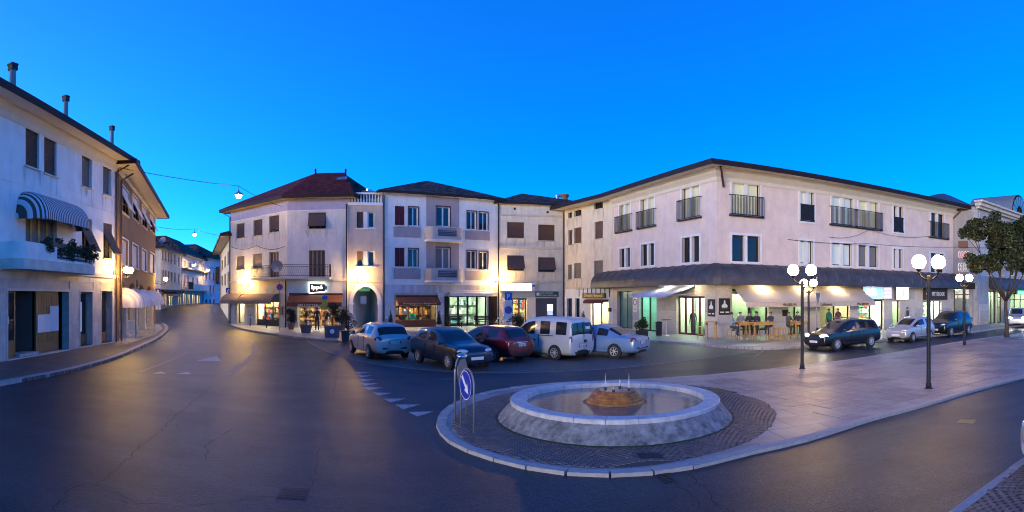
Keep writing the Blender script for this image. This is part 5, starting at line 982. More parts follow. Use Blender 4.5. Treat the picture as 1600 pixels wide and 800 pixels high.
s, hw, hh, o = sign_box(fq, (1343, 1389, 447.5, 467.5), 'violet and cyan backlit shop sign under the canopy', 'signviolet', .25, y=-.1); MB().box(-hw + .1, hw * .3, -o - .006, -o, -hh + .06, hh - .06).build('cyan_field', 'signcyan', s); [MB().ball((-hw * .72 + k * .27, -o - .012, .08 - .06 * (k % 2)), 1, 10, 6, 0, (.14, .012, .26)).build('white_shape', 'signwhite', s) for k in range(4)]
for k in range(3): MB().box(hw * .48, hw * .85, -o - .008, -o, .28 - k * .3, .34 - k * .3).build('white_line', 'signwhite', s)
s, hw, hh, o = sign_box(fq, (1396, 1414, 448.5, 468), 'white backlit sign with green leaf mark under the canopy', 'signwhite', .25, y=-.1)
mb = MB(); mb.poly([(.1 + .16 * cos(a), -o - .004, .0 + .38 * sin(a) + .1 * cos(a)) for a in [2 * pi * k / 16 for k in range(16)]]); mb.build('leaf_mark', 'signgreen', s)
s, hw, hh, o = sign_box(fq, (1441.5, 1478, 450, 468.5), 'brown fascia sign with pale capital letters', 'brownsign', .15, back='brownsign', y=-.03); lettering('PITT//LOOK', s, FR[s.name], .3, -o, 0, hw * 1.1, .34, 'signface', bold=True); MB().poly([(-hw + .2, -o - .003, 0), (-hw + .45, -o - .003, -.25), (-hw + .5, -o - .003, .25)]).build('arrow_mark', 'signface', s)
for f_, r_, lb in ((fl, (1106.5, 1118, 467.5, 494.5), 'narrow black cafe poster left of the corner'), (fq, (1123, 1140, 466, 492), 'wide black cafe poster right of the corner')):
    u0, u1, z0, z1 = f_.rect(*r_); p_ = thing('poster', lb, 'poster', f_.fr @ Matrix.Translation(((u0 + u1) / 2, -.022, (z0 + z1) / 2)), 'cafe posters'); hw, hh = (u1 - u0) / 2, (z1 - z0) / 2; MB().box(-hw, hw, -.03, 0, -hh, hh).build('sheet', 'poster', p_)
    mb = MB(); mb.poly([(hw * .55 * cos(a), -.034, hh * .05 + hh * .28 * sin(a)) for a in [2 * pi * k / 20 for k in range(20)]]); mb.poly([(-hw * .22, -.0345, hh * .2), (hw * .22, -.0345, hh * .2), (hw * .1, -.0345, hh * .75), (-hw * .1, -.0345, hh * .75)]); mb.build('bottle_print', 'signface', p_); MB().box(-hw * .6, hw * .6, -.037, -.033, -hh * .28, -hh * .12).build('label_print', 'leaf3', p_); MB().box(-hw * .8, -hw * .1, -.034, -.03, -hh * .75, -hh * .6).box(hw * .2, hw * .8, -.034, -.03, -hh * .75, -hh * .6).build('text_print', 'signface', p_)
u0, u1, z0, z1 = fl.rect(989.5, 996, 466, 485); p_ = thing('round_notice', 'red ringed notice on the pale pilaster left of the glass door', 'sign', fl.fr @ Matrix.Translation(((u0 + u1) / 2, -.022, (z0 + z1) / 2))); MB().box(-.28, .28, -.015, 0, -.55, .5).build('panel', 'signface', p_); mb = MB(); mb.loft([[(.26 * cos(a), -.018, .16 + .26 * sin(a)) for a in [2 * pi * k / 24 for k in range(24)]], [(.18 * cos(a), -.018, .16 + .18 * sin(a)) for a in [2 * pi * k / 24 for k in range(24)]]], 0, True); mb.build('red_ring', 'red', p_); MB().box(-.2, .2, -.018, -.012, -.3, -.26).box(-.2, .2, -.018, -.012, -.42, -.38).build('text_lines', 'red', p_)
# ---- grey sign wall and stone shopping building at the right
A, B = q2(1490.6, 49.35), q2(1527, 49.4); f = Fac(A, B); ZT = f.z(1508, 329.5); t = thing('sign_wall_building', 'grey rendered block with shop letters above teal glass', 'building', f.fr); fp = [A, B, B - f.n * 6, A - f.n * 6]
shop(f, t, (1491, 1519, 449.5, 508), 'room_green', 'ceilteal', 2.5, 'frame_dark', 1, 'cold', 3, .5, z0=.4, trans=(.8,), lightn=1)
f.wall(t, [(-.4, ZT, 'grey')]); shell(t, fp, (0,), -.4, ZT, 'grey'); MB().poly([(0, 0, ZT), (f.L, 0, ZT), (f.L, 6, ZT), (0, 6, ZT)]).build('flat_roof', 'fascia', t, f.fr); band(f, t, 0, f.L, f.z(1508, 452), f.z(1508, 442), .08, 'fascia', 'fascia_board')
for tx, r_, mt, lb in (('coop', (1497.5, 1514.5, 393.5, 406), 'coopred', 'red outlined letters on the grey wall'), ('casarsa', (1497.5, 1523.5, 411.5, 423.5), 'coopteal', 'teal outlined letters below the red ones')):
    u0, u1, z0, z1 = f.rect(*r_); s = thing('letter_sign', lb, 'sign', f.fr @ Matrix.Translation(((u0 + u1) / 2, -.02, (z0 + z1) / 2))); lettering(tx, s, FR[s.name], 0, -.02, 0, (u1 - u0) * 1.06, (z1 - z0) * 1.1, 'cooprim', 'letter_rim', .03, True); lettering(tx, s, FR[s.name], 0, -.07, 0, u1 - u0, z1 - z0, mt, 'letters', .02, False)
sign_box(f, (1497, 1513, 376, 388), 'plain russet panel above the red letters', 'coopbrown', .06, y=-.01)
A, B = q2(1527.4, 49.2), q2(1584, 56.6); dd = (B - A).normalized(); B2_ = A + dd * 20; f = Fac(A, B2_); ZT = f.z(1555, 326) - .3; t = thing('stone_building', 'pale stone shopping building with glazed entrance behind the street tree', 'building', f.fr); fp = [A, B2_, B2_ - f.n * 14, A - f.n * 14]
shop(f, t, (1545, 1558, 455, 505), 'room_dark', 'ceilg', 2.5, 'frame_dark', 1, 'cold', 0, z0=.13, lightn=1, name='entrance_door'); shop(f, t, (1559, 1566.5, 455, 503), 'room_green', 'ceilg', 2.5, 'frame_dark', 0, 'cold', 3, .5, z0=.13, trans=(.5, .8), lightn=1, name='entrance_door'); shop(f, t, (1578, 1606, 458, 500), 'room_green', 'ceilg', 3, 'frame_dark', 2, 'cold', 3, .5, z0=.3, trans=(.75,), lightn=2)
for px in (1546, 1564, 1582, 1599):
    window(f, t, (px - 3, px + 3, 412, 430), 'dark', 'frame_dark', 'trim', mull=0); window(f, t, (px - 3, px + 3, 372, 395), 'dark', 'frame_dark', 'trim', mull=0)
f.wall(t, [(-.4, ZT, 'stone')]); shell(t, fp, (0,), -.4, ZT, 'stone')
for px0, px1 in ((1530, 1544), (1567, 1576)):
    a, b = f.u(px0), f.u(px1); z = .13
    while z < ZT - .8: MB().box(a, b, -.06, .02, z + .006, z + .62).build('stone_block', random.choice(['stone', 'travertine']), t, f.fr); z += .63
mb = MB(); mb.box(-.3, f.L, -.35, 0, ZT - .25, ZT - .05); mb.box(-.5, f.L, -.6, 0, ZT - .05, ZT + .25); mb.box(-.7, f.L, -.85, 0, ZT + .25, ZT + .42); mb.build('cornice', 'cornice', t, f.fr); MB().box(-.05, f.L, 0, 14, ZT, ZT + .1).build('flat_roof', 'fascia', t, f.fr)
path = [(f.at(f.u(1544) + k * 1.1), f.n) for k in range(12)]; canopy(t, path, f.z(1560, 434), f.z(1560, 449), 1.0)
hp = [f.at(1, -3.5), f.at(13, -3.5), f.at(13, -12), f.at(1, -12)]; hc = sum(hp, Vector((0, 0))) / 4; roof(t, hp, ZT + .3, .3, 3, 2.3, pm('slate_roof', (.05, .055, .07), .6), top=[hc + (q - hc) * .12 for q in hp])
vf = f.fr @ Matrix.Translation((f.u(1590), -.2, ZT)); R_ = 1.9; mb = MB(); mb.loft([[(R_ * cos(a), y, .6 + R_ * sin(a)) for a in [pi * k / 14 for k in range(15)]] for y in (0, 5)]); mb.box(-R_, R_, 0, 5, -2.5, .6); vl = mb.build('glass_vault', 'greymetal', t, vf)
for k in range(7):
    a0, a1 = pi * k / 7 + .03, pi * (k + 1) / 7 - .03; MB().poly([(R_ * .4 * cos(a0), -.03, .6 + R_ * .4 * sin(a0)), (R_ * .9 * cos(a0), -.03, .6 + R_ * .9 * sin(a0)), (R_ * .92 * cos((a0 + a1) / 2), -.03, .6 + R_ * .92 * sin((a0 + a1) / 2)), (R_ * .9 * cos(a1), -.03, .6 + R_ * .9 * sin(a1)), (R_ * .4 * cos(a1), -.03, .6 + R_ * .4 * sin(a1))]).build('pane', 'wetglass', vl, vf)
for k in range(3): MB().box(-R_ * .9 + k * R_ * .62, -R_ * .9 + k * R_ * .62 + R_ * .56, -.04, -.01, -2.3, .5).build('pane', 'wetglass', vl, vf)
sign_box(f, (1583, 1598.5, 453, 460), 'glowing green and white shop sign at the far right', 'signgreen', .2, y=-.3)
# ------------------------------------------------------------------ cars
def subdiv(mb, mats, lev):
    me = mb.mesh('shell', mats); o = bpy.data.objects.new('shell', me); COL.objects.link(o); b = bmesh.new(); b.from_mesh(me); bmesh.ops.remove_doubles(b, verts=b.verts, dist=1e-4); bmesh.ops.recalc_face_normals(b, faces=b.faces); b.to_mesh(me); b.free()
    m = o.modifiers.new('s', 'SUBSURF'); m.levels = lev; bpy.context.view_layer.update()
    r = bpy.data.meshes.new_from_object(o.evaluated_get(bpy.context.evaluated_depsgraph_get())); bpy.data.objects.remove(o); return r
def split_mesh(me, groups):      # material index -> separate mesh
    out = {}
    for g in groups:
        fs = [p for p in me.polygons if p.material_index == g]
        if not fs: continue
        ids = {}; vs = []; ff = []
        for p in fs:
            q = []
            for v in p.vertices:
                if v not in ids: ids[v] = len(vs); vs.append(tuple(me.vertices[v].co))
                q.append(ids[v])
            ff.append(q)
        n = bpy.data.meshes.new('part'); n.from_pydata(vs, [], ff); n.polygons.foreach_set('use_smooth', [True] * len(ff)); n.update(); out[g] = n
    return out
STY = {   # x/halfL, bottom z, belt z, top z, half-width factor at belt, at top ; flags: s side glass, w windscreen glass to next station
 'hatch': [(-1.0, .30, .53, .55, .86, .68, ''), (-.985, .24, .61, .63, .92, .71, ''), (-.955, .24, .64, .665, .94, .72, 'w'), (-.80, .22, .655, .955, .98, .70, ''), (-.68, .20, .65, .975, .99, .71, 's'), (-.30, .19, .635, .998, 1, .73, ''), (-.25, .19, .635, 1.0, 1, .73, 's'), (.10, .19, .62, .985, 1, .71, 'sw'), (.52, .20, .605, .64, .98, .74, ''), (.80, .21, .575, .61, .95, .72, ''), (.925, .22, .52, .555, .90, .68, ''), (.98, .23, .44, .475, .84, .64, ''), (1.0, .27, .40, .43, .78, .58, '')],
 'wagon': [(-1.0, .30, .54, .56, .87, .69, ''), (-.99, .26, .60, .62, .92, .72, ''), (-.97, .24, .655, .68, .95, .74, 'w'), (-.87, .22, .66, .96, .98, .72, ''), (-.80, .20, .655, .975, .99, .73, 's'), (-.48, .19, .65, .99, 1, .74, ''), (-.45, .19, .645, .992, 1, .74, 's'), (-.16, .19, .64, 1.0, 1, .74, ''), (-.12, .19, .635, 1.0, 1, .74, 's'), (.16, .19, .625, .985, 1, .72, 'sw'), (.52, .20, .61, .64, .98, .75, ''), (.80, .21, .575, .61, .96, .73, ''), (.925, .22, .53, .565, .91, .69, ''), (.98, .23, .46, .49, .85, .65, ''), (1.0, .27, .41, .44, .79, .60, '')],
 'van': [(-1.0, .28, .48, .50, .93, .80, ''), (-.995, .20, .52, .54, .97, .82, 'w'), (-.975, .18, .53, .93, .99, .84, ''), (-.93, .17, .525, .985, 1, .86, 's'), (-.54, .16, .52, 1.0, 1, .86, ''), (-.49, .16, .52, 1.0, 1, .86, 's'), (-.12, .16, .515, 1.0, 1, .86, ''), (-.07, .16, .515, 1.0, 1, .86, 's'), (.28, .16, .51, .975, 1, .83, 'sw'), (.60, .17, .52, .555, .98, .78, ''), (.82, .18, .48, .515, .95, .74, ''), (.94, .19, .43, .465, .90, .70, ''), (.985, .20, .37, .40, .85, .66, ''), (1.0, .24, .33, .36, .79, .60, '')],
 'sedan': [(-1.0, .30, .54, .585, .87, .68, ''), (-.985, .26, .60, .655, .91, .70, ''), (-.93, .22, .625, .675, .95, .73, ''), (-.66, .20, .635, .685, .98, .74, 'w'), (-.40, .19, .635, .965, 1, .68, 's'), (-.12, .19, .63, 1.0, 1, .70, ''), (-.08, .19, .63, 1.0, 1, .70, 's'), (.16, .19, .62, .98, 1, .69, 'sw'), (.50, .20, .605, .635, .98, .74, ''), (.80, .21, .57, .605, .96, .73, ''), (.925, .22, .52, .555, .91, .69, ''), (.98, .23, .45, .48, .85, .65, ''), (1.0, .27, .40, .43, .79, .60, '')]}
WHEEL = {}
def wheel_meshes(r, wd, ns):
    k = (round(r, 3), ns)
    if k in WHEEL: return WHEEL[k]
    X = Matrix.Rotation(radians(90), 4, 'X'); ty = MB(X).lathe([(r * .62, -wd / 2), (r * .9, -wd / 2), (r, -wd * .36), (r, wd * .36), (r * .9, wd / 2), (r * .62, wd / 2)], 24, cap=False).mesh('tyre', 'rubber', True)
    rm = MB(X); rm.lathe([(r * .63, wd * .30), (r * .66, wd * .505), (r * .58, wd * .47), (r * .56, wd * .2)], 24, cap=False); rm.lathe([(r * .14, wd * .2), (r * .16, wd * .44), (r * .08, wd * .47)], 12)
    for i in range(ns):
        a = 2 * pi * i / ns; X2 = X @ Matrix.Rotation(a, 4, 'Z'); rm.X = X2; rm.hexa([(r * .1, -r * .07, wd * .25), (r * .6, -r * .045, wd * .25), (r * .6, r * .045, wd * .25), (r * .1, r * .07, wd * .25)], [(r * .1, -r * .06, wd * .45), (r * .6, -r * .035, wd * .42), (r * .6, r * .035, wd * .42), (r * .1, r * .06, wd * .45)])
    rm.X = X; rm.lathe([(r * .57, wd * .1), (r * .1, wd * .1)], 20, m=1); rme = rm.mesh('rim', ['alloy', 'black']); WHEEL[k] = (ty, rme); return WHEEL[k]
def make_car(label, x, y, hx, hy, style, L, W, Hh, paint, wb=.60, wr=.31, on=False, grp='parked cars', plate='plate', name='parked_car', dark_sill=False, roof_rails=False, spokes=8):
    ang = atan2(hy, hx); fr = fr2(x, y, ang); t = thing(name, label, 'car', fr, grp); st = STY[style]; hl, hw = L / 2, W / 2; mb = MB(); rows = []
    for (sx, zb, zbelt, zt, wbel, wt, fl) in st:
        z0, zl, zu = (zb - .085) * Hh, zbelt * Hh, zt * Hh; X_ = sx * hl; half = [(X_, hw * wbel * .80, z0), (X_, hw * wbel * .985, z0 + (zl - z0) * .22), (X_, hw * wbel * 1.0, z0 + (zl - z0) * .62), (X_, hw * wbel * .965, zl - .02), (X_, hw * wbel * .94, zl), (X_, hw * wt, zu - .035 * Hh), (X_, hw * wt * .86, zu - .006), (X_, 0, zu + .006)]
        rows.append([(a, b, c) for a, b, c in half] + [(a, -b, c) for a, b, c in half[-2::-1]])
    n = len(rows[0]); ids = [[mb.p(q) for q in r_] for r_ in rows]
    for i in range(len(rows) - 1):
        fl = st[i][6]
        for k in range(n - 1):
            kk = min(k, n - 2 - k); m = 0
            if 's' in fl and kk == 4: m = 1
            if 'w' in fl and (kk == 6 or (kk == 5 and st[i][0] < 0)): m = 2 if st[i][0] > 0 else 3
            mb.idx((ids[i][k], ids[i][k + 1], ids[i + 1][k + 1], ids[i + 1][k]), m)
        mb.idx((ids[i][0], ids[i + 1][0], ids[i + 1][n - 1], ids[i][n - 1]), 4)
    mb.idx(ids[0][::-1], 0); mb.idx(ids[-1], 0)
    me = subdiv(mb, [paint, 'pane', 'pane', 'pane', 'black'], 2); pr = split_mesh(me, (0, 1, 2, 3, 4))
    for g, nm, mt in ((0, 'body', paint), (1, 'side_windows', 'pane'), (2, 'windscreen', 'pane'), (3, 'rear_window', 'pane'), (4, 'underside', 'black')):
        if g not in pr: continue
        m_ = pr[g]
        if g == 1:
            for sgn, lab in ((1, 'side_window'), (-1, 'side_window')):
                fs = [p for p in m_.polygons if p.center.y * sgn > 0]; comps = {}
                for p in fs:
                    key = sum(1 for s_ in st if 's' not in s_[6] and s_[0] * hl < p.center.x); comps.setdefault(key, []).append(p)
                for key, fl2 in comps.items():
                    idm = {}; vv = []; ff = []
                    for p in fl2:
                        q = []
                        for v in p.vertices:
                            if v not in idm: idm[v] = len(vv); vv.append(m_.vertices[v].co + Vector((0, sgn * .002, 0)))
                            q.append(idm[v])
                        ff.append(q)
                    w_ = bpy.data.meshes.new(lab); w_.from_pydata(vv, [], ff); w_.polygons.foreach_set('use_smooth', [True] * len(ff)); w_.materials.append(M['pane']); link(lab, w_, t)
            continue
        m_.materials.append(M[mt] if isinstance(mt, str) else mt); link(nm, m_, t)
    def zx(sx, col):
        for a, b in zip(st, st[1:]):
            if a[0] <= sx <= b[0]: k = (sx - a[0]) / (b[0] - a[0]); return a[col] + (b[col] - a[col]) * k
        return st[-1][col]
    def surf(sx): return hw * zx(sx, 4)
    ty, rm = wheel_meshes(wr, .2, spokes); fx = wb / 2 * L * 1.0; off = L * .015
    for sx in (fx + off, -fx + off):
        for sy in (1, -1):
            ys = surf(sx / hl); X = Matrix.Translation((sx, sy * (ys + .003), wr)) @ Matrix.Rotation(radians(90), 4, 'X'); MB(X).lathe([(wr * 1.09, -.03), (wr * 1.09, .004), (wr * .3, .005)] if sy < 0 else [(wr * .3, -.005), (wr * 1.09, -.004), (wr * 1.09, .03)], 24).build('wheel_arch', 'black', t)
            wf = fr @ Matrix.Translation((sx, sy * (ys - .075), wr)) @ (Matrix.Rotation(pi, 4, 'Z') if sy > 0 else Matrix()); o = link('wheel', ty, t, wf); link('rim', rm, o, wf)
    zf = zx(.93, 2) * Hh; yf = surf(.93)
    for sy in (1, -1):
        MB(Matrix.Translation((hl * .935, sy * hw * .67, zf * .93)) @ Matrix.Rotation(sy * radians(26), 4, 'Z') @ Matrix.Rotation(radians(-34), 4, 'Y')).ball((0, 0, 0), 1, 14, 8, 0, (.085, .215, .085)).build('headlight', 'headlamp' if on else 'headoff', t, smooth=True)
        zt_ = zx(-.97, 2) * Hh; tall = style in ('van', 'wagon')
        MB(Matrix.Translation((-hl * (.955 if not tall else .965), sy * hw * (.80 if not tall else .86), zt_ * (.93 if not tall else .90))) @ Matrix.Rotation(sy * radians(-30), 4, 'Z')).ball((0, 0, 0), 1, 12, 8, 0, (.07, .17, .105) if not tall else (.08, .085, .22)).build('tail_light', 'tail', t, smooth=True)
        mx = .50 if style != 'van' else .56
        o = MB(Matrix.Translation((hl * mx * .86, sy * (hw + .09), zx(.4, 2) * Hh + .06))).ball((0, 0, 0), 1, 10, 7, 0, (.06, .10, .075)).build('mirror', paint, t, smooth=True); MB(FR[t.name].inverted() @ FR[t.name]).box(hl * mx * .86 - .02, hl * mx * .86 + .03, min(sy * hw * .93, sy * (hw + .03)), max(sy * hw * .93, sy * (hw + .03)), zx(.4, 2) * Hh + .01, zx(.4, 2) * Hh + .05).build('mirror_arm', 'black', o, fr)
        for dx in ((-.28, .12) if style != 'van' else (-.02, .2)): MB().box(hl * dx - .09, hl * dx + .09, sy * (hw * .97) - .02, sy * (hw * .97) + .035, zx(dx, 2) * Hh - .14, zx(dx, 2) * Hh - .10).build('door_handle', paint if style != 'van' else 'black', t)
    zg = zx(.97, 1) * Hh; MB().box(hl * .93, hl * .985, -hw * .42, hw * .42, zf * .62, zf * .80).build('grille', 'black', t); MB().box(hl * .9, hl * .982, -hw * .6, hw * .6, zg * .85, zg * 1.12).build('air_intake', 'black', t)
    MB().box(hl * .985, hl * 1.006, -.26, .26, zf * .50, zf * .50 + .11).build('number_plate', plate, t)
    zr = (.60 if style != 'van' else .42) * zx(-.98, 2) * Hh + .12; xr = -hl * 1.004; o = MB().box(xr - .012, xr + .04, -.26, .26, zr, zr + .115).build('number_plate', plate, t); MB().box(xr - .014, xr, .21, .262, zr, zr + .115).build('plate_band', 'plateblue', o); MB().box(xr - .014, xr, -.262, -.21, zr, zr + .115).build('plate_band', 'plateblue', o)
    lettering('DL 302KB', o, fr @ Matrix.Translation((xr - .013, 0, zr + .057)) @ Matrix.Rotation(radians(-90), 4, 'Z'), 0, 0, 0, .36, .07, 'ink', 'plate_text', .002)
    MB().box(-hl * .998, -hl * .93, -hw * .62, hw * .62, zr - .22, zr - .15).build('bumper_insert', 'black', t); MB().box(xr - .005, xr + .05, -.35, .35, zr + .15, zr + .18).build('boot_trim', 'steel', t)
    for sy in (1, -1):
        mb = MB(); zs = .2 * Hh
        mb.box(-fx + wr * 1.3, fx - wr * 1.3, sy * hw * .90 - .03, sy * hw * .90 + .05 if sy > 0 else sy * hw * .90 + .03, zs, zs + .06); mb.build('sill', 'black' if dark_sill else paint, t)
    for sx in ((-.27, .10) if style == 'hatch' else (-.15, .14)): 
        for sy in (1, -1): MB().box(hl * sx - .006, hl * sx + .006, sy * hw * .99 - .012, sy * hw * .99 + .010, .28 * Hh, .60 * Hh).build('door_seam', 'black', t)
    if roof_rails:
        for sy in (1, -1): MB().tube([(-hl * .75, sy * hw * .68, Hh * .96), (-hl * .7, sy * hw * .67, Hh * 1.03), (hl * .05, sy * hw * .67, Hh * 1.035), (hl * .12, sy * hw * .67, Hh * .98)], .018, 6).build('roof_rail', 'greymetal', t)
    return t
def paint(name, col, metal=.35): return pm(name, col, .3, metal, var=.03, coat=.6, spec=.5)
c_silver, c_navy, c_maroon, c_white, c_bluesilver, c_black, c_grey = paint('paint_silver', (.46, .44, .43)), paint('paint_navy', (.010, .016, .035)), paint('paint_maroon', (.16, .012, .02)), paint('paint_pearl', (.56, .55, .53), .15), paint('paint_bluesilver', (.16, .27, .46), .2), paint('paint_black', (.010, .009, .009), .1), paint('paint_sand_silver', (.42, .42, .44))
for k_, v_ in list(MATS.items()): M.setdefault(k_, v_)
t = make_car('silver people carrier parked rear outwards beside the navy hatchback', -6.06, 24.35, -.56, .83, 'hatch', 4.2, 1.78, 1.52, c_silver, wr=.31)
fr = FR[t.name]; MB().tube([(-1.0, 0, 1.5), (-1.12, 0, 1.72)], .012, 5).build('aerial', 'black', t); MB().ball((-1.12, 0, 1.76), .07, 8, 6, 0, (1, 1.2, .8)).build('aerial_topper', 'signface', t)
make_car('dark navy hatchback parked nose outwards between silver and maroon cars', -2.43, 21.45, .60, -.80, 'hatch', 3.95, 1.68, 1.45, c_navy, wr=.30)
make_car('maroon hatchback parked between the navy car and the white van', -1.05, 23.6, -.74, .67, 'hatch', 3.95, 1.68, 1.46, c_maroon, wr=.30)
t = make_car('pearl white van with twin rear doors parked beside the fountain road', 1.50, 24.5, -.72, .69, 'van', 4.1, 1.72, 1.80, c_white, wb=.62, wr=.31, dark_sill=True)
xr = -2.05; MB().box(xr - .01, xr + .02, -.10, -.085, .42, 1.62).build('door_gap', 'black', t); MB().box(xr - .02, xr + .02, -.27, -.10, .72, .84).build('rear_door_handle', 'black', t); MB().box(-1.1, -.3, .84, .88, 1.0, 1.03).build('sliding_rail', 'black', t)
MB().box(xr + .03, xr + .05, -.55, -.25, 1.1, 1.4).build('window_sticker', 'signface', t)
make_car('blue silver saloon at the right end of the parked row', 3.95, 24.75, -.76, .65, 'sedan', 4.45, 1.70, 1.42, c_bluesilver, wr=.31, spokes=7)
make_car('black estate car with headlights lit in front of the cafe', 16.27, 23.7, -.97, -.24, 'wagon', 4.4, 1.74, 1.50, c_black, on=True, grp='cars along the canopy street', roof_rails=True, spokes=12, wr=.32)
make_car('small silver hatchback facing left behind the black estate car', 22.4, 25.3, -.94, -.34, 'hatch', 3.75, 1.64, 1.43, c_grey, grp='cars along the canopy street', wr=.29)
make_car('dark off road car with roof rails behind the small silver hatchback', 27.4, 26.9, -.955, -.295, 'wagon', 4.25, 1.78, 1.66, c_black, grp='cars along the canopy street', wr=.35, roof_rails=True, dark_sill=True, wb=.62)
make_car('silver off road car with headlights lit approaching at the far right', 39.6, 30.3, -.80, -.60, 'wagon', 4.5, 1.8, 1.68, c_silver, on=True, grp='cars along the canopy street', wr=.35, dark_sill=True, name='moving_car')
make_car('pale car just entering the frame at the lower right corner', 7.75, 3.35, -.70, .71, 'hatch', 3.9, 1.66, 1.45, c_grey, grp='parked cars', wr=.30)
# ------------------------------------------------------------------ lamp posts
def lamp_post(p, label, zg_=3.64, ang=0, sp=.56, base=.055):
    fr = fr2(p.x, p.y, ang, base); t = thing('lamp_post', label, 'street lamp', fr, 'twin globe lamp posts'); zg_ -= base; za = zg_ - .42
    MB().lathe([(.085, 0), (.085, .14), (.066, .17), (.06, .9), (.06, za), (.05, za + .04)], 14).build('post', 'darkmetal', t, smooth=True); MB().lathe([(.12, 0), (.12, .02), (.09, .03)], 14).build('base_plate', 'darkmetal', t)
    mb = MB()
    for s in (-1, 1): mb.tube([(0, 0, za - .12), (s * sp * .22, 0, za - .06), (s * sp * .42, 0, za + .02), (s * sp * .5, 0, za + .12), (s * sp * .5, 0, za + .2)], .026, 8); mb.lathe([(.03, .14), (.085, .2), (.09, .24), (.05, .26)], 12, (s * sp * .5, 0, za))
    mb.build('arms', 'darkmetal', t, smooth=True)
    for s in (-1, 1): globe(t, fr, (s * sp * .5, 0, zg_), .205, mat='lamppost')
lamp_post(gp(1451, 607, .055), 'twin globe lamp post nearest the camera at the right', 3.64, radians(-30)); lamp_post(gp(1253.5, 576, .055), 'twin globe lamp post on the paved tongue beside the road', 3.62, radians(-20), .66)
lamp_post(gp(1263.5, 540, .1), 'twin globe lamp post on the far kerb in front of the cafe', 3.38, radians(-25), .5, .115); lamp_post(gp(1507, 539, .055), 'twin globe lamp post farthest right on the paved tongue', 3.68, radians(-40), .52)
# lanterns hung on wires
def hung(px, py, r, label):
    p = pt(px, r, zz(py, r)); t = thing('hanging_lantern', label, 'street lamp', Matrix.Translation(p), 'lanterns hung over the street'); MB().lathe([(.05, .42), (.07, .3), (.30, .2), (.34, .12), (.34, .08)], 14).build('hood', 'greymetal', t, smooth=True); MB().ball((0, 0, 0), .24, 14, 8, 0, (1, 1, .75)).build('bulb', 'lampwarm2', t, smooth=True); MB().tube([(0, 0, .4), (0, 0, .75)], .02, 5).build('hanger', 'darkmetal', t); return p + Vector((0, 0, .75))
h1 = hung(373, 306, 42, 'bright lantern hung beside the red roofed corner building'); h2 = hung(304, 367, 68, 'highest lantern hung over the far street'); h3 = hung(303, 414, 84, 'middle lantern hung over the far street'); h4 = hung(325, 422, 95, 'small lantern hung farthest down the street')
def cable(label, pts, r=.014, sag=.0):
    q = []; pts = [Vector(p) for p in pts]
    for a, b in zip(pts, pts[1:]):
        for k in range(13): s_ = k / 12; v = a.lerp(b, s_); v.z -= sag * 4 * s_ * (1 - s_); q.append(v)
    o = MB().tube(q, r, 4).build('overhead_cable', 'cable', None, Matrix()); tag(o, label, 'cable', 'overhead cables')
cable('dark cable from the white house to the red roofed building carrying a lantern', [pt(186, 31.5, zz(262, 31.5)), h1, fa.at(fa.L * .93, .1).to_3d() + Vector((0, 0, zz(322, 45.9)))], .02, .15)
cable('cable across the far street carrying the highest lantern', [pt(232, 47, zz(352, 47)), h2, pt(360, 53, zz(369, 53))], .02, .2); cable('cable carrying the middle lantern over the far street', [pt(254, 70, zz(405, 70)), h3, pt(344, 76, zz(421, 76))], .02, .2); cable('cable carrying the small lantern farthest down the street', [pt(286, 83, zz(414, 83)), h4, pt(344, 80, zz(425, 80))], .02, .2)
cable('cable strung along the front of the corner building above the balcony', [fa.at(.2, .06).to_3d() + Vector((0, 0, fa.z(365, 385))), fa.at(fa.L * .5, .06).to_3d() + Vector((0, 0, fa.z(405, 383))), fa.at(fa.L - .3, .06).to_3d() + Vector((0, 0, fa.z(446, 385)))], .02, .3)
cable('pale cable from the pink building to the street tree', [fq.at(fq.u(1230), .05).to_3d() + Vector((0, 0, fq.z(1230, 374))), fq.at(fq.u(1350), .3).to_3d() + Vector((0, 0, fq.z(1350, 381))), pt(1500, 42, zz(386, 42)), pt(1600, 38, zz(383, 38))], .016, .12)
cable('thin cable drooping between the iron balconies of the pink building', [fq.at(fq.u(1293), .05).to_3d() + Vector((0, 0, fq.z(1293, 370))), fq.at(fq.u(1355), .25).to_3d() + Vector((0, 0, fq.z(1355, 359))), fq.at(fq.u(1450), .05).to_3d() + Vector((0, 0, fq.z(1450, 369)))], .012, .3)
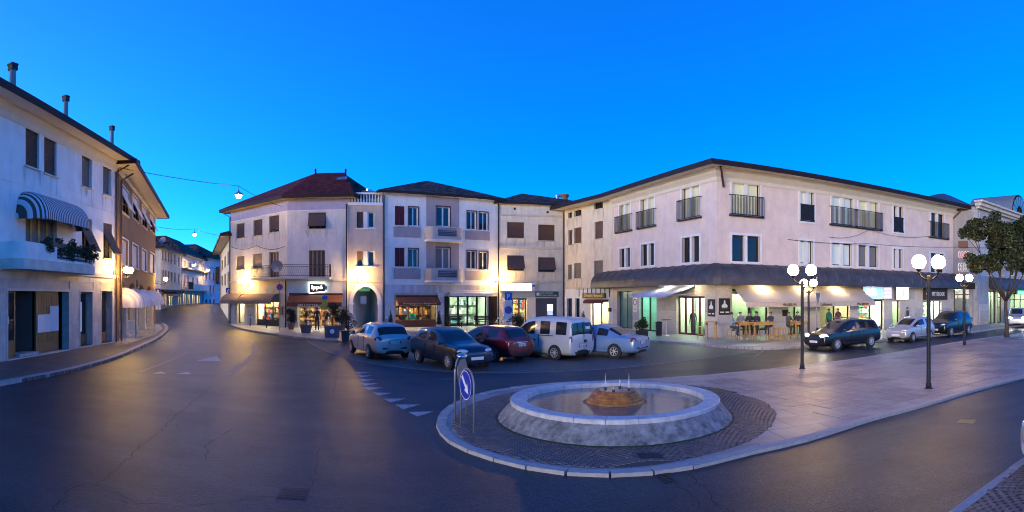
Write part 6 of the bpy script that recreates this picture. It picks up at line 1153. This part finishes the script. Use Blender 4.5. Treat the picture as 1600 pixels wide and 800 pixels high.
# ------------------------------------------------------------------ traffic signs
def disc(mb, c, r, y0, y1, n=28, m=0): mb.loft([[(c[0] + r * cos(2 * pi * k / n), y, c[1] + r * sin(2 * pi * k / n)) for k in range(n)] for y in (y0, y1)], m, True, True); return mb
def hoop_sign(p, ang, zc, rad, label, face=True):
    fr = fr2(p.x, p.y, ang, .055); t = thing('keep_right_sign' if face else 'island_sign', label, 'road sign', fr); R_ = rad + .035; zc -= .055
    MB().tube([(-R_, .03, 0), (-R_, .03, zc)] + [(-R_ * cos(pi * k / 12), .03, zc + R_ * sin(pi * k / 12)) for k in range(1, 12)] + [(R_, .03, zc), (R_, .03, 0)], .021, 8).build('hoop_post', 'greymetal', t, smooth=True)
    disc(MB(), (0, zc), rad, -.012, .012).build('disc', 'blue' if face else 'signback', t)
    if face:
        X = Matrix.Translation((0, -.016, zc)) @ Matrix.Rotation(radians(45), 4, 'Y'); mb = MB(X); k = rad * .8; mb.box(-k, k * .25, -.003, .003, -.15 * k, .15 * k); mb.poly([(k * .2, -.003, -.45 * k), (k, -.003, 0), (k * .2, -.003, .45 * k)]); mb.build('arrow', 'signface', t); mb = MB(); mb.loft([[(rad * cos(2 * pi * k / 28), -.014, zc + rad * sin(2 * pi * k / 28)) for k in range(28)], [(rad * .95 * cos(2 * pi * k / 28), -.014, zc + rad * .95 * sin(2 * pi * k / 28)) for k in range(28)]], 0, True); mb.build('rim', 'signface', t)
    return t
p1, p2 = gp(728, 672, .055), gp(722, 655, .055)
hoop_sign(p1, radians(-62), zz(606, 10.4), .285, 'blue round sign with white diagonal arrow on the fountain island'); t = hoop_sign(p2, radians(74), zz(585, 11.3), .30, 'grey hooped sign seen from behind with a reflector on top', False); MB().ball((0, .0, zz(556, 11.3) - .1), .11, 12, 8, 0, (1.5, 1, .6)).build('reflector', 'steel', t, smooth=True)
def pole_sign(name, label, p, ang, H_, parts, base=.12, r=.03, grp=None):
    fr = fr2(p.x, p.y, ang, base); t = thing(name, label, 'road sign', fr, grp); MB().tube([(0, 0.03, 0), (0, 0.03, H_)], r, 8).build('pole', 'greymetal', t)
    for nm, mt, kind, x, z, a, b in parts:
        y = -.03 - .004 * [q[0] for q in parts].index(nm)
        if kind == 'disc': disc(MB(), (x, z), a, y - .01, y + .01).build(nm, mt, t)
        elif kind == 'bar': MB(Matrix.Translation((x, y, z)) @ Matrix.Rotation(radians(-45 if b > 0 else 45), 4, 'Y')).box(-a, a, -.012, .004, -abs(b), abs(b)).build(nm, mt, t)
        elif kind == 'text': lettering(nm, t, fr, x, y - .012, z, a, b, mt, 'letter', .004, True)
        elif kind == 'tri': mb = MB(); mb.poly([(x - a, y - .012, z - b), (x + a, y - .012, z - b), (x, y - .012, z + b)]); mb.build(nm, mt, t)
        else: MB().box(x - a, x + a, y - .01, y + .01, z - b, z + b).build(nm, mt, t)
    return t
r_ = 40; k = r_ / F
pole_sign('parking_sign', 'blue parking sign stacked over a no parking panel by the square', pt(794.5, r_), 0, 2.75, [('blue_plate', 'bluep', 'box', 0, zz(463, r_) - .12, 5.6 * k, 6 * k), ('P', 'signface', 'text', 0, zz(463, r_) - .12, 5 * k, 8 * k), ('text_plate', 'signface', 'box', 0, zz(473, r_) - .12, 5.8 * k, 3.2 * k), ('white_panel', 'signface', 'box', 0, zz(487.5, r_) - .12, 6.6 * k, 10.6 * k), ('red_disc', 'red', 'disc', 0, zz(484.3, r_) - .12, 5.9 * k, 0), ('blue_disc', 'bluep', 'disc', 0, zz(484.3, r_) - .12, 4.6 * k, 0), ('slash', 'red', 'bar', 0, zz(484.3, r_) - .12, 4.6 * k, .7 * k), ('arrow_plate', 'signface', 'box', 0, zz(502, r_) - .12, 4.8 * k, 2.2 * k), ('arrow_mark', 'ink', 'box', 0, zz(502, r_) - .12, 3.2 * k, .8 * k)])
r_ = 42; k = r_ / F; p = pt(437, r_)
pole_sign('no_parking_sign', 'round blue and red no parking sign beside the taupe awning', p, radians(15), zz(442, r_), [('red_disc', 'red', 'disc', 0, zz(448.5, r_) - .12, 5 * k, 0), ('blue_disc', 'blue', 'disc', 0, zz(448.5, r_) - .12, 4 * k, 0), ('slash', 'red', 'bar', 0, zz(448.5, r_) - .12, 4 * k, .6 * k)])
r_ = 53; k = r_ / F; pole_sign('crossing_sign', 'blue pedestrian crossing sign at the far street corner', pt(357, r_), radians(20), zz(448, r_), [('blue_plate', 'blue', 'box', 0, zz(454, r_) - .12, 4.2 * k, 4.4 * k), ('white_triangle', 'signface', 'tri', 0, zz(454, r_) - .12, 3.2 * k, 3 * k), ('figure', 'ink', 'box', 0, zz(455, r_) - .12, .6 * k, 1.4 * k)])
r_ = 52; k = r_ / F; pole_sign('crossing_sign', 'blue pedestrian crossing sign below the single globe lamp', pt(247, r_), radians(20), zz(449, r_), [('blue_plate', 'blue', 'box', 0, zz(455, r_) - .12, 4 * k, 4.2 * k), ('white_triangle', 'signface', 'tri', 0, zz(455, r_) - .12, 3 * k, 2.8 * k), ('figure', 'ink', 'box', 0, zz(456, r_) - .12, .6 * k, 1.3 * k)])
r_ = 34.5; k = r_ / F; pole_sign('round_sign', 'round sign seen from behind in front of the brown portico', pt(213, r_), radians(150), zz(436, r_), [('disc', 'signback', 'disc', 0, zz(443.5, r_) - .12, 6.3 * k, 0)])
r_ = 30.5; k = r_ / F; pole_sign('give_way_sign', 'triangular sign seen edge on behind the cafe lamp post', pt(1277, r_), radians(40), zz(436, r_), [('triangle', 'signback', 'tri', 0, zz(468, r_) - .12, .42, -.36)])
r_ = 36; k = r_ / F; pole_sign('tourist_sign', 'yellow and blue vertical direction sign among the planters', pt(507.5, r_), 0, zz(446, r_), [('yellow_panel', 'yellowsign', 'box', 0, zz(475, r_) - .12, 4.6 * k, 9 * k), ('blue_panel', 'bluep', 'box', 0, zz(465, r_) - .12, 4.8 * k, 3.2 * k), ('mark', 'ink', 'tri', 0, zz(465, r_) - .12, 1.6 * k, 1.4 * k), ('small_plate', 'signback', 'box', 2 * k, zz(450, r_) - .12, 2 * k, 2.8 * k)])
t = thing('pavement_board', 'white A shaped notice board standing by the portico', 'sign board', fr2(*gp(204, 521, .12)[:2], radians(30), .12)); mb = MB(); 
for s in (-1, 1): MB(Matrix.Rotation(s * radians(12), 4, 'X')).box(-.28, .28, -.02 + s * .05, .02 + s * .05, -.05, .92).build('panel', 'whiteboard', t)
for px, py in ((391, 509), (416.5, 512)):
    p = gp(px, py, .12); t = thing('bollard', '%s black bollard in front of the taupe awning shop' % ('left' if px < 400 else 'right'), 'bollard', fr2(p.x, p.y, 0, .118), 'bollards'); MB().lathe([(.07, 0), (.07, .04), (.045, .06), (.045, .92), (.06, .95), (.04, 1.0)], 10).build('post', 'darkmetal', t, smooth=True); MB().lathe([(.047, .72), (.047, .80)], 10).build('band', 'signface', t)
# ------------------------------------------------------------------ plants in pots
def pot(kind, mat, w_, h):
    if kind == 'sq': return MB().hexa([(-w_ * .9, -w_ * .9, 0), (w_ * .9, -w_ * .9, 0), (w_ * .9, w_ * .9, 0), (-w_ * .9, w_ * .9, 0)], [(-w_, -w_, h), (w_, -w_, h), (w_, w_, h), (-w_, w_, h)])
    return MB().lathe([(w_ * .7, 0), (w_ * .95, h * .9), (w_ * 1.06, h * .9), (w_ * 1.06, h), (w_ * .9, h), (w_ * .85, h * .9)], 16)
def planter(label, px, py, r, kind, pmat, pw, ph, blobs, n, size, mats, trunk=0, name='potted_shrub', base=.118, logo=False):
    p = pt(px, r); fr = fr2(p.x, p.y, az(px) * -1, base); t = thing(name, label, 'plant', fr, 'potted plants'); pot(kind, pmat, pw, ph).build('pot', pmat, t); MB().lathe([(pw * .88, ph * .93), (pw * .3, ph * .95)], 12).build('soil', 'soil', t)
    mb = MB(); rnd = random.Random(int(px)); top = max(b[2] + b[5] * .5 for b in blobs); mb.tube([(0, 0, ph * .8), (.03, 0, (ph + top) / 2), (0, 0, top)], [.035, .025, .01], 6)
    for b in blobs: mb.tube([(0, 0, ph + trunk * .6), (b[0] * .6, b[1] * .6, (b[2] + ph) / 2), (b[0], b[1], b[2])], [.02, .012, .006], 5)
    mb.build('stem', 'bark', t); leaves('foliage', t, fr, blobs, n, size, mats, int(px))
    if logo: mb = MB(); disc(mb, (0, ph * .55), ph * .2, -pw - .012, -pw - .002); mb.build('emblem', 'signface', t)
    return t
rb = lambda n, R, z, s, seed: [(lambda rr: [(rr.uniform(-R, R), rr.uniform(-R, R), z + rr.uniform(-1, 1) * s[1], s[0] * rr.uniform(.7, 1.2), s[0] * rr.uniform(.7, 1.2), s[0] * rr.uniform(.7, 1.2)) for _ in range(n)])(random.Random(seed))][0]
planter('round clipped bush in a terracotta pot left of the brown awning', 455, 512, 43.0, 'rd', 'terracotta', .3, .45, rb(9, .22, 1.15, (.28, .45), 1), 2600, .05, ['leaf1', 'leaf1', 'leaf2']); planter('thin leafy shrub in a grey bowl before the leather shop', 478, 520, 38.8, 'rd', 'pot_grey', .45, .55, rb(8, .3, 1.2, (.2, .45), 2), 500, .05, ['leaf1', 'leafred'])
planter('small tree in a square planter with a white emblem', 519, 531, 34.6, 'sq', 'pot_grey', .48, .72, rb(12, .42, 1.55, (.24, .5), 3), 1500, .055, ['leaf1', 'leaf2'], .4, logo=True); planter('dark bushy shrub between the planters near the arch', 534, 514, 41.5, 'rd', 'terracotta', .3, .4, rb(9, .28, 1.1, (.27, .4), 4), 1800, .05, ['leaf1', 'leaf2'])
planter('reddish shrub in a dark planter beside the silver people carrier', 544, 538, 31.5, 'sq', 'pot_black', .4, .62, rb(10, .3, 1.2, (.22, .35), 5), 1100, .05, ['leafred', 'leafred', 'leaf1'])
for px, r_, lb in ((610.5, 43.2, 'left clipped cone shrub in a white tub by the antique shop'), (686, 44.2, 'right clipped cone shrub in a white tub by the antique shop')): planter(lb, px, 0, r_, 'sq', 'pot_white', .2, .32, [(0, 0, .4 + .1 * k, .27 - .022 * k, .27 - .022 * k, .12) for k in range(11)], 1800, .035, ['leaf1', 'leaf1', 'leaf2'], name='cone_shrub')
planter('grey green shrub behind the maroon hatchback', 808, 0, 33.5, 'rd', 'pot_grey', .35, .5, rb(9, .35, 1.0, (.26, .3), 6), 1500, .05, ['leaf2', 'leaf3']); planter('olive green shrub in a black tub right of the saloon', 1003, 0, 32.6, 'sq', 'pot_black', .38, .55, rb(9, .32, .95, (.24, .2), 7), 1500, .05, ['leaf3', 'leaf2'])
planter('small fir in a pot by the cream wing wall', 911, 0, 44.8, 'rd', 'terracotta', .2, .3, [(0, 0, .5 + .13 * k, .4 - .05 * k, .4 - .05 * k, .1) for k in range(8)], 700, .05, ['leaf1', 'leaf2'], name='potted_fir')
# street tree
p = gp(1573, 527, .055); fr = fr2(p.x, p.y, 0, .055); t = thing('street_tree', 'dark leaved street tree on the paved tongue at the right', 'tree', fr); rnd = random.Random(11)
mb = MB(); mb.tube([(0, 0, -.05), (.02, 0, .8), (-.05, .05, 1.9), (.05, .1, 2.6)], [.17, .13, .115, .1], 10)
ends = []
for k in range(9):
    a = 2 * pi * k / 9 + rnd.uniform(-.3, .3); l = rnd.uniform(1.2, 2.3); e = Vector((cos(a) * l, sin(a) * l, 4.9 + rnd.uniform(.0, 2.2))); m_ = Vector((cos(a) * l * .35, sin(a) * l * .35, 3.3)); mb.tube([(.02, .08, 2.3), m_, e], [.075, .05, .015], 6); ends.append(e)
    for j in range(3): e2 = e + Vector((rnd.uniform(-.8, .8), rnd.uniform(-.8, .8), rnd.uniform(-.5, .7))); mb.tube([m_.lerp(e, .6), e2], [.025, .008], 4); ends.append(e2)
mb.build('trunk', 'bark', t, smooth=True)
bl = [(e.x, e.y, e.z, *[rnd.uniform(.38, .7)] * 2, rnd.uniform(.32, .55)) for e in ends] + [(rnd.uniform(-1.7, 1.7), rnd.uniform(-1.7, 1.7), rnd.uniform(4.4, 7.2), .55, .55, .45) for _ in range(26)]
leaves('crown', t, fr, bl, 40000, .09, ['leaf1', 'leaf1', 'leaf2', 'leaf3'], 12)
# ------------------------------------------------------------------ benches, bicycle, bin, cafe furniture
def bench(label, f, u, out, ln=1.7):
    fr = f.fr @ Matrix.Translation((u, -out, .118)); t = thing('bench', label, 'bench', fr, 'benches')
    for k in range(4): MB().box(-ln / 2, ln / 2, -.22 + k * .115, -.22 + k * .115 + .09, .42, .46).build('seat_slat', 'darkwood', t)
    for k in range(3): MB().box(-ln / 2, ln / 2, .24, .28, .55 + k * .13, .65 + k * .13).build('back_slat', 'darkwood', t)
    for x in (-ln / 2 + .15, ln / 2 - .15): MB().box(x - .03, x + .03, -.2, -.14, 0, .42).box(x - .03, x + .03, .22, .28, 0, .95).box(x - .03, x + .03, -.2, .24, .38, .42).build('leg', 'darkmetal', t)
bench('dark slatted bench below the left shop panes', B4, B4.u(704), 1.0, 1.35); bench('dark slatted bench below the right shop panes', B4, B4.u(748), 1.0, 1.6)
fr = B4.fr @ Matrix.Translation((B4.u(771), -1.3, .118)) @ Matrix.Rotation(radians(8), 4, 'Z'); t = thing('bicycle', 'grey bicycle leaning by the folded grille', 'bicycle', fr); R_ = .33
for x in (-.5, .5):
    mb = MB(); mb.tube([(x + R_ * cos(2 * pi * k / 24), 0, R_ + R_ * sin(2 * pi * k / 24)) for k in range(25)], .018, 6); o = mb.build('wheel', 'rubber', t); mb = MB()
    for k in range(10): a = pi * k / 5; mb.tube([(x, 0, R_), (x + R_ * cos(a), 0, R_ + R_ * sin(a))], .004, 3)
    mb.build('spokes', 'steel', o, fr)
mb = MB(); bb, st_, hd = (-.05, 0, .3), (-.18, 0, .82), (.36, 0, .84)
for a, b in ((bb, st_), (bb, (.40, 0, .68)), ((-.15, 0, .74), hd), ((-.5, 0, R_), bb), ((-.5, 0, R_), (-.16, 0, .74)), (hd, (.5, 0, R_))): mb.tube([a, b], .017, 6)
mb.build('frame', 'steel', t); MB().ball((-.2, 0, .86), .12, 10, 6, 0, (1.1, .7, .35)).build('saddle', 'black', t); MB().tube([(.28, -.26, .95), (.38, -.12, .98), (.36, 0, .93), (.38, .12, .98), (.28, .26, .95)], .014, 6).build('handlebar', 'steel', t); MB().box(.45, .75, -.15, .15, .78, .98).build('basket', 'greymetal', t)
p = pt(1029.5, 36.2); t = thing('litter_bin', 'dark cylindrical bin left of the tall cafe table', 'bin', fr2(p.x, p.y, 0, .118)); MB().lathe([(.2, 0), (.22, .8), (.2, .82)], 14).build('body', 'pot_black', t); MB().lathe([(.235, .82), (.235, .88), (.1, .93)], 14).build('lid', 'darkmetal', t)
def hitable(label, px, r, ln, ang=0, mat='orange', h=1.02, round_=False):
    p = pt(px, r); fr = fr2(p.x, p.y, ang, .118); t = thing('high_table', label, 'table', fr, 'cafe tables')
    if round_: MB().lathe([(.33, h), (.34, h + .03), (.3, h + .035)], 20).build('top', 'darkwood', t); MB().lathe([(.22, 0), (.2, .03), (.03, .06), (.03, h)], 14).build('leg', 'signface', t); return t
    MB().box(-ln / 2, ln / 2, -.32, .32, h, h + .045).build('top', mat, t)
    for x in (-ln / 2 + .06, ln / 2 - .06):
        for y in (-.27, .27): MB().box(x - .03, x + .03, y - .03, y + .03, 0, h).build('leg', mat, t)
    MB().box(-ln / 2 + .06, ln / 2 - .06, -.285, -.255, h - .14, h).build('apron', mat, t); MB().box(-ln / 2 + .06, ln / 2 - .06, .255, .285, h - .14, h).build('apron', mat, t); return t
hitable('tall round table with a white stem by the door', 1041, 36.0, 0, round_=True); hitable('orange wood high table below the corner posters', 1111, 32.6, .75, radians(60)); hitable('short end of the wooden high table beside the man in grey', 1160, 32.4, .75, .05); hitable('long wooden high table under the awning', 1190, 32.5, 1.45, .1); hitable('wooden high table partly behind the lamp post', 1249, 33.0, 1.0, .1)
def stool(label, px, r, h=.74, mat='orange', ang=0):
    p = pt(px, r); fr = fr2(p.x, p.y, ang, .118); t = thing('bar_stool', label, 'stool', fr, 'cafe stools'); MB().box(-.17, .17, -.17, .17, h - .035, h).build('seat', mat, t)
    for x in (-1, 1):
        for y in (-1, 1): MB().tube([(x * .19, y * .19, 0), (x * .14, y * .14, h - .03)], .02, 5).build('leg', mat, t)
    mb = MB()
    for y in (-1, 1): mb.tube([(-.175, y * .175, .25), (.175, y * .175, .25)], .012, 4); mb.tube([(y * .175, -.175, .3), (y * .175, .175, .3)], .012, 4)
    mb.build('foot_rails', mat, t)
STL = [(1143, 31.9, 'wooden bar stool under the man in the grey shirt'), (1157, 33.0, 'wooden bar stool behind the short table end'), (1172, 33.1, 'wooden bar stool at the far side of the long table, left'), (1181, 33.15, 'wooden bar stool at the far side of the long table, middle'), (1204, 33.1, 'wooden bar stool at the right end of the long table'), (1214, 31.6, 'empty wooden bar stool right of the long table'), (1222, 31.5, 'empty wooden bar stool between the two long tables'), (1233, 33.0, 'wooden bar stool left of the table behind the lamp post'), (1246, 33.9, 'wooden bar stool beyond the table behind the lamp post'), (1095, 33.6, 'orange bar stool left of the corner posters')]
for px, r_, lb in STL: stool(lb, px, r_, ang=random.uniform(-.4, .4))
# ------------------------------------------------------------------ people
def person(label, x, y, z, ang, pose, shirt, legs, hair=(.03, .02, .015), h=1.0, bare_arm=False):
    fr = fr2(x, y, ang, z); t = thing('person', label, 'person', fr, 'people at the cafe' if pose == 'sit' else None)
    V = []; E_ = []; R_ = []; tagm = []
    def v(p, r): V.append(Vector(p) * h); R_.append(r * h); return len(V) - 1
    def e(a, b, m): E_.append((a, b)); tagm.append(m)
    sit = pose == 'sit'; hz = .93 if not sit else .80      # faces -Y
    pel = v((0, 0, hz), .125); sp = v((0, .01, hz + .22), .115); chs = v((0, .0, hz + .42), .135); nk = v((0, -.01, hz + .56), .055); hd = v((0, -.035, hz + .67), .085); tp = v((0, -.03, hz + .77), .07)
    e(pel, sp, 1); e(sp, chs, 1); e(chs, nk, 1); e(nk, hd, 0); e(hd, tp, 0); ns = v((0, -.125, hz + .665), .012); e(hd, ns, 0)
    for s in (-1, 1):
        sh = v((s * .17, 0, hz + .46), .062); e(chs, sh, 1)
        if pose == 'sit': el = v((s * .24, -.12, hz + .22), .046); wr_ = v((s * .13, -.36, hz + .27), .034); hn = v((s * .10, -.44, hz + .27), .03)
        elif pose == 'stand': el = v((s * .23, .03, hz + .18), .046); wr_ = v((s * .24, -.04, hz - .06), .034); hn = v((s * .235, -.06, hz - .15), .03)
        e(sh, el, 1); e(el, wr_, 0 if bare_arm else 1); e(wr_, hn, 0)
        for q in range(3): fg = v(V[hn] / h + Vector(((q - 1) * .022, -.05 if sit else -.01, -.01 if sit else -.07)), .011); e(hn, fg, 0)
        th = v(V[hn] / h + Vector((-s * .04, -.02, .0)), .011); e(hn, th, 0)
        hp = v((s * .09, 0, hz - .06), .095); e(pel, hp, 2)
        if sit: kn = v((s * .12, -.40, hz - .10), .068); an = v((s * .11, -.34, hz - .50), .045); ft = v((s * .12, -.47, hz - .54), .038)
        else: kn = v((s * .10, -.03 if s > 0 else .04, .49), .068); an = v((s * .10, .03 if s > 0 else .08, .09), .045); ft = v((s * .115, -.1 if s > 0 else -.05, .045), .038)
        e(hp, kn, 2); e(kn, an, 2); e(an, ft, 3)
    me = bpy.data.meshes.new('body'); me.from_pydata(V, E_, []); o = bpy.data.objects.new('body', me); COL.objects.link(o)
    sm = o.modifiers.new('skin', 'SKIN'); sv = me.skin_vertices[0].data
    for i, r__ in enumerate(R_): sv[i].radius = (r__, r__)
    sv[0].use_root = True; sm.use_smooth_shade = True; ss = o.modifiers.new('s', 'SUBSURF'); ss.levels = 1; bpy.context.view_layer.update()
    bm_ = bpy.data.meshes.new_from_object(o.evaluated_get(bpy.context.evaluated_depsgraph_get())); bpy.data.objects.remove(o)
    bm_.materials.clear()
    for m_ in (M['skin'], shirt, legs, M['shoe']): bm_.materials.append(m_)
    for p in bm_.polygons:
        best = 9; bi = 1
        for (a, b), m_ in zip(E_, tagm):
            A_, d_ = V[a], V[b] - V[a]; k = max(0, min(1, (p.center - A_).dot(d_) / max(1e-9, d_.length_squared))); q = (p.center - A_ - d_ * k).length / max(.02, R_[a] * (1 - k) + R_[b] * k)
            if q < best: best = q; bi = m_
        p.material_index = bi; p.use_smooth = True
    link('body', bm_, t)
    hc = V[hd] + Vector((0, .018, .045)) * h; mb = MB(); mb.loft([[(hc.x + .092 * h * sin(a) * cos(b), hc.y + .102 * h * sin(a) * sin(b) + .012, hc.z + .092 * h * cos(a) - (.05 * h * max(0, sin(b)) if a > 1.2 else 0)) for b in [2 * pi * k / 16 for k in range(16)]] for a in (.05, .5, .95, 1.35, 1.7)], 0, True, True); mb.build('hair', pm('hair_%d' % int(sum(hair) * 1000), hair, .7), t, smooth=True)
    for s in (-1, 1): MB().ball(V[hd] + Vector((s * .032, -.083, .012)) * h, .011 * h, 6, 4).build('eye', 'ink', t)
    MB().box(V[hd].x - .022 * h, V[hd].x + .022 * h, V[hd].y - .092 * h, V[hd].y - .08 * h, V[hd].z - .045 * h, V[hd].z - .037 * h).build('mouth', 'red', t)
    return t
M['skin'] = pm('skin', (.42, .24, .17), .55, var=.05); M['shoe'] = pm('shoe', (.03, .025, .022), .5, var=0)
def cl(n, c): return pm('cloth_' + n, c, .85, var=.12, scale=6)
D = cl('denim', (.03, .045, .10)); K = cl('charcoal', (.03, .03, .034)); BR = cl('brown', (.10, .055, .035))
PPL = [(1143, 31.9, 'man in a pale grey shirt sitting at the table end', 75, cl('pale_grey', (.32, .33, .40)), D, (.02, .015, .012)), (1157, 33.0, 'person in a grey striped top sitting behind the short table', 10, cl('stripe', (.22, .20, .22)), K, (.10, .05, .03)), (1171, 33.15, 'person in black sitting at the far left of the long table', 5, cl('black', (.018, .018, .02)), K, (.02, .015, .012)), (1182, 33.2, 'person in a dark jacket leaning on the long table', -10, cl('dark_jacket', (.028, .028, .035)), K, (.03, .018, .012)), (1204, 33.15, 'person in a dark blue top at the right of the long table', -35, cl('navy', (.035, .045, .06)), D, (.12, .10, .09)), (1232, 33.05, 'person in a grey coat left of the table behind the lamp post', 40, cl('grey_coat', (.07, .068, .07)), K, (.08, .05, .035)), (1246, 33.9, 'person in dark clothes beyond the table behind the lamp post', 5, cl('dark', (.03, .033, .03)), K, (.03, .02, .015))]
for px, r_, lb, a, s_, l_, hr in PPL:
    p = pt(px, r_); person(lb, p.x, p.y, .118 + .05, radians(a) - az(px), 'sit', s_, l_, hr)
p = pt(495.5, 41.5); person('person in a maroon coat standing at the leather shop door', p.x, p.y, .118, radians(200), 'stand', cl('maroon', (.07, .012, .015)), K, (.03, .015, .012))
p = pt(1083, 36.4); person('person in dark clothes standing at the red framed double door', p.x, p.y, .118, radians(190), 'stand', cl('dusk', (.03, .04, .06)), D, (.10, .05, .03))
p = fq.at(fq.u(1288), .5); person('person in a green top standing at the cafe window', p.x, p.y, .118, radians(185), 'stand', cl('green', (.01, .16, .11)), K, (.02, .015, .012))
p = fq.at(fq.u(1303), .45); person('person in a plum top standing at the cafe window', p.x, p.y, .118, radians(170), 'stand', cl('plum', (.10, .03, .06)), K, (.10, .05, .03))
p = fq.at(fq.u(1411), .5); person('person in grey standing by the small green lit doorway', p.x, p.y, .118, radians(30), 'stand', cl('slate', (.06, .065, .075)), K, (.05, .03, .02))
